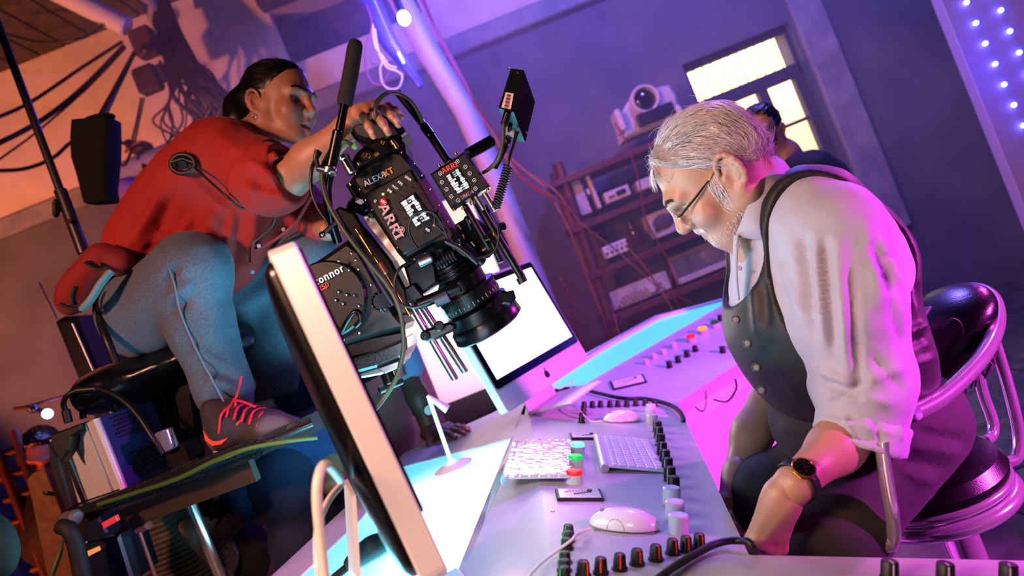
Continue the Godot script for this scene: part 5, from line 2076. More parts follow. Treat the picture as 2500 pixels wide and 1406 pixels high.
	# ---- cables about the camera
	var cabs := [
		[[[946, 335, 1.38], [936, 318, 1.38], [918, 285, 1.36], [920, 252, 1.36], [940, 230, 1.37], [968, 226, 1.4], [998, 242, 1.43], [1020, 272, 1.45], [1032, 300, 1.46]], 0.0045, "olive_cable", "grey green cable looping over the hand on the film camera"],
		[[[1020, 608, 1.38], [1003, 580, 1.38], [998, 552, 1.375], [1008, 528, 1.37], [1030, 516, 1.37], [1058, 520, 1.37], [1080, 550, 1.375], [1092, 580, 1.38], [1110, 608, 1.4]], 0.003, "dark_wire", "thin black cable looping across the side readout"],
		[[[1090, 590, 1.38], [1120, 605, 1.38], [1150, 628, 1.38], [1165, 640, 1.39]], 0.0055, "dark_wire", "black cable running over the lens mount"],
		[[[1068, 512, 1.38], [1062, 545, 1.375], [1085, 570, 1.38], [1130, 620, 1.39], [1180, 626, 1.4], [1212, 606, 1.4], [1216, 560, 1.4], [1198, 520, 1.39]], 0.003, "dark_wire", "long black cable drooping from the control unit to the lens motor"],
		[[[1000, 640, 1.38], [972, 660, 1.37], [963, 700, 1.37], [974, 738, 1.37], [1010, 750, 1.37], [1050, 738, 1.37]], 0.003, "dark_wire", "black cable looping left of the lens to the focus barrel"],
		[[[862, 356, 1.4], [845, 345, 1.38], [832, 352, 1.38], [824, 372, 1.38], [812, 398, 1.36]], 0.0045, "olive_cable", "short green cable with taped rings behind the pan handle"],
		[[[812, 360, 1.37], [790, 400, 1.33], [788, 450, 1.32], [806, 505, 1.31], [846, 570, 1.3], [900, 640, 1.3], [945, 695, 1.3], [972, 745, 1.3], [983, 800, 1.3], [984, 860, 1.3], [966, 925, 1.3], [935, 975, 1.3], [905, 1010, 1.28]], 0.0046, "olive_cable", "long grey green cable curving down past the fluid head"],
		[[[782, 372, 1.37], [762, 410, 1.35], [760, 460, 1.35], [775, 505, 1.35], [800, 545, 1.35], [806, 570, 1.35]], 0.004, "dark_wire", "black cable bowed left of the pan handle"]]
	for q in cabs:
		m = MB.new()
		m.tube(spline(PP(q[0]), 8), q[1], 8)
		single("camera_cable", m, mats[q[2]], q[3], "cable", "cables about the film camera")
	u = thing("cable_tape", "two bright green tape rings on the short cable at the camera's back", "tape", P(856, 348, 1.39))
	for q in [[846, 343, 852, 347], [862, 354, 870, 360]]:
		m = MB.new()
		rodp(m, q[0], q[1], q[2], q[3], 1.385, 1.39, 8.5, 0.001)
		part("tape_ring", m, mat("tape_green", Color(0.35, 0.6, 0.3), 0.5), u)
	# ---- fluid head
	var h := thing("fluid_head", "heavy black fluid head carrying the film camera", "tripod head", P(900, 900, 1.5))
	m = MB.new()
	plate(m, [[816, 512], [828, 503], [866, 518], [884, 548], [900, 566], [954, 634], [1010, 742], [1000, 770], [968, 770], [880, 610], [842, 556]], 1.45, 0.09, 0.006)
	part("sliding_plate", m, dkm, h)
	m = MB.new()
	rodp(m, 926, 640, 944, 668, 1.38, 1.38, 9, 0.002)
	part("copper_collar", m, mat("copper_collar", Color(0.6, 0.4, 0.3), 0.3, 0.8), h)
	m = MB.new()
	rodp(m, 940, 664, 1002, 770, 1.38, 1.38, 5, 0.001)
	rodp(m, 870, 560, 930, 650, 1.4, 1.38, 6, 0.001)
	part("plate_rod", m, mats["brass"], h)
	m = MB.new()
	plate(m, [[768, 640], [800, 618], [846, 586], [880, 612], [968, 765], [990, 790], [985, 806], [930, 818], [858, 838], [830, 845], [796, 790], [756, 740], [750, 690]], 1.44, 0.15, 0.01)
	part("head_body", m, blk, h)
	m = MB.new()
	var hc := P(800, 730, 1.425)
	m.cyl(hc - ZB * 0.02, hc + ZB * 0.004, 95 * 1.42 / F, 48, 0.004)
	part("side_disc", m, blk, h)
	words("oconnor", frame(P(796, 676, 1.418), cx, cy), 0.0145, mats["print_white"], h, "maker_lettering", true, 1.0)
	words("2575D", frame(P(783, 703, 1.418), cx, cy), 0.0095, mats["logo_red"], h, "model_lettering")
	m = MB.new()
	plate(m, [[770, 713], [797, 700], [799, 703], [772, 716]], 1.4185, 0.001, 0.0)
	part("red_rule", m, mats["logo_red"], h)
	for q in [[857, 617], [867, 634], [851, 658], [905, 694], [922, 721], [826, 636], [825, 711], [845, 718], [864, 720], [875, 746], [836, 740], [818, 731], [918, 745], [941, 750], [820, 800], [833, 801], [876, 812], [838, 830], [874, 656]]:
		m = MB.new()
		m.ball(Transform3D(Basis(), P(q[0], q[1], 1.416)), Vector3(0.0042, 0.0042, 0.003), 10)
		part("bolt", m, mats["shiny_bolt"], h)
	m = MB.new()
	rodp(m, 931, 736, 931, 736, 1.43, 1.385, 24, 0.004)
	for i in 14:
		var c := P(931 + 23 * cos(i * TAU / 14), 736 + 23 * sin(i * TAU / 14), 1.39)
		m.box(frame(c, R_ * cos(i * TAU / 14) - U_ * sin(i * TAU / 14), U_ * cos(i * TAU / 14) + R_ * sin(i * TAU / 14)), Vector3(0.006, 0.004, 0.02), 0.001)
	part("drag_knob", m, dkm, h)
	m = MB.new()
	m.tube(spline(PP([[836, 806, 1.4], [850, 780, 1.39], [866, 762, 1.385], [878, 766, 1.385], [880, 782, 1.385], [868, 796, 1.39]]), 5), 0.006, 8)
	part("brake_lever", m, mats["satin_black"], h)
	# pan handle
	m = MB.new()
	m.tube(PP([[872, 98, 1.32], [869, 106, 1.32], [866, 118, 1.32], [856, 180, 1.32], [842, 250, 1.32], [841, 256, 1.32]]), [0.008, 0.0135, 0.0148, 0.0152, 0.0152, 0.014], 20)
	part("foam_grip", m, mat("foam_grip", Color(0.03, 0.025, 0.03), 0.85), h)
	m = MB.new()
	rodp(m, 842, 252, 806, 432, 1.32, 1.33, 10.5, 0.001)
	part("handle_rod", m, mat("dark_chrome", Color(0.2, 0.17, 0.2), 0.18, 1.0), h)
	m = MB.new()
	rodp(m, 826, 318, 804, 430, 1.321, 1.33, 13, 0.002)
	part("lower_sleeve", m, mats["satin_black"], h)
	m = MB.new()
	m.tube(spline(PP([[804, 425, 1.33], [798, 470, 1.34], [806, 530, 1.37], [824, 590, 1.4]]), 5), 0.0095, 14)
	part("bent_tube", m, mats["dark_chrome"], h)
	m = MB.new()
	rodp(m, 774, 410, 822, 422, 1.32, 1.32, 9, 0.002)
	rodp(m, 806, 406, 803, 426, 1.325, 1.325, 17, 0.003)
	part("handle_clamp", m, mats["brushed_steel"], h)
	m = MB.new()
	m.tube(spline(PP([[775, 366, 1.31], [771, 385, 1.31], [776, 408, 1.315]]), 4), 0.0048, 8)
	part("clamp_lever", m, mats["black_plastic"], h)
	m = MB.new()
	rodp(m, 786, 573, 830, 534, 1.34, 1.34, 5.5, 0.001)
	rodp(m, 786, 573, 786, 573, 1.345, 1.325, 8, 0.001)
	part("lock_lever", m, mats["satin_black"], h)
	m = MB.new()
	m.ball(Transform3D(Basis(), P(786, 573, 1.324)), Vector3.ONE * 0.004, 10)
	part("lever_bolt", m, mats["shiny_bolt"], h)
	# bowl and its tie-down
	m = MB.new()
	plate(m, [[832, 842], [900, 822], [984, 806], [990, 828], [984, 846], [920, 862], [850, 878]], 1.45, 0.13, 0.006)
	part("level_collar", m, mats["black_metal"], h)
	m = MB.new()
	plate(m, [[842, 884], [916, 856], [992, 824], [994, 850], [984, 872], [926, 896], [866, 912], [848, 908]], 1.43, 0.16, 0.006)
	part("bowl_ring", m, rough_mat("worn_metal", Color(0.03, 0.04, 0.05), Color(0.2, 0.22, 0.24), 6.0, 0.05, 0.25), h)
	m = MB.new()
	plate(m, [[870, 912], [926, 894], [984, 872], [978, 890], [930, 915], [880, 924]], 1.45, 0.14, 0.004)
	plate(m, [[920, 900], [975, 880], [972, 898], [940, 912]], 1.43, 0.1, 0.002)
	part("bowl_base", m, mats["brushed_steel"], h)
	m = MB.new()
	rodp(m, 942, 905, 954, 936, 1.48, 1.48, 17, 0.003)
	part("tie_down", m, dkm, h)
	m = MB.new()
	rodp(m, 924, 954, 984, 928, 1.47, 1.49, 9, 0.003)
	part("tie_down_grip", m, dkm, h)
	# ---- cable with print along it under the camera
	m = MB.new()
	m.tube(spline(PP([[858, 575, 1.36], [880, 610, 1.36], [905, 655, 1.36], [932, 700, 1.36], [960, 745, 1.36]]), 5), 0.0042, 8)
	single("camera_cable", m, mat("navy_cable", Color(0.1, 0.11, 0.2), 0.5), "navy cable lying along the sliding plate of the fluid head", "cable", "cables about the film camera")


# ---- people: shared builders. Head frames have x to the person's left, y up and z forwards, with the origin between the ears.
func person_frame(o: Vector3, fwd: Vector3, up: Vector3) -> Transform3D:
	fwd = fwd.normalized()
	var x := up.cross(fwd).normalized()
	return Transform3D(Basis(x, fwd.cross(x).normalized(), fwd), o)


func skin_mat() -> StandardMaterial3D:
	var m := mat("skin", Color.WHITE, 0.46, 0.0, {"vertex_color_use_as_albedo": true})
	if not m.normal_enabled:
		m.normal_enabled = true
		m.normal_texture = noise_normal(77, 0.09, 1.2, 4)
		m.uv1_triplanar = true
		m.uv1_scale = Vector3.ONE * 14.0
	return m


func head_sdf(t: Transform3D, skin: Color, lip: Color, open_mouth := 0.0, w := 1.0, soft := 0.0, eye_open := 1.0) -> Sdf:
	var s := Sdf.new()
	s.base = skin
	var b := t.basis
	var e := func(x: float, y: float, z: float, rx: float, ry: float, rz: float, k: float, o: int) -> void:
		s.ell(t * Vector3(x * w, y, z), b, Vector3(rx * w, ry, rz), k, o)
	var c := func(x0: float, y0: float, z0: float, x1: float, y1: float, z1: float, r0: float, r1: float, k: float, o: int) -> void:
		s.cap(t * Vector3(x0 * w, y0, z0), t * Vector3(x1 * w, y1, z1), r0, r1, k, o)
	e.call(0, 0.05, -0.006, 0.074, 0.084, 0.091, 0.02, 0)
	e.call(0, 0.062, 0.036, 0.062, 0.055, 0.052, 0.03, 0)
	e.call(0, 0.0, 0.04, 0.062, 0.07, 0.058, 0.03, 0)
	e.call(0, -0.045, 0.052, 0.046, 0.042, 0.042, 0.03, 0)
	for q in [-1.0, 1.0]:
		c.call(q * 0.055, -0.04, 0.0, q * 0.02, -0.074, 0.072, 0.02, 0.016, 0.03, 0)
		c.call(q * 0.062, 0.0, 0.01, q * 0.055, -0.04, 0.002, 0.012, 0.018, 0.03, 0)
		c.call(q * 0.045, 0.038, 0.084, q * 0.012, 0.034, 0.098, 0.011, 0.01, 0.02, 0)
		e.call(q * 0.042, -0.014, 0.072, 0.026 + soft, 0.024, 0.022, 0.025, 0)
	e.call(0, -0.074, 0.076, 0.022, 0.015, 0.016, 0.02, 0)
	# eye sockets, lids and the opening between them
	for q in [-1.0, 1.0]:
		e.call(q * 0.034, 0.017, 0.102, 0.019, 0.011, 0.016, 0.014, 1)
		e.call(q * 0.032, 0.0145, 0.0765, 0.0168, 0.0145, 0.0145, 0.004, 0)
		c.call(q * 0.019, 0.0225, 0.0905, q * 0.046, 0.0215, 0.083, 0.0022, 0.0022, 0.004, 1)
		e.call(q * 0.032, 0.0135 - 0.004 * (1.0 - eye_open), 0.098, 0.0135, 0.0062 * eye_open, 0.02, 0.0015, 1)
	# nose
	c.call(0, 0.028, 0.097, 0, -0.006, 0.1155, 0.0068, 0.0085, 0.01, 0)
	e.call(0, -0.0115, 0.1135, 0.0105, 0.0092, 0.0105, 0.008, 0)
	for q in [-1.0, 1.0]:
		e.call(q * 0.0125, -0.0155, 0.1015, 0.0072, 0.0075, 0.0105, 0.006, 0)
		e.call(q * 0.006, -0.0225, 0.107, 0.0036, 0.0035, 0.0055, 0.003, 1)
	c.call(0, -0.02, 0.1, 0, -0.036, 0.095, 0.008, 0.006, 0.012, 0)
	# lips
	var g := open_mouth
	for q in [-1.0, 1.0]:
		c.call(0, -0.0385, 0.1, q * 0.021, -0.0425 - g * 0.2, 0.089, 0.0062, 0.003, 0.005, 0)
		c.call(0, -0.052 - g, 0.098, q * 0.02, -0.0465 - g * 0.6, 0.088, 0.0075, 0.003, 0.005, 0)
		c.call(0, -0.0445 - g * 0.5, 0.104, q * 0.022, -0.0452 - g * 0.45, 0.089, 0.0012 + g * 0.42, 0.0006 + g * 0.06, 0.003, 1)
	s.paint(t * Vector3(0, -0.046 - g * 0.5, 0.096), Vector3(0.026, 0.0145 + g, 0.02), lip, 0.45, b)
	# eyelid slit
	for q in [-1.0, 1.0]:
		s.paint(t * Vector3(q * 0.032 * w, 0.0145, 0.088), Vector3(0.0165, 0.0085 * eye_open, 0.02), skin * 0.25, 0.35, b)
	return s


func ear_sdf(s: Sdf, t: Transform3D, side: float, w := 1.0, big := 1.0) -> void:
	# the ear stands off the head at an angle
	var er := Transform3D(t.basis * Basis(Vector3.UP, side * -0.5) * Basis(Vector3.RIGHT, -0.2), t * Vector3(side * (0.074 * w + 0.004 * big), 0.006, -0.01))
	var pts := []
	for i in 11:
		var a := lerpf(-1.9, 3.0, i / 10.0)
		var ry := 0.029 * big
		var rz := 0.0175 * big
		pts.append(er * Vector3(side * (0.006 + 0.004 * sin(a * 0.6)), sin(a) * ry + 0.004, -cos(a) * rz))
	for i in pts.size() - 1:
		s.cap(pts[i], pts[i + 1], 0.0042 * big, 0.0042 * big, 0.003)
	s.ell(er * Vector3(side * 0.0035, 0.002, -0.002), er.basis, Vector3(0.0045, 0.026 * big, 0.0155 * big), 0.004)
	s.ell(er * Vector3(side * 0.006, -0.029 * big, 0.003), er.basis, Vector3(0.005, 0.009, 0.0075), 0.008)
	s.ell(er * Vector3(side * 0.011, -0.003, 0.002), er.basis, Vector3(0.006, 0.012, 0.0085), 0.004, 1)
	var anti := []
	for i in 6:
		var a := lerpf(-1.0, 1.7, i / 5.0)
		anti.append(er * Vector3(side * 0.0075, sin(a) * 0.0165 * big + 0.002, -cos(a) * 0.0095 * big))
	for i in anti.size() - 1:
		s.cap(anti[i], anti[i + 1], 0.0026, 0.0026, 0.003)
	s.cap(er * Vector3(side * 0.005, -0.012, 0.013), er * Vector3(side * 0.008, -0.002, 0.014), 0.004, 0.0035, 0.004)


# eyeball with iris, looking along look
func eye(o: Node3D, t: Transform3D, side: float, look: Vector3, w := 1.0) -> void:
	var c := t * Vector3(side * 0.032 * w, 0.0135, 0.0762)
	var m := MB.new()
	var et := MB.along(c, c + look)
	m.ball(et, Vector3.ONE * 0.0114, 20)
	var ball := part("eye", m, mat("eye_white", Color(0.8, 0.77, 0.74), 0.15), o)
	m = MB.new()
	m.lathe(et, [Vector2(0.0062, 0.0097), Vector2(0.005, 0.0106), Vector2(0.003, 0.0113), Vector2(0, 0.0116)], 18)
	part("iris", m, mat("iris_brown", Color(0.04, 0.02, 0.012), 0.08), ball)


# a hand at t: x towards the thumb, y out of the back of the hand, z to the fingertips; curl bends the fingers towards the palm
func hand_sdf(t: Transform3D, skin: Color, curls: Array, thumb_out: float, side := 1.0, big := 1.0, spread := 1.0) -> Sdf:
	var s := Sdf.new()
	s.base = skin
	var v := func(x: float, y: float, z: float) -> Vector3:
		return t * (Vector3(x * side, y, z) * big)
	s.cap(v.call(0, 0, -0.025), v.call(0, 0, 0.01), 0.022 * big, 0.026 * big, 0.02)
	for i in 4:
		var x: float = [0.028, 0.01, -0.008, -0.025][i]
		s.cap(v.call(x * 0.5, 0, 0.0), v.call(x, 0.002, [0.086, 0.09, 0.085, 0.076][i]), 0.017 * big, 0.0125 * big, 0.018)
		s.ell(v.call(x, 0.01, [0.088, 0.092, 0.087, 0.078][i]), t.basis, Vector3.ONE * 0.0095 * big, 0.01)
		var p: Vector3 = Vector3(x, 0.002, [0.088, 0.092, 0.087, 0.078][i])
		var a := 0.0
		var fan: float = [0.12, 0.03, -0.07, -0.17][i] * spread
		for j in 3:
			a += curls[i][j]
			var l: float = [[0.042, 0.026, 0.022], [0.046, 0.03, 0.023], [0.043, 0.028, 0.022], [0.034, 0.021, 0.02]][i][j]
			var q: Vector3 = p + Vector3(sin(fan) * cos(a), -sin(a), cos(fan) * cos(a)) * l
			var r: float = [0.0098, 0.0088, 0.0078][j] * (0.88 if i == 3 else 1.0) * big
			s.cap(v.call(p.x, p.y, p.z), v.call(q.x, q.y, q.z), r, r * 0.92, 0.005 if j else 0.008)
			if j < 2:
				s.ell(v.call(q.x, q.y + 0.001, q.z), t.basis, Vector3.ONE * r * 1.04, 0.004)
			else:
				s.paint(v.call(q.x, q.y + 0.009, q.z), Vector3.ONE * 0.0072 * big, skin.lerp(Color(0.75, 0.5, 0.42), 0.5), 0.3)
			p = q
	var tp := Vector3(0.02, -0.006, 0.02)
	for j in 3:
		var d := Vector3(sin(thumb_out), -0.35 - 0.12 * j, cos(thumb_out)).normalized()
		d = d.rotated(Vector3.UP, -0.25 * j)
		var q: Vector3 = tp + d * [0.046, 0.034, 0.027][j]
		s.cap(v.call(tp.x, tp.y, tp.z), v.call(q.x, q.y, q.z), [0.018, 0.0118, 0.0105][j] * big, [0.0125, 0.0108, 0.0085][j] * big, 0.012 if j == 0 else 0.005)
		tp = q
	# tendons
	for i in 4:
		var x: float = [0.024, 0.009, -0.007, -0.021][i]
		s.cap(v.call(x * 0.35, 0.0225, 0.0), v.call(x, 0.0135, 0.082), 0.0022 * big, 0.003 * big, 0.01)
	return s


func cloth(called: String, c: Color, rough := 0.85, weave := 60.0, bump := 0.8, rim := 0.25) -> StandardMaterial3D:
	var m := mat(called, c, rough, 0.0, {"rim_enabled": true, "rim": rim, "rim_tint": 0.6})
	m.normal_enabled = true
	m.normal_texture = noise_normal(called.length() + 40, 0.2, bump, 2, 256)
	m.uv1_triplanar = true
	m.uv1_scale = Vector3.ONE * weave * 0.25
	return m


# folds: soft ridges along given lines, and a gentle rumple over everything
func folds(lines: Array, rumple: float, freq: float, seed_: int):
	var n := FastNoiseLite.new()
	n.seed = seed_
	n.frequency = freq
	n.fractal_octaves = 3
	return func(p: Vector3, nn: Vector3) -> float:
		var d := rumple * n.get_noise_3d(p.x, p.y, p.z)
		for l in lines:
			var a: Vector3 = l[0]
			var ab: Vector3 = l[1] - a
			var h := clampf((p - a).dot(ab) / ab.length_squared(), 0.0, 1.0)
			var r := (p - a - ab * h).length() / float(l[2])
			if r < 2.5:
				d += float(l[3]) * exp(-r * r) * (1.0 - pow(absf(h * 2.0 - 1.0), 4))
		return d


# folds given as [x0, y0, x1, y1, width, height] where the photo shows them, on the side that faces the camera
func drape(lines: Array, rumple: float, freq: float, seed_: int):
	var n := FastNoiseLite.new()
	n.seed = seed_
	n.frequency = freq
	n.fractal_octaves = 3
	return func(p: Vector3, nn: Vector3) -> float:
		var d := rumple * n.get_noise_3d(p.x, p.y, p.z)
		var v := p - Vector3(0, CAM_Y, 0)
		var facing := clampf(-nn.dot(v.normalized()) * 2.0, 0.0, 1.0)
		if facing <= 0.0:
			return d
		var q := Vector2(1250.0 + v.dot(R_) * F / -v.z, 703.0 - v.dot(U_) * F / -v.z)
		for l in lines:
			var a := Vector2(l[0], l[1])
			var ab := Vector2(l[2], l[3]) - a
			var h := clampf((q - a).dot(ab) / ab.length_squared(), 0.0, 1.0)
			var r := (q - a - ab * h).length() / float(l[4])
			if r < 2.5:
				d += 0.001 * float(l[5]) * facing * exp(-r * r) * (1.0 - pow(absf(h * 2.0 - 1.0), 4))
		return d


# thin hairs: seeds are [root, direction]; each hair bends towards drop and follows the round head
func strands(m: MB, seeds: Array, length: float, r: float, head: Vector3, drop: Vector3, stand: float, seed_: int, steps := 6) -> void:
	var g := RandomNumberGenerator.new()
	g.seed = seed_
	for q in seeds:
		var p: Vector3 = q[0]
		var d: Vector3 = q[1]
		var l := length * g.randf_range(0.6, 1.15)
		var pts := [p]
		var radii := [r]
		var wob := Vector3(g.randf_range(-1, 1), g.randf_range(-1, 1), g.randf_range(-1, 1)) * 0.22
		for i in steps:
			var out := (p - head).normalized()
			d = (d + drop * 0.12 + wob * 0.35 - out * (d.dot(out) - stand) * 0.75).normalized()
			p += d * l / steps
			pts.append(p)
			radii.append(r * (1.0 - 0.8 * (i + 1.0) / steps))
		m.tube(pts, radii, 3, false)


func man() -> void:
	var skin := Color(0.43, 0.235, 0.155)
	var o := thing("person", "grey haired man with glasses, black waistcoat and rolled white sleeves bent over the desk", "person", P(2200, 1400, 1.3))
	var hd := 1.27
	var hf := (-R_ * 0.676 - U_ * 0.737 - ZB * 0.24).normalized()
	var hu := -R_ * 0.737 + U_ * 0.676
	var ht := person_frame(P(1768, 432, hd), hf, hu)
	# ---- head, neck and torso as one body
	var s := head_sdf(ht, skin, skin.lerp(Color(0.3, 0.14, 0.12), 0.6), 0.0, 1.0, 0.0, 0.45)
	ear_sdf(s, ht, 1.0, 1.0, 1.16)
	ear_sdf(s, ht, -1.0, 1.0, 1.16)
	var H := func(x: float, y: float, z: float) -> Vector3:
		return ht * Vector3(x, y, z)
	# furrows and creases of an older face
	for q in [-1.0, 1.0]:
		s.cap(H.call(q * 0.017, -0.016, 0.1), H.call(q * 0.03, -0.046, 0.084), 0.0014, 0.0014, 0.006, 1)
		s.cap(H.call(q * 0.046, 0.004, 0.083), H.call(q * 0.02, 0.0, 0.094), 0.0012, 0.0012, 0.005, 1)
		s.cap(H.call(q * 0.044, -0.004, 0.085), H.call(q * 0.024, -0.004, 0.095), 0.006, 0.004, 0.008)
	s.paint(H.call(0, -0.07, 0.05), Vector3(0.08, 0.05, 0.07), Color(0.42, 0.31, 0.26, 0.55), 0.7, ht.basis)
	s.cap(H.call(0, 0.022, 0.104), H.call(0, -0.011, 0.1195), 0.0075, 0.0095, 0.01)
	s.ell(H.call(0, -0.0135, 0.117), ht.basis, Vector3(0.0115, 0.01, 0.011), 0.008)
	s.ell(H.call(0, -0.074, 0.083), ht.basis, Vector3(0.02, 0.015, 0.014), 0.02)
	s.cap(H.call(-0.03, 0.041, 0.094), H.call(0.03, 0.041, 0.094), 0.0115, 0.0115, 0.02)
	var face := s.kind.size()
	var neck0: Vector3 = H.call(0, -0.02, -0.025)
	var neck1 := P(1900, 560, 1.29)
	s.cap(neck0, neck1, 0.056, 0.064, 0.03)
	s.cap(H.call(0, -0.05, 0.05), P(1850, 600, 1.28), 0.03, 0.045, 0.03)
	s.chain([neck1, P(1990, 660, 1.3), P(2040, 760, 1.3)], [0.07, 0.1, 0.09], 0.04)
	# near arm under the sleeve, out to the wrist
	var el := P(2112, 1020, 1.14)
	var wr := P(1943, 1178, 1.045)
	s.chain([P(2040, 580, 1.16), el, P(2040, 1092, 1.1), wr], [0.052, 0.042, 0.037, 0.0262], 0.03)
	s.cap(P(1940, 1182, 1.045), P(1912, 1215, 1.05), 0.026, 0.025, 0.02)
	# far arm
	s.chain([P(1960, 640, 1.47), P(1925, 880, 1.56), P(1836, 1060, 1.5), P(1800, 1150, 1.46)], [0.055, 0.045, 0.04, 0.028], 0.03)
	s.paint(P(1965, 1120, 1.04), 0.12, Color(0.36, 0.19, 0.12, 0.5), 0.6)
	var body := part("body", s.mesh(0.0034), skin_mat(), o)
	var fs := s
	# hands
	var kd := (P(1866, 1300, 1.06) - P(1915, 1180, 1.04)).normalized()
	var back := (ZB * 0.8 + R_ * 0.35 + U_ * 0.3).normalized()
	var hx := back.cross(kd).normalized()
	var hand := Transform3D(Basis(hx, kd.cross(hx).normalized(), kd), P(1912, 1210, 1.05))
	s = hand_sdf(hand, skin, [[0.35, 0.35, 0.2], [0.3, 0.3, 0.2], [0.35, 0.3, 0.2], [0.4, 0.3, 0.2]], 0.75, 1.0, 1.0, 1.3)
	part("hand", s.mesh(0.003), skin_mat(), body)
	kd = (P(1775, 1230, 1.42) - P(1800, 1140, 1.46)).normalized()
	back = (ZB * -0.3 - R_ * 0.8 + U_ * 0.2).normalized()
	hx = back.cross(kd).normalized()
	hand = Transform3D(Basis(hx, kd.cross(hx).normalized(), kd), P(1798, 1150, 1.455))
	s = hand_sdf(hand, skin * 0.9, [[0.3, 0.4, 0.3], [0.35, 0.4, 0.3], [0.4, 0.4, 0.3], [0.4, 0.4, 0.3]], 0.5, -1.0)
	part("hand", s.mesh(0.0034), skin_mat(), body)
	for q in [-1.0, 1.0]:
		eye(body, ht, q, (hf - hu * 0.6).normalized())
	# ---- hair
	var hair := mat("grey_hair", Color(0.86, 0.84, 0.84), 0.45, 0.0, {"rim_enabled": true, "rim": 0.5})
	s = Sdf.new()
	s.base = Color(0.26, 0.23, 0.23)
	s.ell(H.call(0, 0.052, -0.008), ht.basis, Vector3(0.077, 0.09, 0.096), 0.02)
	s.ell(H.call(0, 0.07, 0.036), ht.basis, Vector3(0.063, 0.056, 0.055), 0.03)
	s.cut(H.call(0, 0.042, 0.036), hf * 0.894 - hu * 0.447, 0.0)
	s.cut(H.call(0, 0.024, 0.0), hf * 0.73 - hu * 0.682, 0.0)
	var n2 := FastNoiseLite.new()
	n2.seed = 8
	n2.frequency = 60.0
	s.disp = func(p: Vector3, n: Vector3) -> float: return 0.002 * n2.get_noise_3d(p.x, p.y, p.z)
	var cs := s
	var cap_ := part("hair", s.mesh(0.0035), mat("hair_cap", Color(1, 1, 1), 0.7, 0.0, {"vertex_color_use_as_albedo": true}), o)
	var seeds := []
	rng.seed = 21
	var swirl := FastNoiseLite.new()
	swirl.seed = 3
	swirl.frequency = 14.0
	while seeds.size() < 3000:
		var v := Vector3(rng.randfn(), rng.randfn(), rng.randfn()).normalized()
		var p := Vector3(v.x * 0.077, 0.052 + v.y * 0.09, -0.006 + v.z * 0.097)
		if p.z > 0.04:
			p = Vector3(v.x * 0.063, 0.07 + v.y * 0.056, 0.036 + v.z * 0.055)
		if (p.z - 0.036) * 0.894 - (p.y - 0.042) * 0.447 > -0.001 or p.z * 0.73 - (p.y - 0.024) * 0.682 > 0.0:
			continue
		# combed across from the brow to the back, with loose swirls
		var w := swirl.get_noise_3d(p.x, p.y, p.z) * 1.6
		var dir := Vector3(v.x * 0.7 + 0.35 * w, -0.45 + 0.5 * w if p.y < 0.1 else 0.1, -0.75 + 0.3 * w)
		if p.z > 0.045:
			dir = Vector3(0.9 + w, 0.35 * w, -0.45)
		var hc: Vector3 = H.call(0, 0.05, 0.0)
		seeds.append([cs.touch(hc, ((H.call(p.x, p.y, p.z) as Vector3) - hc).normalized(), 0.13), (ht.basis * dir).normalized()])
	var m := MB.new()
	strands(m, seeds, 0.055, 0.0007, H.call(0, 0.05, -0.006), Vector3(0, -1, 0), 0.1, 3)
	part("hair_strands", m, hair, cap_).set_meta("kind", "stuff")
	# wisps that stand off the crown and hang over the brow
	seeds.clear()
	for i in 240:
		var z := rng.randf_range(-0.07, 0.085)
		var x := rng.randf_range(-0.05, 0.06)
		var y := 0.052 + 0.086 * sqrt(maxf(0.05, 1.0 - pow(x / 0.079, 2) - pow((z + 0.006) / 0.099, 2)))
		seeds.append([H.call(x, y, z), (ht.basis * Vector3(rng.randf_range(-0.6, 0.6), 0.6, rng.randf_range(-0.6, 0.9))).normalized()])
	m = MB.new()
	strands(m, seeds, 0.045, 0.0004, H.call(0, 0.05, -0.006), Vector3(0, -1, 0), 0.3, 5)
	seeds.clear()
	for i in 90:
		seeds.append([H.call(rng.randf_range(-0.03, 0.05), 0.108, 0.078), (ht.basis * Vector3(rng.randf_range(-0.2, 0.5), -0.3, 1.0)).normalized()])
	strands(m, seeds, 0.04, 0.0005, H.call(0, 0.06, 0.0), Vector3(0, -1, 0), 0.25, 6)
	part("hair_wisps", m, hair, cap_).set_meta("kind", "stuff")
	# moustache, beard stubble, sideburns, brows, each hair rooted on the skin
	var root := func(x: float, y: float, z: float) -> Vector3:
		var c: Vector3 = H.call(0, y, 0.0)
		return fs.touch(c, ((H.call(x, y, z) as Vector3) - c).normalized(), 0.14)
	m = MB.new()
	seeds.clear()
	for i in 150:
		var x := rng.randf_range(-0.03, 0.03)
		seeds.append([root.call(x, -0.029 - absf(x) * 0.3 + rng.randf_range(-0.003, 0.003), 0.1), (ht.basis * Vector3(x * 14.0, -0.9, 0.5)).normalized()])
	strands(m, seeds, 0.011, 0.0005, H.call(0, -0.03, 0.03), Vector3(0, -1, 0), 0.12, 7, 3)
	part("moustache", m, hair, o)
	m = MB.new()
	seeds.clear()
	for q in [-1.0, 1.0]:
		for i in 170:
			var u := rng.randf()
			seeds.append([root.call(q * 0.07, 0.022 - u * 0.06, 0.024 + 0.016 * u + rng.randf_range(-0.012, 0.012)), (ht.basis * Vector3(q * 0.2, -1.0, 0.25)).normalized()])
	strands(m, seeds, 0.013, 0.0006, H.call(0, 0, 0), Vector3(0, -1, 0), 0.15, 9, 3)
	seeds.clear()
	for i in 380:
		var a := rng.randf_range(-1.5, 1.5)
		seeds.append([root.call(sin(a) * 0.08, -0.066 + rng.randf_range(-0.014, 0.012), 0.02 + cos(a) * 0.08), (ht.basis * Vector3(sin(a), -0.8, 0.4)).normalized()])
	strands(m, seeds, 0.005, 0.0005, H.call(0, -0.05, 0.03), Vector3(0, -1, 0), 0.25, 10, 2)
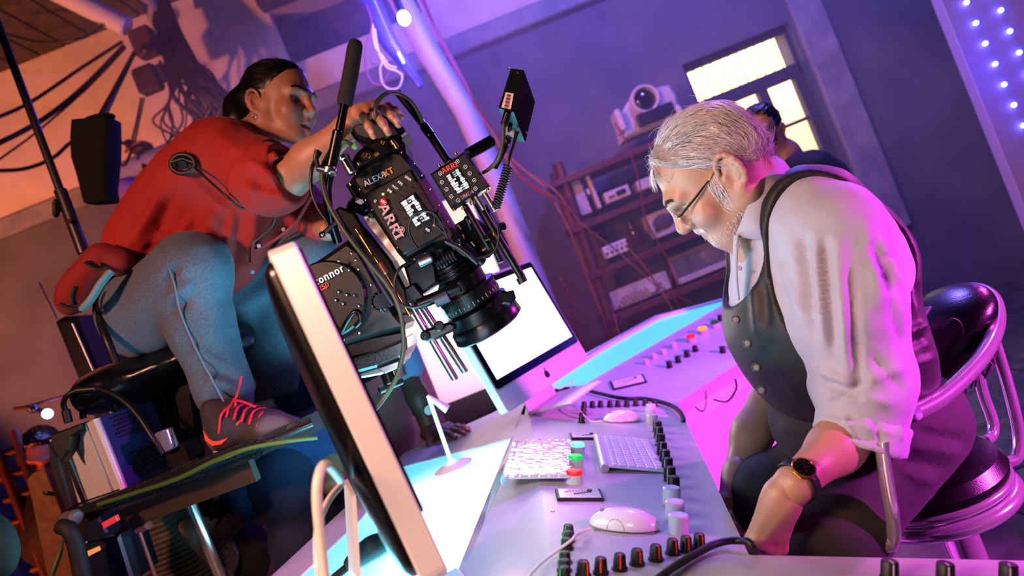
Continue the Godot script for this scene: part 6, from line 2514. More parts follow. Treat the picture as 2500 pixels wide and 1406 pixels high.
	part("beard_stubble", m, hair, o).set_meta("kind", "stuff")
	m = MB.new()
	seeds.clear()
	for q in [-1.0, 1.0]:
		for i in 110:
			var u := rng.randf()
			seeds.append([root.call(q * (0.014 + 0.038 * u), 0.041 + 0.008 * sin(u * 2.6) + rng.randf_range(-0.0025, 0.0025), 0.1), (ht.basis * Vector3(q * 0.9, 0.2, 0.35)).normalized()])
	strands(m, seeds, 0.013, 0.0006, H.call(0, 0.03, 0.05), Vector3(0, -1, 0), 0.2, 12, 3)
	part("eyebrows", m, mat("brow_grey", Color(0.24, 0.21, 0.2), 0.6), o)
	# ---- shirt
	var sp := Vector3(1, 0, 0)
	var ax := func(px: float, py: float) -> Basis:
		# an ellipsoid frame: x away from the viewer's plane normal, y along the image direction (px, py)
		var y := (R_ * px - U_ * py).normalized()
		return Basis(y.cross(ZB), y, ZB)
	var torso := func(t: Sdf, grow: float) -> void:
		t.ell(P(1972, 640, 1.3), ax.call(0.5, 0.86), Vector3(0.125 + grow, 0.17 + grow, 0.19 + grow), 0.05)
		t.ell(P(1935, 775, 1.3), ax.call(0.42, 0.9), Vector3(0.112 + grow, 0.12 + grow, 0.165 + grow), 0.06)
		t.ell(P(2005, 870, 1.3), ax.call(0.6, 0.8), Vector3(0.122 + grow, 0.14 + grow, 0.17 + grow), 0.06)
		t.ell(P(2050, 640, 1.3), ax.call(0.45, 0.89), Vector3(0.09 + grow, 0.12 + grow, 0.17 + grow), 0.05)
		t.ell(P(2095, 840, 1.31), ax.call(0.5, 0.86), Vector3(0.088 + grow, 0.15 + grow, 0.16 + grow), 0.06)
		t.cap(P(1985, 520, 1.19), P(1985, 520, 1.42), 0.062 + grow, 0.062 + grow, 0.05)
	s = Sdf.new()
	torso.call(s, 0.0)
	s.chain([P(2045, 575, 1.15), P(2076, 760, 1.125), P(2118, 930, 1.125), P(2100, 1090, 1.12)], [0.08, 0.072, 0.062, 0.064], 0.05)
	s.chain([P(1950, 600, 1.46), P(1925, 860, 1.55)], [0.075, 0.07], 0.05)
	s.cut(P(2080, 1066, 1.12), (-R_ * 0.3 - U_ * 0.95), 0.0)
	var fl := [
		[1932, 570, 1972, 800, 15, 9], [1958, 570, 1996, 840, 13, -10], [1988, 560, 2020, 880, 15, 10], [2012, 580, 2040, 860, 12, -9], [2042, 560, 2072, 930, 17, 9], [2075, 640, 2100, 960, 14, -7], [2105, 520, 2150, 760, 18, 8],
		[2120, 590, 2172, 720, 10, -11], [2140, 570, 2190, 700, 10, 10], [2150, 640, 2200, 600, 8, -7], [2165, 720, 2215, 860, 14, -6], [1905, 640, 1960, 770, 12, 8], [2000, 900, 2090, 940, 11, 10], [2005, 930, 2110, 975, 9, -11], [2015, 960, 2190, 985, 10, 9], [2030, 985, 2120, 930, 8, -8], [2100, 930, 2215, 900, 12, 6], [2120, 860, 2210, 960, 12, -6]]
	s.disp = drape(fl, 0.006, 7.0, 3)
	var shirt: Material
	shirt = cloth("white_shirt", Color(0.64, 0.64, 0.7), 0.8, 80.0, 0.35, 0.3)
	var sh := part("shirt", s.mesh(0.0065), shirt, o)
	# rolled cuff
	s = Sdf.new()
	s.chain([P(2116, 985, 1.13), P(2092, 1095, 1.12)], [0.071, 0.073], 0.02)
	s.cut(P(2080, 1078, 1.12), (-R_ * 0.3 - U_ * 0.95), 0.0)
	s.cut(P(2106, 1010, 1.12), (R_ * 0.3 + U_ * 0.95), 0.0)
	s.cap(P(2088, 1090, 1.12), P(2070, 1150, 1.11), 0.061, 0.061, 0.004, 1)
	s.disp = drape([[1995, 1018, 2200, 1062, 9, 5], [2010, 1045, 2170, 1088, 8, -5], [2060, 1010, 2090, 1090, 7, 4], [2130, 1020, 2160, 1090, 7, -5], [2190, 1010, 2200, 1080, 8, 5]], 0.004, 16.0, 5)
	part("rolled_cuff", s.mesh(0.004), shirt, sh)
	# collar: two leaves of folded cloth round the neck
	var leaf := func(pts: Array) -> MB:
		var c := MB.new()
		var rings := []
		var aa := spline(pts.map(func(q): return q[0]), 4)
		var bb := spline(pts.map(func(q): return q[1]), 4)
		var cc := spline(pts.map(func(q): return q[2]), 4)
		for i in aa.size():
			var a: Vector3 = aa[i]
			var b: Vector3 = bb[i]
			var nrm: Vector3 = (cc[i] as Vector3).normalized()
			rings.append(PackedVector3Array([a + nrm * 0.004, a - nrm * 0.004, a.lerp(b, 0.5) - nrm * 0.003, b - nrm * 0.002, b + nrm * 0.002, a.lerp(b, 0.5) + nrm * 0.006]))
		c.loft(rings)
		return c
	var near: MB = leaf.call([
		[P(1893, 384, 1.33), P(1930, 416, 1.34), R_ * 0.6 + U_ * 0.6], [P(1878, 386, 1.27), P(1926, 424, 1.27), (ZB + U_ * 0.4).normalized()], [P(1866, 402, 1.225), P(1914, 446, 1.225), ZB], [P(1846, 450, 1.21), P(1900, 520, 1.205), ZB],
		[P(1824, 505, 1.205), P(1884, 578, 1.2), ZB], [P(1806, 548, 1.215), P(1873, 588, 1.205), (ZB - R_ * 0.2).normalized()], [P(1796, 572, 1.23), P(1806, 580, 1.225), (ZB - R_ * 0.3).normalized()]])
	part("collar", near, shirt, sh)
	var farc: MB = leaf.call([[P(1893, 384, 1.33), P(1930, 416, 1.34), R_], [P(1868, 420, 1.38), P(1900, 460, 1.39), -ZB], [P(1830, 500, 1.38), P(1850, 560, 1.39), -ZB], [P(1796, 575, 1.32), P(1800, 640, 1.33), -ZB - R_]])
	part("collar", farc, shirt, sh)
	# placket with buttons
	var pl := MB.new()
	pl.tube(spline(PP([[1797, 575, 1.225], [1795, 625, 1.225], [1795, 680, 1.225], [1800, 730, 1.23]]), 5), 0.011, 6, true, 0.3)
	part("placket", pl, shirt, sh)
	for q in [[1806, 655, 1.212], [1800, 600, 1.212]]:
		m = MB.new()
		rodp(m, q[0], q[1], q[0], q[1], q[2], q[2] - 0.004, 5.5, 0.001)
		part("button", m, mat("shirt_button", Color(0.6, 0.62, 0.7), 0.3), sh)
	# ---- waistcoat
	s = Sdf.new()
	torso.call(s, 0.009)
	s.cap(P(1945, 470, 1.2), P(2000, 500, 1.2), 0.03, 0.05, 0.05)
	s.cut(P(2100, 1075, 1.3), (-R_ * 0.25 - U_ * 0.9))
	# armholes
	s.ell(P(2058, 640, 1.06), ax.call(0.25, 0.96), Vector3(0.105, 0.19, 0.16), 0.014, 1)
	s.ell(P(2175, 640, 1.12), ax.call(0.1, 0.96), Vector3(0.055, 0.085, 0.12), 0.014, 1)
	s.ell(P(1990, 620, 1.56), ax.call(0.3, 0.9), Vector3(0.09, 0.14, 0.12), 0.014, 1)
	# neckline
	s.ell(P(1800, 610, 1.3), ax.call(0.12, 0.98), Vector3(0.058, 0.115, 0.1), 0.014, 1)
	s.ell(P(1868, 480, 1.3), ax.call(0.5, 0.86), Vector3(0.075, 0.12, 0.11), 0.014, 1)
	s.disp = drape([[1842, 690, 1850, 820, 12, 6], [1862, 680, 1876, 800, 12, -5], [1880, 860, 1960, 980, 18, 4], [1850, 960, 1990, 990, 12, 4], [2210, 690, 2262, 860, 12, 7], [2235, 690, 2280, 820, 10, -8], [2200, 820, 2290, 770, 9, 8], [2205, 850, 2295, 800, 9, -7], [2215, 900, 2300, 860, 12, 6]], 0.003, 6.0, 9)
	var vest := cloth("waistcoat_cloth", Color(0.03, 0.03, 0.036), 0.6, 70.0, 0.5, 0.4)
	var wc := part("waistcoat", s.mesh(0.005), vest, o)
	for q in [[1795, 781, 1.18], [1824, 838, 1.17], [1846, 897, 1.165], [1858, 953, 1.165]]:
		m = MB.new()
		m.lathe(frame(P(q[0], q[1], q[2]), -R_ * 0.6 + ZB * -0.8, (-R_ * 0.75 + ZB * 0.65)), [Vector2(0, -0.004), Vector2(0.0075, -0.004), Vector2(0.008, 0.001), Vector2(0.006, 0.002), Vector2(0.005, 0.001), Vector2(0, 0.001)], 16)
		part("button", m, mat("vest_button", Color(0.35, 0.28, 0.26), 0.3), wc)
	m = MB.new()
	m.tube(spline(PP([[2262, 752, 1.24], [2250, 770, 1.2], [2222, 800, 1.165], [2195, 815, 1.15]]), 5), 0.01, 8, true, 0.3)
	part("back_strap", m, mats["black_plastic"], wc)
	# ---- trousers
	s = Sdf.new()
	s.ell(P(2190, 1010, 1.31), ax.call(0.5, 0.86), Vector3(0.11, 0.12, 0.15), 0.04)
	s.ell(P(2045, 1010, 1.32), ax.call(0.5, 0.86), Vector3(0.125, 0.1, 0.16), 0.05)
	s.chain([P(2185, 1090, 1.22), P(2030, 1290, 1.15), P(2040, 1520, 1.15)], [0.09, 0.08, 0.065], 0.04)
	s.chain([P(2120, 1100, 1.4), P(1880, 1220, 1.42), P(1900, 1420, 1.45)], [0.1, 0.08, 0.06], 0.05)
	s.cut(P(2060, 945, 1.3), (U_ * 0.85 - R_ * 0.1))
	s.disp = drape([[2230, 1050, 2370, 1080, 12, -8], [2200, 1085, 2360, 1110, 11, 8], [2190, 1115, 2330, 1150, 11, -8], [2200, 1150, 2300, 1190, 11, 7], [1900, 1040, 2010, 1060, 12, 7], [1890, 1070, 2000, 1130, 12, -6], [2000, 1150, 2150, 1200, 20, 4], [1960, 1230, 2130, 1290, 20, -4]], 0.005, 7.0, 12)
	part("trousers", s.mesh(0.0075), cloth("trouser_cloth", Color(0.13, 0.11, 0.13), 0.85, 60.0, 0.8), o)
	# ---- glasses
	var g := thing("eyeglasses", "dark framed glasses on the grey haired man's nose", "glasses", H.call(0, 0.016, 0.108))
	m = MB.new()
	for q in [-1.0, 1.0]:
		var ring := []
		for i in 25:
			var a := TAU * i / 24
			ring.append(H.call(q * 0.033 + cos(a) * 0.0245, 0.01 + sin(a) * 0.0165, 0.112 - absf(cos(a) * 0.0245 * q + 0.033) * 0.05))
		m.tube(ring, 0.0011, 6)
	m.tube([H.call(-0.01, 0.014, 0.111), H.call(0, 0.017, 0.113), H.call(0.01, 0.014, 0.111)], 0.0012, 6)
	part("rims", m, mats["brushed_steel"], g)
	m = MB.new()
	for q in [-1.0, 1.0]:
		var ring := PackedVector3Array()
		var ring2 := PackedVector3Array()
		for i in 24:
			var a := TAU * i / 24
			ring.append(H.call(q * 0.033 + cos(a) * 0.024, 0.01 + sin(a) * 0.016, 0.1115 - absf(cos(a) * 0.0245 * q + 0.033) * 0.05))
			ring2.append(ring[i] + hf * 0.001)
		m.loft([ring, ring2])
	part("lenses", m, mat("lens_glass", Color(0.9, 0.95, 1.0, 0.12), 0.03, 0.0, {"transparency": BaseMaterial3D.TRANSPARENCY_ALPHA}), g)
	for q in [-1.0, 1.0]:
		m = MB.new()
		m.tube([H.call(q * 0.058, 0.016, 0.11), H.call(q * 0.0665, 0.0155, 0.104), H.call(q * 0.073, 0.02, 0.06), H.call(q * 0.0755, 0.024, 0.028)], [0.0022, 0.0034, 0.0034, 0.0016], 8, true, 0.6)
		part("temple", m, mat("temple_black", Color(0.015, 0.013, 0.015), 0.3), g)
		m = MB.new()
		m.tube(spline([H.call(q * 0.0755, 0.024, 0.028), H.call(q * 0.0765, 0.028, 0.012), H.call(q * 0.076, 0.028, 0.0), H.call(q * 0.076, 0.015, -0.012)], 4), 0.001, 6)
		part("ear_wire", m, mats["brass"], g)
	# ---- wrist watch
	var wp := P(1946, 1175, 1.047)
	var ad := (P(2035, 1088, 1.1) - P(1943, 1178, 1.045)).normalized()
	g = thing("wrist_watch", "round gold watch with a black dial on the grey haired man's wrist", "watch", wp)
	m = MB.new()
	var wt := MB.along(wp, wp + ad)
	var ringp := []
	for i in 33:
		var a := TAU * i / 32
		ringp.append(wt * Vector3(cos(a) * 0.0325, 0.0, sin(a) * 0.0325))
	m = MB.new()
	var rs := []
	for i in 33:
		var a := TAU * i / 32
		var out := wt.basis * Vector3(cos(a), 0, sin(a))
		var c: Vector3 = ringp[i]
		rs.append(PackedVector3Array([c - ad * 0.0085, c + out * 0.002 - ad * 0.0085, c + out * 0.002 + ad * 0.0085, c + ad * 0.0085]))
	m.loft(rs, false)
	part("strap", m, mat("strap_leather", Color(0.03, 0.025, 0.03), 0.5), g)
	var dn := (ZB * 0.8 + U_ * 0.15 - R_ * 0.6)
	dn = (dn - ad * dn.dot(ad)).normalized()
	var dial := wp + dn * 0.0345
	var dt := frame(dial, ad, dn)
	m = MB.new()
	m.lathe(dt, [Vector2(0, -0.004), Vector2(0.0175, -0.004), Vector2(0.0185, -0.001), Vector2(0.0175, 0.003), Vector2(0.0155, 0.0032), Vector2(0.0152, 0.0015), Vector2(0, 0.0015)], 32)
	part("case", m, mats["brass"], g)
	m = MB.new()
	m.lathe(dt, [Vector2(0.0151, 0.0016), Vector2(0.0001, 0.0019)], 32)
	part("dial", m, mat("dial_black", Color(0.02, 0.02, 0.025), 0.2), g)
	m = MB.new()
	m.box(dt * Transform3D(Basis(Vector3.UP, 0.9), Vector3(0.003, 0.0024, 0.002)), Vector3(0.0008, 0.0004, 0.009))
	m.box(dt * Transform3D(Basis(Vector3.UP, 2.6), Vector3(-0.002, 0.0024, 0.003)), Vector3(0.0006, 0.0004, 0.012))
	for i in 12:
		var b := Basis(Vector3.UP, TAU * i / 12)
		m.box(dt * Transform3D(b, b * Vector3(0, 0.0022, 0.0125)), Vector3(0.0006, 0.0004, 0.003))
	part("hands_and_marks", m, mats["brass"], g)
	m = MB.new()
	for q in [-1.0, 1.0]:
		m.cyl(dt * Vector3(q * 0.0175, -0.002, -0.007), dt * Vector3(q * 0.0175, -0.002, 0.007), 0.0022, 8)
	part("lugs", m, mats["brass"], g)


func stool() -> void:
	var o := thing("bar_stool", "chrome bar stool with a black padded back and chrome arm rails", "stool", P(2380, 1560, 1.4))
	# seat cushion and its chrome bands
	var sc := P(2300, 1130, 1.38)
	var seat_n := Vector3(0.03, 1, 0).normalized()
	var st := frame(P(2268, 1192, 1.36), Vector3(1, 0.02, -0.06), Vector3.UP)
	var m := MB.new()
	m.lathe(st, [Vector2(0, 0.0), Vector2(0.12, 0.0), Vector2(0.143, 0.012), Vector2(0.147, 0.03), Vector2(0.136, 0.052), Vector2(0.09, 0.062), Vector2(0, 0.064)], 40)
	part("seat", m, cloth("black_leather", Color(0.02, 0.02, 0.024), 0.3, 30.0, 0.6, 0.0), o)
	for q in [[0.138, 0.006, 0.01], [0.14, -0.022, 0.015]]:
		m = MB.new()
		m.ring(st * Transform3D(Basis(), Vector3(0, q[1], 0)), q[0], q[2], 56, 14)
		part("seat_band", m, mats["chrome"], o)
	# padded back
	var rings := []
	var spine := [[2262, 905, 1.42, 0.13], [2300, 740, 1.47, 0.15], [2350, 715, 1.5, 0.14], [2405, 720, 1.52, 0.11], [2430, 760, 1.5, 0.09]]
	var s := Sdf.new()
	var pb := Basis((R_ * 0.64 + U_ * 0.77).normalized(), (R_ * 0.77 - U_ * 0.64).normalized(), -ZB)
	s.ell(P(2272, 842, 1.48), pb, Vector3(0.125, 0.072, 0.12), 0.02)
	s.ell(P(2325, 775, 1.44), pb, Vector3(0.085, 0.045, 0.1), 0.05)
	s.ell(P(2255, 790, 1.32), pb, Vector3(0.085, 0.045, 0.07), 0.05, 1)
	part("back_pad", s.mesh(0.006), mats["black_leather"], o)
	m = MB.new()
	m.tube(spline(PP([[2300, 800, 1.33], [2325, 778, 1.325], [2345, 790, 1.325], [2350, 815, 1.33]]), 8), 0.0022, 8)
	part("seam", m, mats["black_plastic"], o)
	m = MB.new()
	m.tube(spline(PP([[2232, 1006, 1.14], [2290, 975, 1.17], [2350, 925, 1.21], [2400, 868, 1.26], [2430, 810, 1.33], [2436, 760, 1.45], [2420, 722, 1.54], [2380, 704, 1.62], [2320, 712, 1.68]]), 8), 0.0145, 16)
	part("back_rail", m, mats["chrome"], o)
	# torn edge of the pad's lining
	m = MB.new()
	for i in 16:
		var u := i / 15.0
		var a := P(2330 + 95 * u, 955 - 95 * u, 1.3)
		m.tube([a, a + Vector3(rng.randf_range(-0.012, 0.006), -rng.randf_range(0.004, 0.02), rng.randf_range(-0.006, 0.01)), a + Vector3(rng.randf_range(-0.02, 0.006), -rng.randf_range(0.014, 0.034), 0)], [0.005, 0.004, 0.001], 5)
	part("torn_lining", m, mat("lining_violet", Color(0.22, 0.12, 0.24), 0.8), o)
	# arm rails: the flat front post and the bent tubes at the back
	m = MB.new()
	m.tube(spline(PP([[2152, 1075, 1.06], [2158, 1130, 1.06], [2167, 1190, 1.06], [2177, 1250, 1.06], [2182, 1300, 1.07], [2174, 1330, 1.09]]), 6), 0.0135, 14, true, 0.7)
	part("front_post", m, mats["chrome"], o)
	m = MB.new()
	m.ball(Transform3D(Basis(), P(2164, 1322, 1.09)), Vector3(0.018, 0.017, 0.017), 18)
	part("post_end", m, mats["chrome"], o)
	m = MB.new()
	m.tube(spline(PP([[2422, 815, 1.45], [2450, 905, 1.44], [2478, 1010, 1.42], [2488, 1075, 1.41], [2480, 1120, 1.4], [2440, 1135, 1.4], [2400, 1180, 1.4]]), 7), 0.0115, 14)
	part("back_tube", m, mats["chrome"], o)
	m = MB.new()
	m.tube(spline(PP([[2382, 880, 1.5], [2400, 960, 1.5], [2424, 1030, 1.49], [2420, 1065, 1.48], [2398, 1078, 1.46]]), 7), 0.0115, 14)
	part("back_tube", m, mats["chrome"], o)
	m = MB.new()
	m.cyl(st * Vector3(0.02, -0.03, 0), Vector3((st * Vector3(0.02, 0, 0)).x + 0.0, 0.02, st.origin.z), 0.035, 24, 0.004)
	part("pedestal", m, mats["chrome"], o)
	m = MB.new()
	m.lathe(Transform3D(Basis(), Vector3((st * Vector3(0.02, 0, 0)).x, 0.0, st.origin.z)), [Vector2(0, 0), Vector2(0.21, 0), Vector2(0.21, 0.008), Vector2(0.1, 0.025), Vector2(0.036, 0.05), Vector2(0, 0.05)], 40)
	part("floor_plate", m, mats["chrome"], o)


func dolly() -> void:
	var o := thing("camera_dolly", "black camera dolly platform with a padded seat and chrome column", "dolly", P(460, 1500, 1.75))
	# padded seat
	var lv := Basis(Vector3.UP, 0.12)
	var m := MB.new()
	var s := Sdf.new()
	var sc := P(430, 892, 1.83)
	for q in [[-0.13, -0.12], [0.15, -0.12], [0.15, 0.14], [-0.13, 0.14]]:
		s.ell(sc + lv * Vector3(q[0], 0, q[1]), lv, Vector3(0.07, 0.045, 0.07), 0.06)
	s.ell(sc, lv, Vector3(0.2, 0.05, 0.19), 0.05)
	s.cap(sc + lv * Vector3(-0.17, 0, 0.1), sc + lv * Vector3(0.2, 0, 0.1), 0.045, 0.045, 0.04)
	part("seat", s.mesh(0.0075), mat("blue_black_leather", Color(0.02, 0.025, 0.04), 0.28), o)
	m = MB.new()
	m.box(Transform3D(lv, P(440, 945, 1.84)), Vector3(0.22, 0.02, 0.2), 0.006)
	m.cyl(P(395, 950, 1.84), P(420, 1100, 1.8), 0.03, 20, 0.002)
	part("seat_post", m, mats["black_metal"], o)
	# hooked bracket and its foot
	m = MB.new()
	plate(m, [[424, 968], [436, 944], [464, 930], [492, 930], [482, 950], [466, 966], [474, 1010], [478, 1052], [466, 1072], [446, 1080], [436, 1040], [432, 1000]], 1.66, 0.05, 0.004)
	part("hook_bracket", m, mat("plum_metal", Color(0.05, 0.02, 0.05), 0.3, 0.4), o)
	m = MB.new()
	rodp(m, 398, 1050, 418, 1098, 1.62, 1.62, 22, 0.003)
	part("chrome_socket", m, mats["chrome"], o)
	m = MB.new()
	plate(m, [[398, 1098], [450, 1078], [466, 1120], [486, 1120], [440, 1150], [408, 1142]], 1.62, 0.08, 0.004)
	part("socket_foot", m, mats["black_metal"], o)
	m = MB.new()
	plate(m, [[438, 1140], [484, 1118], [486, 1126], [440, 1149]], 1.6, 0.01, 0.001)
	part("label_plate", m, mats["brass"], o)
	m = MB.new()
	plate(m, [[470, 1000], [512, 980], [526, 1060], [490, 1072]], 1.72, 0.1, 0.006)
	part("side_gearbox", m, mats["black_metal"], o)
	# platform
	var y := P(470, 1165, 1.58).y
	var a := T(150, 1270, y)
	m = MB.new()
	var e0 := P(168, 1246, 1.62)
	var e1 := P(640, 1100, 1.52)
	var e2 := P(775, 1060, 1.56)
	var top_y := e0.y
	var q := [e0, Vector3(e1.x, top_y, e1.z), Vector3(e2.x, top_y, e2.z), Vector3(e2.x + 0.1, top_y, -2.3), Vector3(e0.x, top_y, -2.4)]
	m.slab(q, Vector3(0, -0.042, 0))
	part("platform", m, mats["worn_metal"], o)
	m = MB.new()
	m.slab([q[0] + Vector3(0.05, -0.042, -0.04), q[1] + Vector3(-0.06, -0.042, -0.05), q[1] + Vector3(-0.06, -0.042, -0.08), q[0] + Vector3(0.05, -0.042, -0.08)], Vector3(0, -0.055, 0))
	part("under_beam", m, mat("brown_beam", Color(0.16, 0.09, 0.05), 0.7), o)
	m = MB.new()
	m.tube([e0 + Vector3(0, -0.02, 0.004), q[1] + Vector3(0, -0.02, 0.004), q[2] + Vector3(0, -0.02, 0.004)], 0.009, 8)
	part("edge_trim", m, mats["worn_metal"], o)
	m = MB.new()
	rodp(m, 452, 1200, 552, 1440, 1.78, 1.78, 13, 0.002)
	part("lift_column", m, mats["chrome"], o)
	m = MB.new()
	var lc := P(640, 1420, 1.9)
	m.box(Transform3D(Basis(), Vector3(-1.15, 0.16, -1.95)), Vector3(0.8, 0.2, 0.5), 0.02)
	part("chassis", m, mats["black_metal"], o)
	for k in [[-1.4, -1.72], [-0.9, -1.72], [-1.4, -2.2], [-0.9, -2.2]]:
		m = MB.new()
		m.cyl(Vector3(k[0], 0.09, k[1] - 0.025), Vector3(k[0], 0.09, k[1] + 0.025), 0.09, 24, 0.01)
		part("wheel", m, mats["black_rubber"], o)
	# plywood plate, wheel and grip at the left end
	m = MB.new()
	plate(m, [[66, 1172], [78, 1156], [108, 1146], [124, 1186], [215, 1420], [118, 1420]], 1.72, 0.02, 0.002)
	part("plywood_plate", m, rough_mat("plywood", Color(0.36, 0.2, 0.08), Color(0.5, 0.3, 0.14), 3.0, 0.02, 0.6), o)
	m = MB.new()
	rodp(m, 110, 1203, 110, 1203, 1.72, 1.69, 5, 0.001)
	part("bolt", m, mats["brass"], o)
	m = MB.new()
	rodp(m, 160, 1268, 190, 1262, 1.56, 1.54, 19, 0.006)
	part("grip_roller", m, mat("roller_grey", Color(0.35, 0.33, 0.34), 0.4), o)
	m = MB.new()
	m.tube(spline(PP([[150, 1285, 1.53], [168, 1292, 1.52], [182, 1318, 1.52], [192, 1360, 1.52], [204, 1420, 1.52]]), 5), 0.018, 10)
	part("black_grip", m, mats["black_rubber"], o)
	m = MB.new()
	plate(m, [[198, 1284], [240, 1262], [262, 1300], [256, 1316], [212, 1330]], 1.53, 0.06, 0.005)
	part("small_monitor", m, mat("navy_case", Color(0.03, 0.06, 0.11), 0.35), o)
	m = MB.new()
	plate(m, [[246, 1278], [282, 1258], [288, 1272], [252, 1292]], 1.52, 0.012, 0.002)
	part("pink_display", m, glow("pink_display_glow", Color(0.8, 0.16, 0.25), 0.5, Color(0.7, 0.2, 0.25)), o)
	m = MB.new()
	plate(m, [[196, 1330], [290, 1306], [326, 1420], [200, 1420]], 1.6, 0.12, 0.006)
	part("control_cabinet", m, mats["navy_case"], o)
	m = MB.new()
	plate(m, [[208, 1348], [240, 1334], [244, 1344], [213, 1360]], 1.59, 0.006, 0.001)
	part("lit_label", m, glow("label_glow", Color(0.9, 0.6, 0.3), 0.5, Color(0.8, 0.55, 0.3)), o)
	m = MB.new()
	plate(m, [[298, 1306], [352, 1280], [362, 1292], [330, 1308], [306, 1316]], 1.66, 0.03, 0.003)
	rodp(m, 310, 1314, 318, 1372, 1.66, 1.66, 4)
	rodp(m, 318, 1312, 324, 1378, 1.66, 1.66, 3)
	rodp(m, 340, 1300, 384, 1420, 1.66, 1.66, 5)
	part("clamp_arm", m, mat("clamp_rose", Color(0.6, 0.36, 0.3), 0.4), o)
	# dark equipment cabinet behind the seat
	var cb := thing("equipment_cabinet", "tall dark equipment cabinet with a thin aerial behind the dolly seat", "cabinet", P(280, 1300, 2.7))
	m = MB.new()
	plate(m, [[128, 786], [150, 772], [182, 772], [650, 1930], [572, 1886]], 2.6, 0.35, 0.02)
	part("case", m, mat("cabinet_grey", Color(0.09, 0.08, 0.075), 0.5), cb)
	m = MB.new()
	rodp(m, 140, 778, 96, 690, 2.6, 2.6, 1.6, 0.0, 8)
	part("aerial", m, mats["black_metal"], cb)
	m = MB.new()
	m.tube(PP([[176, 790, 2.59], [232, 915, 2.59], [318, 1120, 2.59]]), 0.006, 6)
	part("edge_strip", m, mats["brushed_steel"], cb)
	# ---- lamp ballast box standing on the platform
	var b := thing("ballast_box", "blue and silver vented metal box with a carrying handle on the dolly", "box", P(292, 1190, 1.62))
	var dy := P(292, 1190, 1.62) - P(232, 1018, 1.62)
	var c := P(232, 1018, 1.62)
	var la := P(123, 1063, 1.74)
	var ea := P(374, 988, 1.76)
	c.y = (c.y + la.y + ea.y) / 3
	la.y = c.y
	ea.y = c.y
	var hgt := c.y - top_y
	var top := [c, ea, ea + (la - c), la]
	m = MB.new()
	m.slab(top, Vector3(0, -hgt, 0))
	part("case", m, mat("ballast_blue", Color(0.1, 0.2, 0.42), 0.4), b)
	var nl := (c - la).cross(Vector3.UP).normalized()
	if nl.dot(ZB) < 0:
		nl = -nl
	m = MB.new()
	for k in 4:
		var u0: float = [0.02, 0.28, 0.56, 0.84][k]
		var u1: float = [0.26, 0.54, 0.82, 0.99][k]
		var p0: Vector3 = la.lerp(c, u0)
		var p1: Vector3 = la.lerp(c, u1)
		m.slab([p0, p1, p1 - Vector3(0, hgt * 0.985, 0), p0 - Vector3(0, hgt * 0.985, 0)], nl * (0.004 if k % 2 else 0.008))
	part("silver_panel", m, mats["aluminium"], b)
	m = MB.new()
	m.cyl(c, c - Vector3(0, hgt, 0), 0.009, 12)
	part("corner_post", m, mats["aluminium"], b)
	var nr := (ea - c).cross(Vector3.UP).normalized()
	if nr.dot(ZB) < 0:
		nr = -nr
	var slot := MB.new()
	slot.box(Transform3D(), Vector3(0.013, 0.0042, 0.003), 0.0008)
	var sm := slot.mesh()
	for g in [[0.24, 0.06, 0.86, 0.34], [0.3, 0.6, 0.98, 0.92]]:
		for i in 7:
			for j in 6:
				var p := MeshInstance3D.new()
				p.mesh = sm
				p.name = "vent_slot"
				p.material_override = mats["black_plastic"]
				b.add_child(p, true)
				var at: Vector3 = c.lerp(ea, lerpf(g[0], g[2], (i + 0.5 * (j % 2)) / 7.0)) - Vector3(0, hgt * lerpf(g[1], g[3], j / 5.0), 0)
				p.transform = frame(at + nr * 0.001 - b.position, ea - c, Vector3.UP)
	m = MB.new()
	plate(m, [[120, 1062], [196, 1034], [200, 1050], [176, 1066], [168, 1100], [150, 1130], [128, 1100]], 1.62, 0.04, 0.004)
	plate(m, [[118, 1080], [140, 1110], [176, 1240], [164, 1250], [140, 1200], [118, 1130]], 1.66, 0.03, 0.004)
	part("corner_guard", m, mats["black_plastic"], b)
	m = MB.new()
	m.tube(spline(PP([[204, 1022, 1.66], [202, 1008, 1.66], [214, 1000, 1.66], [270, 980, 1.66], [280, 982, 1.66], [285, 998, 1.66]]), 5), 0.0075, 10)
	part("carry_handle", m, mats["satin_black"], b)
	m = MB.new()
	rodp(m, 168, 1032, 160, 1000, 1.62, 1.62, 10, 0.002)
	rodp(m, 186, 954, 236, 948, 1.6, 1.6, 8, 0.002)
	m.tube(spline(PP([[162, 1006, 1.62], [155, 985, 1.61], [164, 966, 1.6], [188, 954, 1.6], [234, 948, 1.6], [284, 966, 1.58], [330, 1005, 1.56], [372, 1066, 1.54], [398, 1108, 1.54]]), 6), 0.0062, 8)
	part("power_lead", m, mats["dark_wire"], b)
	m = MB.new()
	m.tube(spline([P(240, 1232, 1.58), P(330, 1203, 1.55), P(430, 1170, 1.52), P(520, 1126, 1.5), P(600, 1096, 1.48), P(690, 1078, 1.48), P(775, 1068, 1.5)], 6), 0.005, 10)
	single("green_cable", m, mat("green_cable", Color(0.25, 0.33, 0.1), 0.5), "yellow green cable lying along the dolly platform edge", "cable")
	m = MB.new()
	m.tube(spline([P(150, 1320, 1.7), P(146, 1350, 1.68), P(128, 1400, 1.66), P(120, 1440, 1.66)], 6), 0.006, 8)
	single("green_cable", m, mats["green_cable"], "green cable hanging at the dolly's left end", "cable")


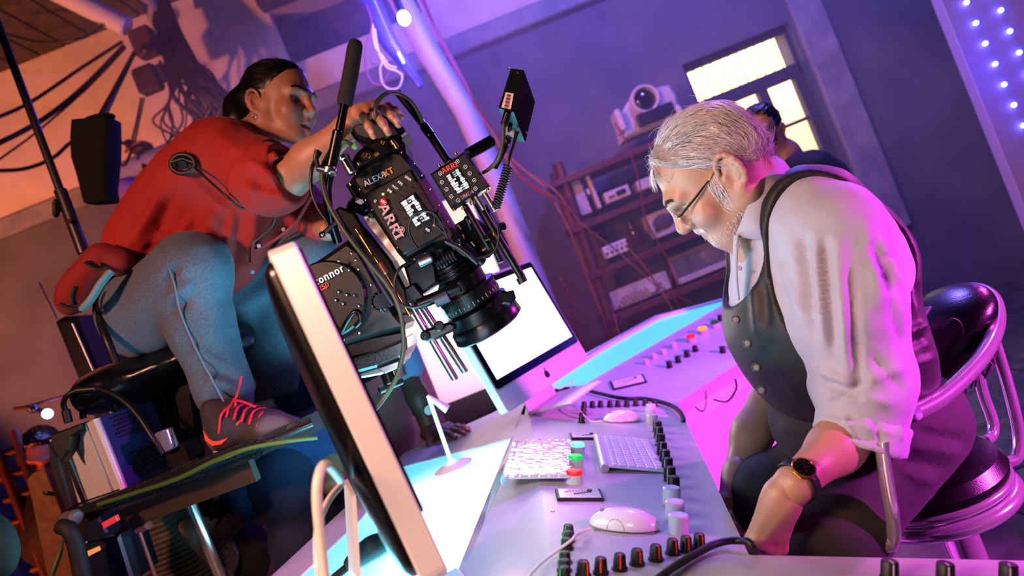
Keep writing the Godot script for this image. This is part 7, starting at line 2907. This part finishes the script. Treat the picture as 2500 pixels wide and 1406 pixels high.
func woman() -> void:
	var skin := Color(0.35, 0.155, 0.095)
	var o := thing("person", "woman in red shirt and jeans seated on the dolly, reaching over the film camera", "person", P(420, 1100, 1.8))
	var hf := (R_ * 0.93 + ZB * 0.34 + U_ * 0.02).normalized()
	var hu := (U_ + R_ * 0.01).normalized()
	var ht := person_frame(P(674, 272, 1.83), hf, hu)
	var H := func(x: float, y: float, z: float) -> Vector3:
		return ht * Vector3(x, y, z)
	var s := head_sdf(ht, skin, Color(0.38, 0.12, 0.12), 0.012, 0.92, 0.0, 1.35)
	ear_sdf(s, ht, -1.0, 0.92, 0.95)
	ear_sdf(s, ht, 1.0, 0.92, 0.95)
	s.chain([H.call(0, -0.02, -0.02), P(618, 345, 1.83), P(560, 380, 1.84)], [0.05, 0.055, 0.08], 0.03)
	s.cap(P(590, 370, 1.84), P(500, 460, 1.86), 0.08, 0.09, 0.04)
	var sh := P(545, 372, 1.72)
	var el := P(705, 436, 1.64)
	var wr := P(848, 312, 1.53)
	s.chain([P(590, 370, 1.82), sh, el, P(760, 388, 1.6), wr], [0.06, 0.055, 0.043, 0.042, 0.028], 0.03)
	s.chain([P(620, 400, 1.9), P(720, 480, 1.9), P(800, 560, 1.75)], [0.05, 0.045, 0.03], 0.03)
	s.cap(P(848, 312, 1.53), P(872, 290, 1.5), 0.027, 0.026, 0.02)
	var body := part("body", s.mesh(0.0033), skin_mat(), o)
	var fs := s
	for q in [-1.0, 1.0]:
		eye(body, ht, q, (hf * 1.0 + R_ * 0.9 - U_ * 0.2).normalized(), 0.92)
	# teeth between the parted lips
	s = Sdf.new()
	s.base = Color(0.75, 0.72, 0.66)
	s.chain([H.call(-0.016, -0.0435, 0.083), H.call(-0.008, -0.043, 0.091), H.call(0.008, -0.043, 0.091), H.call(0.016, -0.0435, 0.083)], [0.0032, 0.0042, 0.0042, 0.0032], 0.001)
	part("teeth", s.mesh(0.0016), skin_mat(), body)
	# brows
	var fc: Vector3 = H.call(0, 0.03, 0)
	var m := MB.new()
	var seeds := []
	rng.seed = 31
	for q in [-1.0, 1.0]:
		for i in 170:
			var u := rng.randf()
			var bp: Vector3 = H.call(q * (0.012 + 0.04 * u) * 0.94, 0.036 + 0.0105 * sin(u * 2.3) + rng.randf_range(-0.002, 0.002) * (1.3 - u), 0.09)
			seeds.append([fs.touch(fc, (bp - fc).normalized(), 0.13), (ht.basis * Vector3(q * 0.95, 0.25 - 0.5 * u, 0.2)).normalized()])
	strands(m, seeds, 0.009, 0.0008, fc, Vector3(0, -1, 0), 0.1, 12, 3)
	var dark := mat("black_hair", Color(0.012, 0.008, 0.008), 0.38)
	part("eyebrows", m, dark, o)
	# hair drawn back into a low knot
	s = Sdf.new()
	s.ell(H.call(0, 0.052, -0.008), ht.basis, Vector3(0.0715, 0.0875, 0.0945), 0.02)
	s.ell(H.call(0, 0.0655, 0.0365), ht.basis, Vector3(0.0578, 0.0548, 0.0516), 0.03)
	s.cut(H.call(0, 0.085, 0.066), hf * 0.8 - hu * 0.6, 0.0)
	s.cut(H.call(0, 0.03, 0.018), hf * 0.72 - hu * 0.69, 0.0)
	s.ell(P(592, 268, 1.84), ht.basis, Vector3(0.055, 0.055, 0.045), 0.03)
	s.ell(P(600, 302, 1.83), ht.basis, Vector3(0.06, 0.05, 0.04), 0.03)
	var n2 := FastNoiseLite.new()
	n2.seed = 5
	n2.frequency = 30.0
	s.disp = func(p: Vector3, n: Vector3) -> float: return 0.0022 * n2.get_noise_3d(p.x * 0.4, p.y * 0.4, p.z * 2.0)
	var cap_ := part("hair", s.mesh(0.004), dark, o)
	m = MB.new()
	seeds.clear()
	for i in 1300:
		var v := Vector3(rng.randfn(), rng.randfn(), rng.randfn()).normalized()
		var p := Vector3(v.x * 0.0715, 0.052 + v.y * 0.0875, -0.008 + v.z * 0.0945)
		if (p.z - 0.066) * 0.8 - (p.y - 0.085) * 0.6 > 0.002 or (p.z - 0.016) * 0.72 - (p.y - 0.03) * 0.69 > 0.002:
			continue
		seeds.append([H.call(p.x, p.y, p.z), (ht.basis * Vector3(v.x * 0.2, 0.1, -1.0)).normalized()])
	strands(m, seeds, 0.06, 0.0008, H.call(0, 0.05, -0.006), Vector3(0, -0.4, 0), 0.02, 3)
	part("hair_strands", m, dark, cap_).set_meta("kind", "stuff")
	# ---- hand laid over the camera's battery
	var kd := (P(915, 268, 1.39) - P(860, 298, 1.5)).normalized()
	var back := (U_ * 0.75 + ZB * 0.62).normalized()
	var hx := back.cross(kd).normalized()
	var hand := Transform3D(Basis(hx, kd.cross(hx).normalized(), kd), P(866, 290, 1.485))
	s = hand_sdf(hand, skin, [[0.35, 0.55, 0.4], [0.35, 0.5, 0.4], [0.3, 0.45, 0.35], [0.25, 0.4, 0.3]], 1.1, -1.0, 0.98, 1.7)
	part("hand", s.mesh(0.0028), skin_mat(), body)
	# ---- shirt
	var ax := func(px: float, py: float) -> Basis:
		var y := (R_ * px - U_ * py).normalized()
		return Basis(y.cross(ZB), y, ZB)
	s = Sdf.new()
	s.ell(P(535, 420, 1.83), ax.call(-0.6, 0.8), Vector3(0.118, 0.14, 0.17), 0.06)
	s.ell(P(460, 500, 1.84), ax.call(-0.65, 0.76), Vector3(0.128, 0.17, 0.165), 0.06)
	s.ell(P(390, 590, 1.85), ax.call(-0.65, 0.76), Vector3(0.115, 0.13, 0.17), 0.06)
	s.ell(P(580, 560, 1.82), ax.call(-0.3, 0.95), Vector3(0.11, 0.16, 0.13), 0.06)
	s.ell(P(640, 500, 1.86), ax.call(-0.5, 0.86), Vector3(0.1, 0.12, 0.13), 0.06)
	s.ell(P(590, 650, 1.84), ax.call(-0.3, 0.95), Vector3(0.05, 0.09, 0.11), 0.05)
	s.cap(P(575, 345, 1.83), P(620, 345, 1.83), 0.062, 0.045, 0.05)
	s.chain([P(545, 372, 1.73), P(640, 425, 1.67), P(668, 440, 1.655)], [0.082, 0.078, 0.075], 0.05)
	s.chain([P(640, 430, 1.92), P(735, 500, 1.9), P(775, 545, 1.8)], [0.075, 0.06, 0.055], 0.04)
	s.cap(P(690, 445, 1.65), P(760, 470, 1.62), 0.1, 0.1, 0.004, 1)
	s.cut(P(290, 650, 1.85), (-R_ * 0.6 - U_ * 0.5), 0.0)
	s.ell(H.call(0, -0.05, 0.02), ht.basis, Vector3(0.056, 0.05, 0.062), 0.004, 1)
	s.disp = drape([
		[455, 410, 600, 520, 13, -12], [470, 440, 570, 525, 10, 9], [520, 505, 490, 650, 16, 13], [555, 500, 525, 660, 12, -11], [425, 470, 350, 640, 18, -13], [395, 470, 320, 600, 14, 11], [475, 520, 430, 600, 12, 11], [590, 510, 565, 690, 14, -12], [625, 520, 600, 660, 12, 12], [660, 505, 690, 560, 10, -10], [560, 460, 660, 500, 12, 11], [700, 520, 630, 600, 12, -12],
		[330, 600, 480, 560, 14, 10], [380, 560, 480, 575, 10, -10], [520, 330, 600, 380, 16, 7], [540, 390, 620, 440, 14, -7], [470, 340, 430, 420, 16, 6], [720, 520, 770, 560, 10, 9]], 0.008, 8.0, 21)
	var red := cloth("red_shirt", Color(0.6, 0.1, 0.1), 0.85, 80.0, 0.4, 0.3)
	var shirt := part("shirt", s.mesh(0.0075), red, o)
	# rolled sleeve
	s = Sdf.new()
	s.chain([P(600, 415, 1.675), P(660, 437, 1.65), P(698, 424, 1.635)], [0.086, 0.082, 0.07], 0.03)
	s.cap(P(650, 470, 1.64), P(705, 462, 1.62), 0.03, 0.028, 0.05)
	s.cut(P(702, 412, 1.63), (P(760, 380, 1.6) - P(690, 424, 1.64)).normalized() + R_ * 0.25)
	s.cap(P(690, 424, 1.638), P(770, 372, 1.6), 0.056, 0.05, 0.002, 1)
	s.cut(P(610, 415, 1.68), -(R_ * 0.85 - U_ * 0.4))
	s.disp = drape([[600, 390, 680, 440, 10, 8], [588, 430, 690, 470, 11, -9], [640, 385, 715, 450, 9, -9], [590, 455, 700, 485, 10, 7], [655, 380, 720, 430, 7, 8], [620, 400, 640, 480, 12, -6]], 0.006, 9.0, 33)
	part("rolled_sleeve", s.mesh(0.005), red, shirt)
	# turned back flap at the elbow
	m = MB.new()
	plate(m, [[636, 384], [668, 368], [678, 384], [650, 402]], 1.575, 0.012, 0.004)
	part("sleeve_flap", m, red, shirt)
	m = MB.new()
	m.tube(spline(PP([[760, 480, 1.72], [720, 545, 1.72], [672, 585, 1.73], [622, 612, 1.74]]), 6), 0.012, 8, true, 0.3)
	part("button_band", m, red, shirt)
	for q in [[692, 560], [632, 600], [616, 664]]:
		m = MB.new()
		rodp(m, q[0], q[1], q[0], q[1], 1.725, 1.715, 5, 0.001)
		part("button", m, mats["shirt_button"], shirt)
	# ---- jeans
	s = Sdf.new()
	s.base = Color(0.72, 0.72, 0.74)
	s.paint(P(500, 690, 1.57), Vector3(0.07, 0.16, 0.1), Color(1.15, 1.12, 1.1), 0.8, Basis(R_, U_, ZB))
	s.ell(P(372, 745, 1.83), ax.call(-0.3, 0.95), Vector3(0.112, 0.135, 0.16), 0.06)
	s.chain([P(376, 760, 1.75), P(470, 662, 1.66)], [0.118, 0.092], 0.06)
	s.chain([P(468, 662, 1.66), P(492, 800, 1.66), P(545, 940, 1.66), P(560, 990, 1.66)], [0.09, 0.074, 0.064, 0.058], 0.03)
	s.chain([P(400, 760, 1.9), P(600, 720, 1.9), P(752, 622, 1.84)], [0.12, 0.1, 0.075], 0.05)
	s.chain([P(752, 622, 1.84), P(690, 800, 1.9), P(660, 900, 1.92), P(672, 1000, 1.9)], [0.07, 0.07, 0.07, 0.06], 0.04)
	s.cut(P(556, 1016, 1.66), (-U_ * 0.95 + R_ * 0.25))
	s.disp = drape([[398, 700, 440, 640, 12, -12], [402, 730, 470, 690, 11, 9], [410, 765, 470, 730, 11, -8], [470, 850, 550, 900, 13, 9], [480, 885, 590, 930, 12, -10], [500, 925, 600, 955, 11, 11], [510, 965, 600, 985, 10, -10], [440, 800, 480, 850, 12, -7], [300, 640, 400, 600, 20, 6], [560, 760, 700, 690, 16, 7], [600, 700, 720, 620, 16, -7]], 0.005, 8.0, 44)
	var denim := mat("denim", Color.WHITE, 0.85, 0.0, {"rim_enabled": true, "rim": 0.2, "vertex_color_use_as_albedo": true})
	denim.albedo_texture = noise_tex(51, 0.03, Color(0.26, 0.31, 0.4), Color(0.48, 0.52, 0.6), 5)
	denim.uv1_triplanar = true
	denim.uv1_scale = Vector3(16.0, 7.0, 16.0)
	denim.normal_enabled = true
	denim.normal_texture = noise_normal(52, 0.25, 0.8, 2, 256)
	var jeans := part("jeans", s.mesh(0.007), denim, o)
	m = MB.new()
	m.tube(spline(PP([[378, 614, 1.6], [405, 640, 1.572], [425, 690, 1.562], [440, 760, 1.572], [478, 850, 1.577], [520, 930, 1.582], [560, 1005, 1.592]]), 8), 0.0026, 6)
	part("side_seam", m, mat("seam_thread", Color(0.45, 0.5, 0.58), 0.8), jeans)
	# ---- trainer on the near foot
	var st := Transform3D(frame(P(558, 1098, 1.6), (P(745, 1028, 1.56) - P(525, 1085, 1.6)), U_ * 0.97 + R_ * 0.0))
	s = Sdf.new()
	var S := func(x: float, y: float, z: float) -> Vector3:
		return st * Vector3(x, y, z)
	s.base = Color(0.028, 0.023, 0.03)
	s.cap(S.call(0.0, 0.028, 0), S.call(0.02, 0.05, 0), 0.036, 0.04, 0.03)
	s.cap(S.call(0.02, 0.05, 0), S.call(0.115, 0.025, 0), 0.04, 0.036, 0.04)
	s.cap(S.call(0.115, 0.022, 0.002), S.call(0.175, 0.012, 0.004), 0.038, 0.026, 0.04)
	s.cap(S.call(-0.005, 0.05, 0), S.call(-0.01, 0.095, 0), 0.036, 0.033, 0.02)
	s.cap(S.call(0.02, 0.07, 0), S.call(0.04, 0.085, 0), 0.034, 0.03, 0.02)
	s.cut(S.call(0, 0.006, 0), -st.basis.y)
	s.paint(S.call(0.14, 0.03, 0.03), Vector3(0.05, 0.03, 0.03), Color(0.09, 0.08, 0.1), 0.4, st.basis)
	s.paint(S.call(-0.03, 0.03, 0.02), Vector3(0.025, 0.05, 0.04), Color(0.12, 0.1, 0.12), 0.4, st.basis)
	var shoe := part("shoe", s.mesh(0.0042), mat("shoe_mesh", Color.WHITE, 0.8, 0.0, {"vertex_color_use_as_albedo": true}), o)
	var sole := func(y0: float, y1: float, grow: float) -> MB:
		var c := MB.new()
		var poly := PackedVector2Array()
		for i in 40:
			var a := TAU * i / 40
			var x := cos(a)
			var w := 0.036 + 0.008 * smoothstep(-0.2, 0.7, x) - 0.003 * smoothstep(-0.9, -0.1, x) + grow
			poly.append(Vector2(0.08 + x * (0.118 + grow), sin(a) * w))
		var t := st * Transform3D(Basis(Vector3(1, 0, 0), Vector3(0, 0, -1), Vector3(0, 1, 0)), Vector3(0, (y0 + y1) / 2, 0))
		c.prism(t, poly, y1 - y0, 0.003)
		return c
	part("midsole", sole.call(-0.008, 0.01, 0.0), mat("midsole_pale", Color(0.7, 0.62, 0.62), 0.6), shoe)
	part("outsole", sole.call(-0.018, -0.007, 0.001), mat("outsole_orange", Color(0.75, 0.3, 0.2), 0.6), shoe)
	# tick mark on the side
	var tick := PackedVector2Array()
	for q in [[-0.005, 0.052], [0.006, 0.034], [0.03, 0.028], [0.062, 0.036], [0.1, 0.056], [0.062, 0.022], [0.036, 0.008], [0.014, 0.01], [-0.002, 0.026]]:
		tick.append(Vector2(q[0] - 0.02, q[1] + 0.004))
	m = MB.new()
	m.prism(st * Transform3D(Basis(Vector3.RIGHT, -0.2), Vector3(0.0, 0.006, 0.041)), tick, 0.018, 0.001)
	part("tick_mark", m, mat("tick_orange", Color(0.9, 0.2, 0.13), 0.5), shoe)
	m = MB.new()
	for i in 5:
		var x := 0.05 + i * 0.017
		var y := 0.1 - i * 0.0095
		m.tube(spline([S.call(x - 0.006, y - 0.024, 0.044), S.call(x, y, 0.026), S.call(x + 0.008, y + 0.002, 0.0), S.call(x + 0.004, y - 0.002, -0.022)], 4), 0.003, 6)
	for q in [[[0.05, 0.102, 0.02], [0.06, 0.115, 0.012], [0.078, 0.14, 0.014], [0.088, 0.158, 0.016]], [[0.05, 0.102, 0.02], [0.07, 0.108, 0.036], [0.098, 0.098, 0.044], [0.122, 0.082, 0.046]], [[0.05, 0.102, 0.022], [0.035, 0.086, 0.044], [0.028, 0.064, 0.05], [0.02, 0.046, 0.05]], [[0.05, 0.09, 0.01], [0.058, 0.112, 0.02], [0.066, 0.1, 0.03], [0.054, 0.09, 0.02]]]:
		var pts := []
		for v in q:
			pts.append(S.call(v[0], v[1], v[2]))
		m.tube(spline(pts, 5), 0.0028, 6)
	part("laces", m, mat("lace_pink", Color(0.85, 0.08, 0.22), 0.6), shoe)
	# ---- things she wears
	var g := thing("belt_pouch", "red and grey belt pouch on the crouching woman's hip", "pouch", P(230, 700, 1.62))
	s = Sdf.new()
	for q in [[192, 700, 0.045], [215, 668, 0.05], [182, 728, 0.035]]:
		s.ell(P(q[0], q[1], 1.66), ax.call(-0.6, 0.8), Vector3(0.032, 0.045, 0.04), 0.04)
	s.cap(P(250, 628, 1.65), P(292, 640, 1.66), 0.036, 0.034, 0.04)
	part("bag", s.mesh(0.006), cloth("pouch_red", Color(0.5, 0.04, 0.05), 0.8, 60.0, 0.6), g)
	m = MB.new()
	m.tube(spline(PP([[272, 662, 1.6], [248, 690, 1.59], [224, 728, 1.59], [205, 750, 1.6]]), 6), 0.018, 8, true, 0.5)
	part("grey_gusset", m, mat("gusset_grey", Color(0.45, 0.52, 0.55), 0.7), g)
	m = MB.new()
	m.tube(spline(PP([[186, 700, 1.59], [178, 722, 1.59], [182, 745, 1.59]]), 5), 0.011, 6, true, 0.3)
	part("strap", m, mats["black_rubber"], g)
	m = MB.new()
	m.tube(spline(PP([[215, 640, 1.59], [240, 655, 1.582], [262, 650, 1.59]]), 5), 0.013, 6, true, 0.35)
	part("strap", m, mats["black_rubber"], g)
	m = MB.new()
	m.tube(spline(PP([[148, 742, 1.6], [172, 752, 1.6], [205, 756, 1.6]]), 4), 0.008, 6, true, 0.5)
	part("strap", m, mats["black_rubber"], g)
	m = MB.new()
	m.tube(spline(PP([[245, 730, 1.68], [246, 780, 1.65], [262, 830, 1.62], [284, 885, 1.62]]), 6), 0.01, 8)
	single("belt_cable", m, mats["dark_wire"], "black strap hanging from the belt pouch over the jeans", "strap")
	g = thing("earpiece", "black ring shaped earpiece hanging on the back of the red shirt", "earpiece", P(447, 400, 1.64))
	m = MB.new()
	m.ring(frame(P(447, 400, 1.64), R_, ZB), 0.029, 0.0062, 32, 10, 0.0, TAU, 0.78)
	part("ear_hook", m, mats["black_plastic"], g)
	m = MB.new()
	m.cyl(P(447, 400, 1.648), P(446, 401, 1.63), 0.0115, 20, 0.003)
	m.tube(PP([[421, 396, 1.64], [447, 388, 1.638], [474, 396, 1.64]]), 0.006, 8)
	part("speaker_bud", m, mats["black_plastic"], g)
	m = MB.new()
	m.tube(spline(PP([[450, 384, 1.64], [458, 345, 1.66], [470, 318, 1.69], [490, 296, 1.75]]), 6), 0.0022, 6)
	part("cord", m, mats["dark_wire"], g)
	m = MB.new()
	m.tube(spline(PP([[476, 410, 1.635], [520, 450, 1.61], [560, 485, 1.6], [600, 510, 1.64], [680, 500, 1.66], [735, 455, 1.64]]), 6), 0.003, 6)
	single("earpiece_cable", m, mats["dark_wire"], "thin black cord lying across the red shirt under the arm", "cord", "cords on the red shirt")
	m = MB.new()
	m.tube(spline(PP([[672, 505, 1.68], [668, 545, 1.7], [640, 575, 1.71], [612, 600, 1.71], [610, 640, 1.7]]), 6), 0.003, 6)
	single("earpiece_cable", m, mats["dark_wire"], "thin black cord running down the red shirt's front to the lap", "cord", "cords on the red shirt")
	m = MB.new()
	m.ring(frame(H.call(-0.079, -0.031, -0.004), hf, -ht.basis.x), 0.0065, 0.0019, 20, 8)
	single("earring", m, mats["chrome"], "small silver hoop earring in the woman's ear", "earring")


# an ordinary clothed figure: joints in photo pixels and metres
func crew_member(label: String, head_px: Array, fwd: Vector3, up: Vector3, skin: Color, spots: Dictionary, clothes: Material, legs: Material, face := true) -> Node3D:
	var at := P(head_px[0], head_px[1], head_px[2])
	var o := thing("person", label, "person", Vector3(at.x, 0, at.z))
	var ht := person_frame(at, fwd, up)
	var s := head_sdf(ht, skin, skin.lerp(Color(0.25, 0.08, 0.08), 0.5))
	ear_sdf(s, ht, 1.0)
	ear_sdf(s, ht, -1.0)
	var neck: Vector3 = spots.neck
	s.cap(ht * Vector3(0, -0.03, -0.02), neck, 0.054, 0.06, 0.03)
	s.cap(neck, spots.chest, 0.07, 0.09, 0.04)
	for arm in spots.arms:
		s.chain(arm, [0.05, 0.042, 0.036, 0.028].slice(0, arm.size()), 0.03)
	var body := part("body", s.mesh(0.006), skin_mat(), o)
	for q in [-1.0, 1.0]:
		eye(body, ht, q, (fwd + up * -0.1).normalized())
	s = Sdf.new()
	s.ell(ht * Vector3(0, 0.054, -0.01), ht.basis, Vector3(0.082, 0.092, 0.1), 0.02)
	s.ell(ht * Vector3(0, 0.1, 0.03), ht.basis, Vector3(0.062, 0.04, 0.055), 0.03)
	s.cut(ht * Vector3(0, 0.075, 0.072), fwd * 0.85 - up * 0.53)
	s.cut(ht * Vector3(0, 0.025, 0.018), fwd * 0.72 - up * 0.69)
	var n2 := FastNoiseLite.new()
	n2.seed = 15
	n2.frequency = 70.0
	s.disp = func(p: Vector3, n: Vector3) -> float: return 0.009 * n2.get_noise_3d(p.x, p.y, p.z)
	part("hair", s.mesh(0.0055), mats["black_hair"], o)
	s = Sdf.new()
	var up2: Vector3 = (neck - spots.hip).normalized()
	var side: Vector3 = spots.side
	var tb := Basis(side, up2, side.cross(up2))
	s.ell(spots.chest, tb, Vector3(0.19, 0.2, 0.13), 0.06)
	s.ell((spots.chest + spots.hip) * 0.5, tb, Vector3(0.16, 0.2, 0.125), 0.06)
	s.ell(spots.hip, tb, Vector3(0.17, 0.16, 0.125), 0.06)
	s.cap(neck - up2 * 0.03, neck - up2 * 0.05, 0.075, 0.08, 0.05)
	for arm in spots.arms:
		var n: int = spots.sleeve
		s.chain(arm.slice(0, n), [0.082, 0.07, 0.06].slice(0, n), 0.05)
	s.cut(neck + (ht.origin - neck).normalized() * 0.02, (ht.origin - neck).normalized() + fwd * 0.25)
	s.disp = folds([], 0.008, 7.0, 8)
	part("shirt", s.mesh(0.01), clothes, o)
	if spots.has("legs"):
		s = Sdf.new()
		s.ell(spots.hip, tb, Vector3(0.165, 0.14, 0.12), 0.06)
		for leg in spots.legs:
			s.chain(leg, [0.1, 0.075, 0.06].slice(0, leg.size()), 0.04)
		s.disp = folds([], 0.008, 7.0, 18)
		part("trousers", s.mesh(0.011), legs, o)
	for h in spots.get("hands", []):
		s = hand_sdf(h[0], skin, h[1], h[2], h[3], 1.0, 1.3)
		part("hand", s.mesh(0.0036), skin_mat(), body)
	return o


func crew() -> void:
	var navy := cloth("navy_shirt", Color(0.04, 0.035, 0.09), 0.8, 50.0, 0.5)
	var dkj := cloth("dark_trousers", Color(0.04, 0.045, 0.07), 0.85, 50.0, 0.6)
	# man by the window
	var d := 3.1
	crew_member("dark haired man in a navy shirt standing before the bright window", [1864, 332, d], (-R_ * 0.6 + ZB * 0.75 - U_ * 0.3).normalized(), (U_ - R_ * 0.12).normalized(), Color(0.26, 0.12, 0.09),
		{"neck": P(1915, 380, d + 0.02), "chest": P(1985, 500, d + 0.02), "hip": P(2140, 800, d), "side": (R_ * 0.62 + ZB * 0.75).normalized(), "sleeve": 3,
		"arms": [[P(1985, 410, d - 0.1), P(2060, 560, d - 0.15), P(1990, 640, d - 0.3), P(1900, 660, d - 0.35)], [P(1880, 440, d + 0.15), P(1880, 600, d + 0.2), P(1840, 680, d)]],
		"legs": [[P(2140, 800, d - 0.06), P(2230, 1010, d), P(2310, 1230, d)], [P(2100, 820, d + 0.08), P(2190, 1030, d + 0.1), P(2280, 1240, d + 0.1)]]}, navy, dkj)
	# person whose hand rests on the desk
	d = 2.42
	var kd := (P(1120, 1046, 2.2) - P(1056, 1060, 2.3)).normalized()
	var back := Vector3(0, 1, 0)
	var hx := back.cross(kd).normalized()
	var hand := Transform3D(Basis(hx, kd.cross(hx).normalized(), kd), P(1052, 1058, 2.31))
	crew_member("person in a pale short sleeved shirt leaning a hand on the desk behind the camera", [905, 560, d + 0.15], (R_ * 0.9 - U_ * 0.3).normalized(), (U_ + R_ * 0.1).normalized(), Color(0.13, 0.055, 0.04),
		{"neck": P(900, 650, d + 0.15), "chest": P(905, 740, d + 0.15), "hip": P(925, 960, d + 0.18), "side": (ZB).normalized(), "sleeve": 2,
		"arms": [[P(935, 760, d), P(985, 895, d - 0.02), P(1020, 970, d - 0.06), P(1050, 1050, 2.33)]],
		"legs": [[P(930, 980, d + 0.1), P(985, 1160, d + 0.12), P(1040, 1370, d + 0.15)], [P(915, 990, d + 0.26), P(975, 1170, d + 0.3), P(1030, 1380, d + 0.3)]],
		"hands": [[hand, [[0.1, 0.2, 0.15], [0.08, 0.2, 0.15], [0.1, 0.2, 0.15], [0.15, 0.2, 0.15]], 0.9, -1.0]]}, cloth("pale_shirt", Color(0.5, 0.6, 0.78), 0.85, 50.0, 0.5), cloth("rose_trousers", Color(0.62, 0.4, 0.38), 0.85, 50.0, 0.5))
	var g := thing("wrist_watch", "steel watch on the dark wrist of the hand resting on the desk", "watch", P(1040, 1003, 2.36))
	var m := MB.new()
	var wt := MB.along(P(1036, 1000, 2.365), P(1050, 1050, 2.33))
	m.ring(wt, 0.037, 0.008, 28, 8)
	part("strap", m, mats["brushed_steel"], g)
	m = MB.new()
	m.cyl(P(1044, 1000, 2.34), P(1047, 1001, 2.315), 0.018, 20, 0.002)
	part("case", m, mats["brushed_steel"], g)
	# man behind the dolly seat
	d = 2.35
	crew_member("person behind the dolly seat, only a lit cheek and collar showing", [402, 960, d], (R_ * 0.4 + ZB * 0.85).normalized(), (U_ + R_ * 0.05).normalized(), Color(0.42, 0.18, 0.1),
		{"neck": P(416, 1030, d + 0.02), "chest": P(450, 1130, d), "hip": P(540, 1400, d), "side": R_, "sleeve": 2, "arms": [[P(520, 1080, d), P(560, 1180, d - 0.05), P(560, 1280, d - 0.1)]],
		"legs": [[P(520, 1400, d), P(600, 1560, d), P(680, 1700, d)]]}, cloth("grey_stripe", Color(0.12, 0.1, 0.1), 0.85, 50.0, 0.5), dkj)
	# person at the far left
	d = 3.0
	crew_member("dark haired person in the lower left corner looking from behind the ballast box", [104, 1120, d], (R_ * 0.55 + ZB * 0.75 - U_ * 0.2).normalized(), (U_ - R_ * 0.1).normalized(), Color(0.42, 0.15, 0.08),
		{"neck": P(120, 1172, d), "chest": P(165, 1250, d), "hip": P(240, 1440, d), "side": R_, "sleeve": 2, "arms": [[P(90, 1230, d), P(110, 1330, d), P(150, 1410, d)]]}, navy, dkj)
	# standing legs in blue jeans beyond the platform
	d = 1.98
	crew_member("person in dark blue jeans standing between the dolly and the desk", [640, 800, d + 0.2], (R_ * 0.5 + ZB * 0.8).normalized(), U_, Color(0.3, 0.13, 0.08),
		{"neck": P(650, 880, d + 0.2), "chest": P(670, 960, d + 0.16), "hip": P(705, 1130, d + 0.1), "side": R_, "sleeve": 2, "arms": [[P(760, 960, d + 0.15), P(800, 1080, d + 0.1), P(810, 1180, d)]],
		"legs": [[P(690, 1150, d + 0.04), P(735, 1330, d), P(800, 1530, d)], [P(755, 1140, d + 0.18), P(800, 1330, d + 0.2), P(860, 1530, d + 0.2)]]}, cloth("blue_shirt", Color(0.12, 0.2, 0.4), 0.85, 50.0, 0.5), cloth("blue_jeans", Color(0.05, 0.09, 0.24), 0.85, 50.0, 0.6))
	# crouching person under the platform
	d = 2.05
	var o := crew_member("crouching person in a dark striped shirt under the dolly platform", [520, 1238, d + 0.1], (R_ * 0.5 - ZB * 0.8 - U_ * 0.4).normalized(), (U_ * 0.8 + R_ * 0.5).normalized(), Color(0.2, 0.09, 0.06),
		{"neck": P(490, 1275, d + 0.1), "chest": P(450, 1320, d + 0.05), "hip": P(420, 1440, d), "side": ZB, "sleeve": 2, "arms": [[P(460, 1310, d - 0.08), P(480, 1400, d - 0.1), P(540, 1420, d - 0.1)]]}, stripes(), dkj)
	# pale rounded thing in the corner: a chair back
	m = MB.new()
	var s := Sdf.new()
	s.ell(P(-14, 1330, 1.1), Basis((R_ * 0.35 - U_ * 0.94).normalized(), (R_ * 0.94 + U_ * 0.35).normalized(), ZB), Vector3(0.055, 0.034, 0.03), 0.02)
	single("chair_back", s.mesh(0.004), mat("chair_grey", Color(0.13, 0.1, 0.09), 0.8), "blurred grey rounded chair back in the lower left corner", "chair")


func stripes() -> StandardMaterial3D:
	var m := cloth("striped_shirt", Color.WHITE, 0.85, 40.0, 0.4)
	if m.albedo_texture == null:
		var im := Image.create(64, 64, false, Image.FORMAT_RGB8)
		im.fill(Color(0.1, 0.09, 0.1))
		for i in 4:
			im.fill_rect(Rect2i(0, i * 16, 64, 7), Color(0.34, 0.27, 0.2))
		m.albedo_texture = ImageTexture.create_from_image(im)
		m.normal_enabled = false
		m.uv1_scale = Vector3.ONE * 18.0
	return m
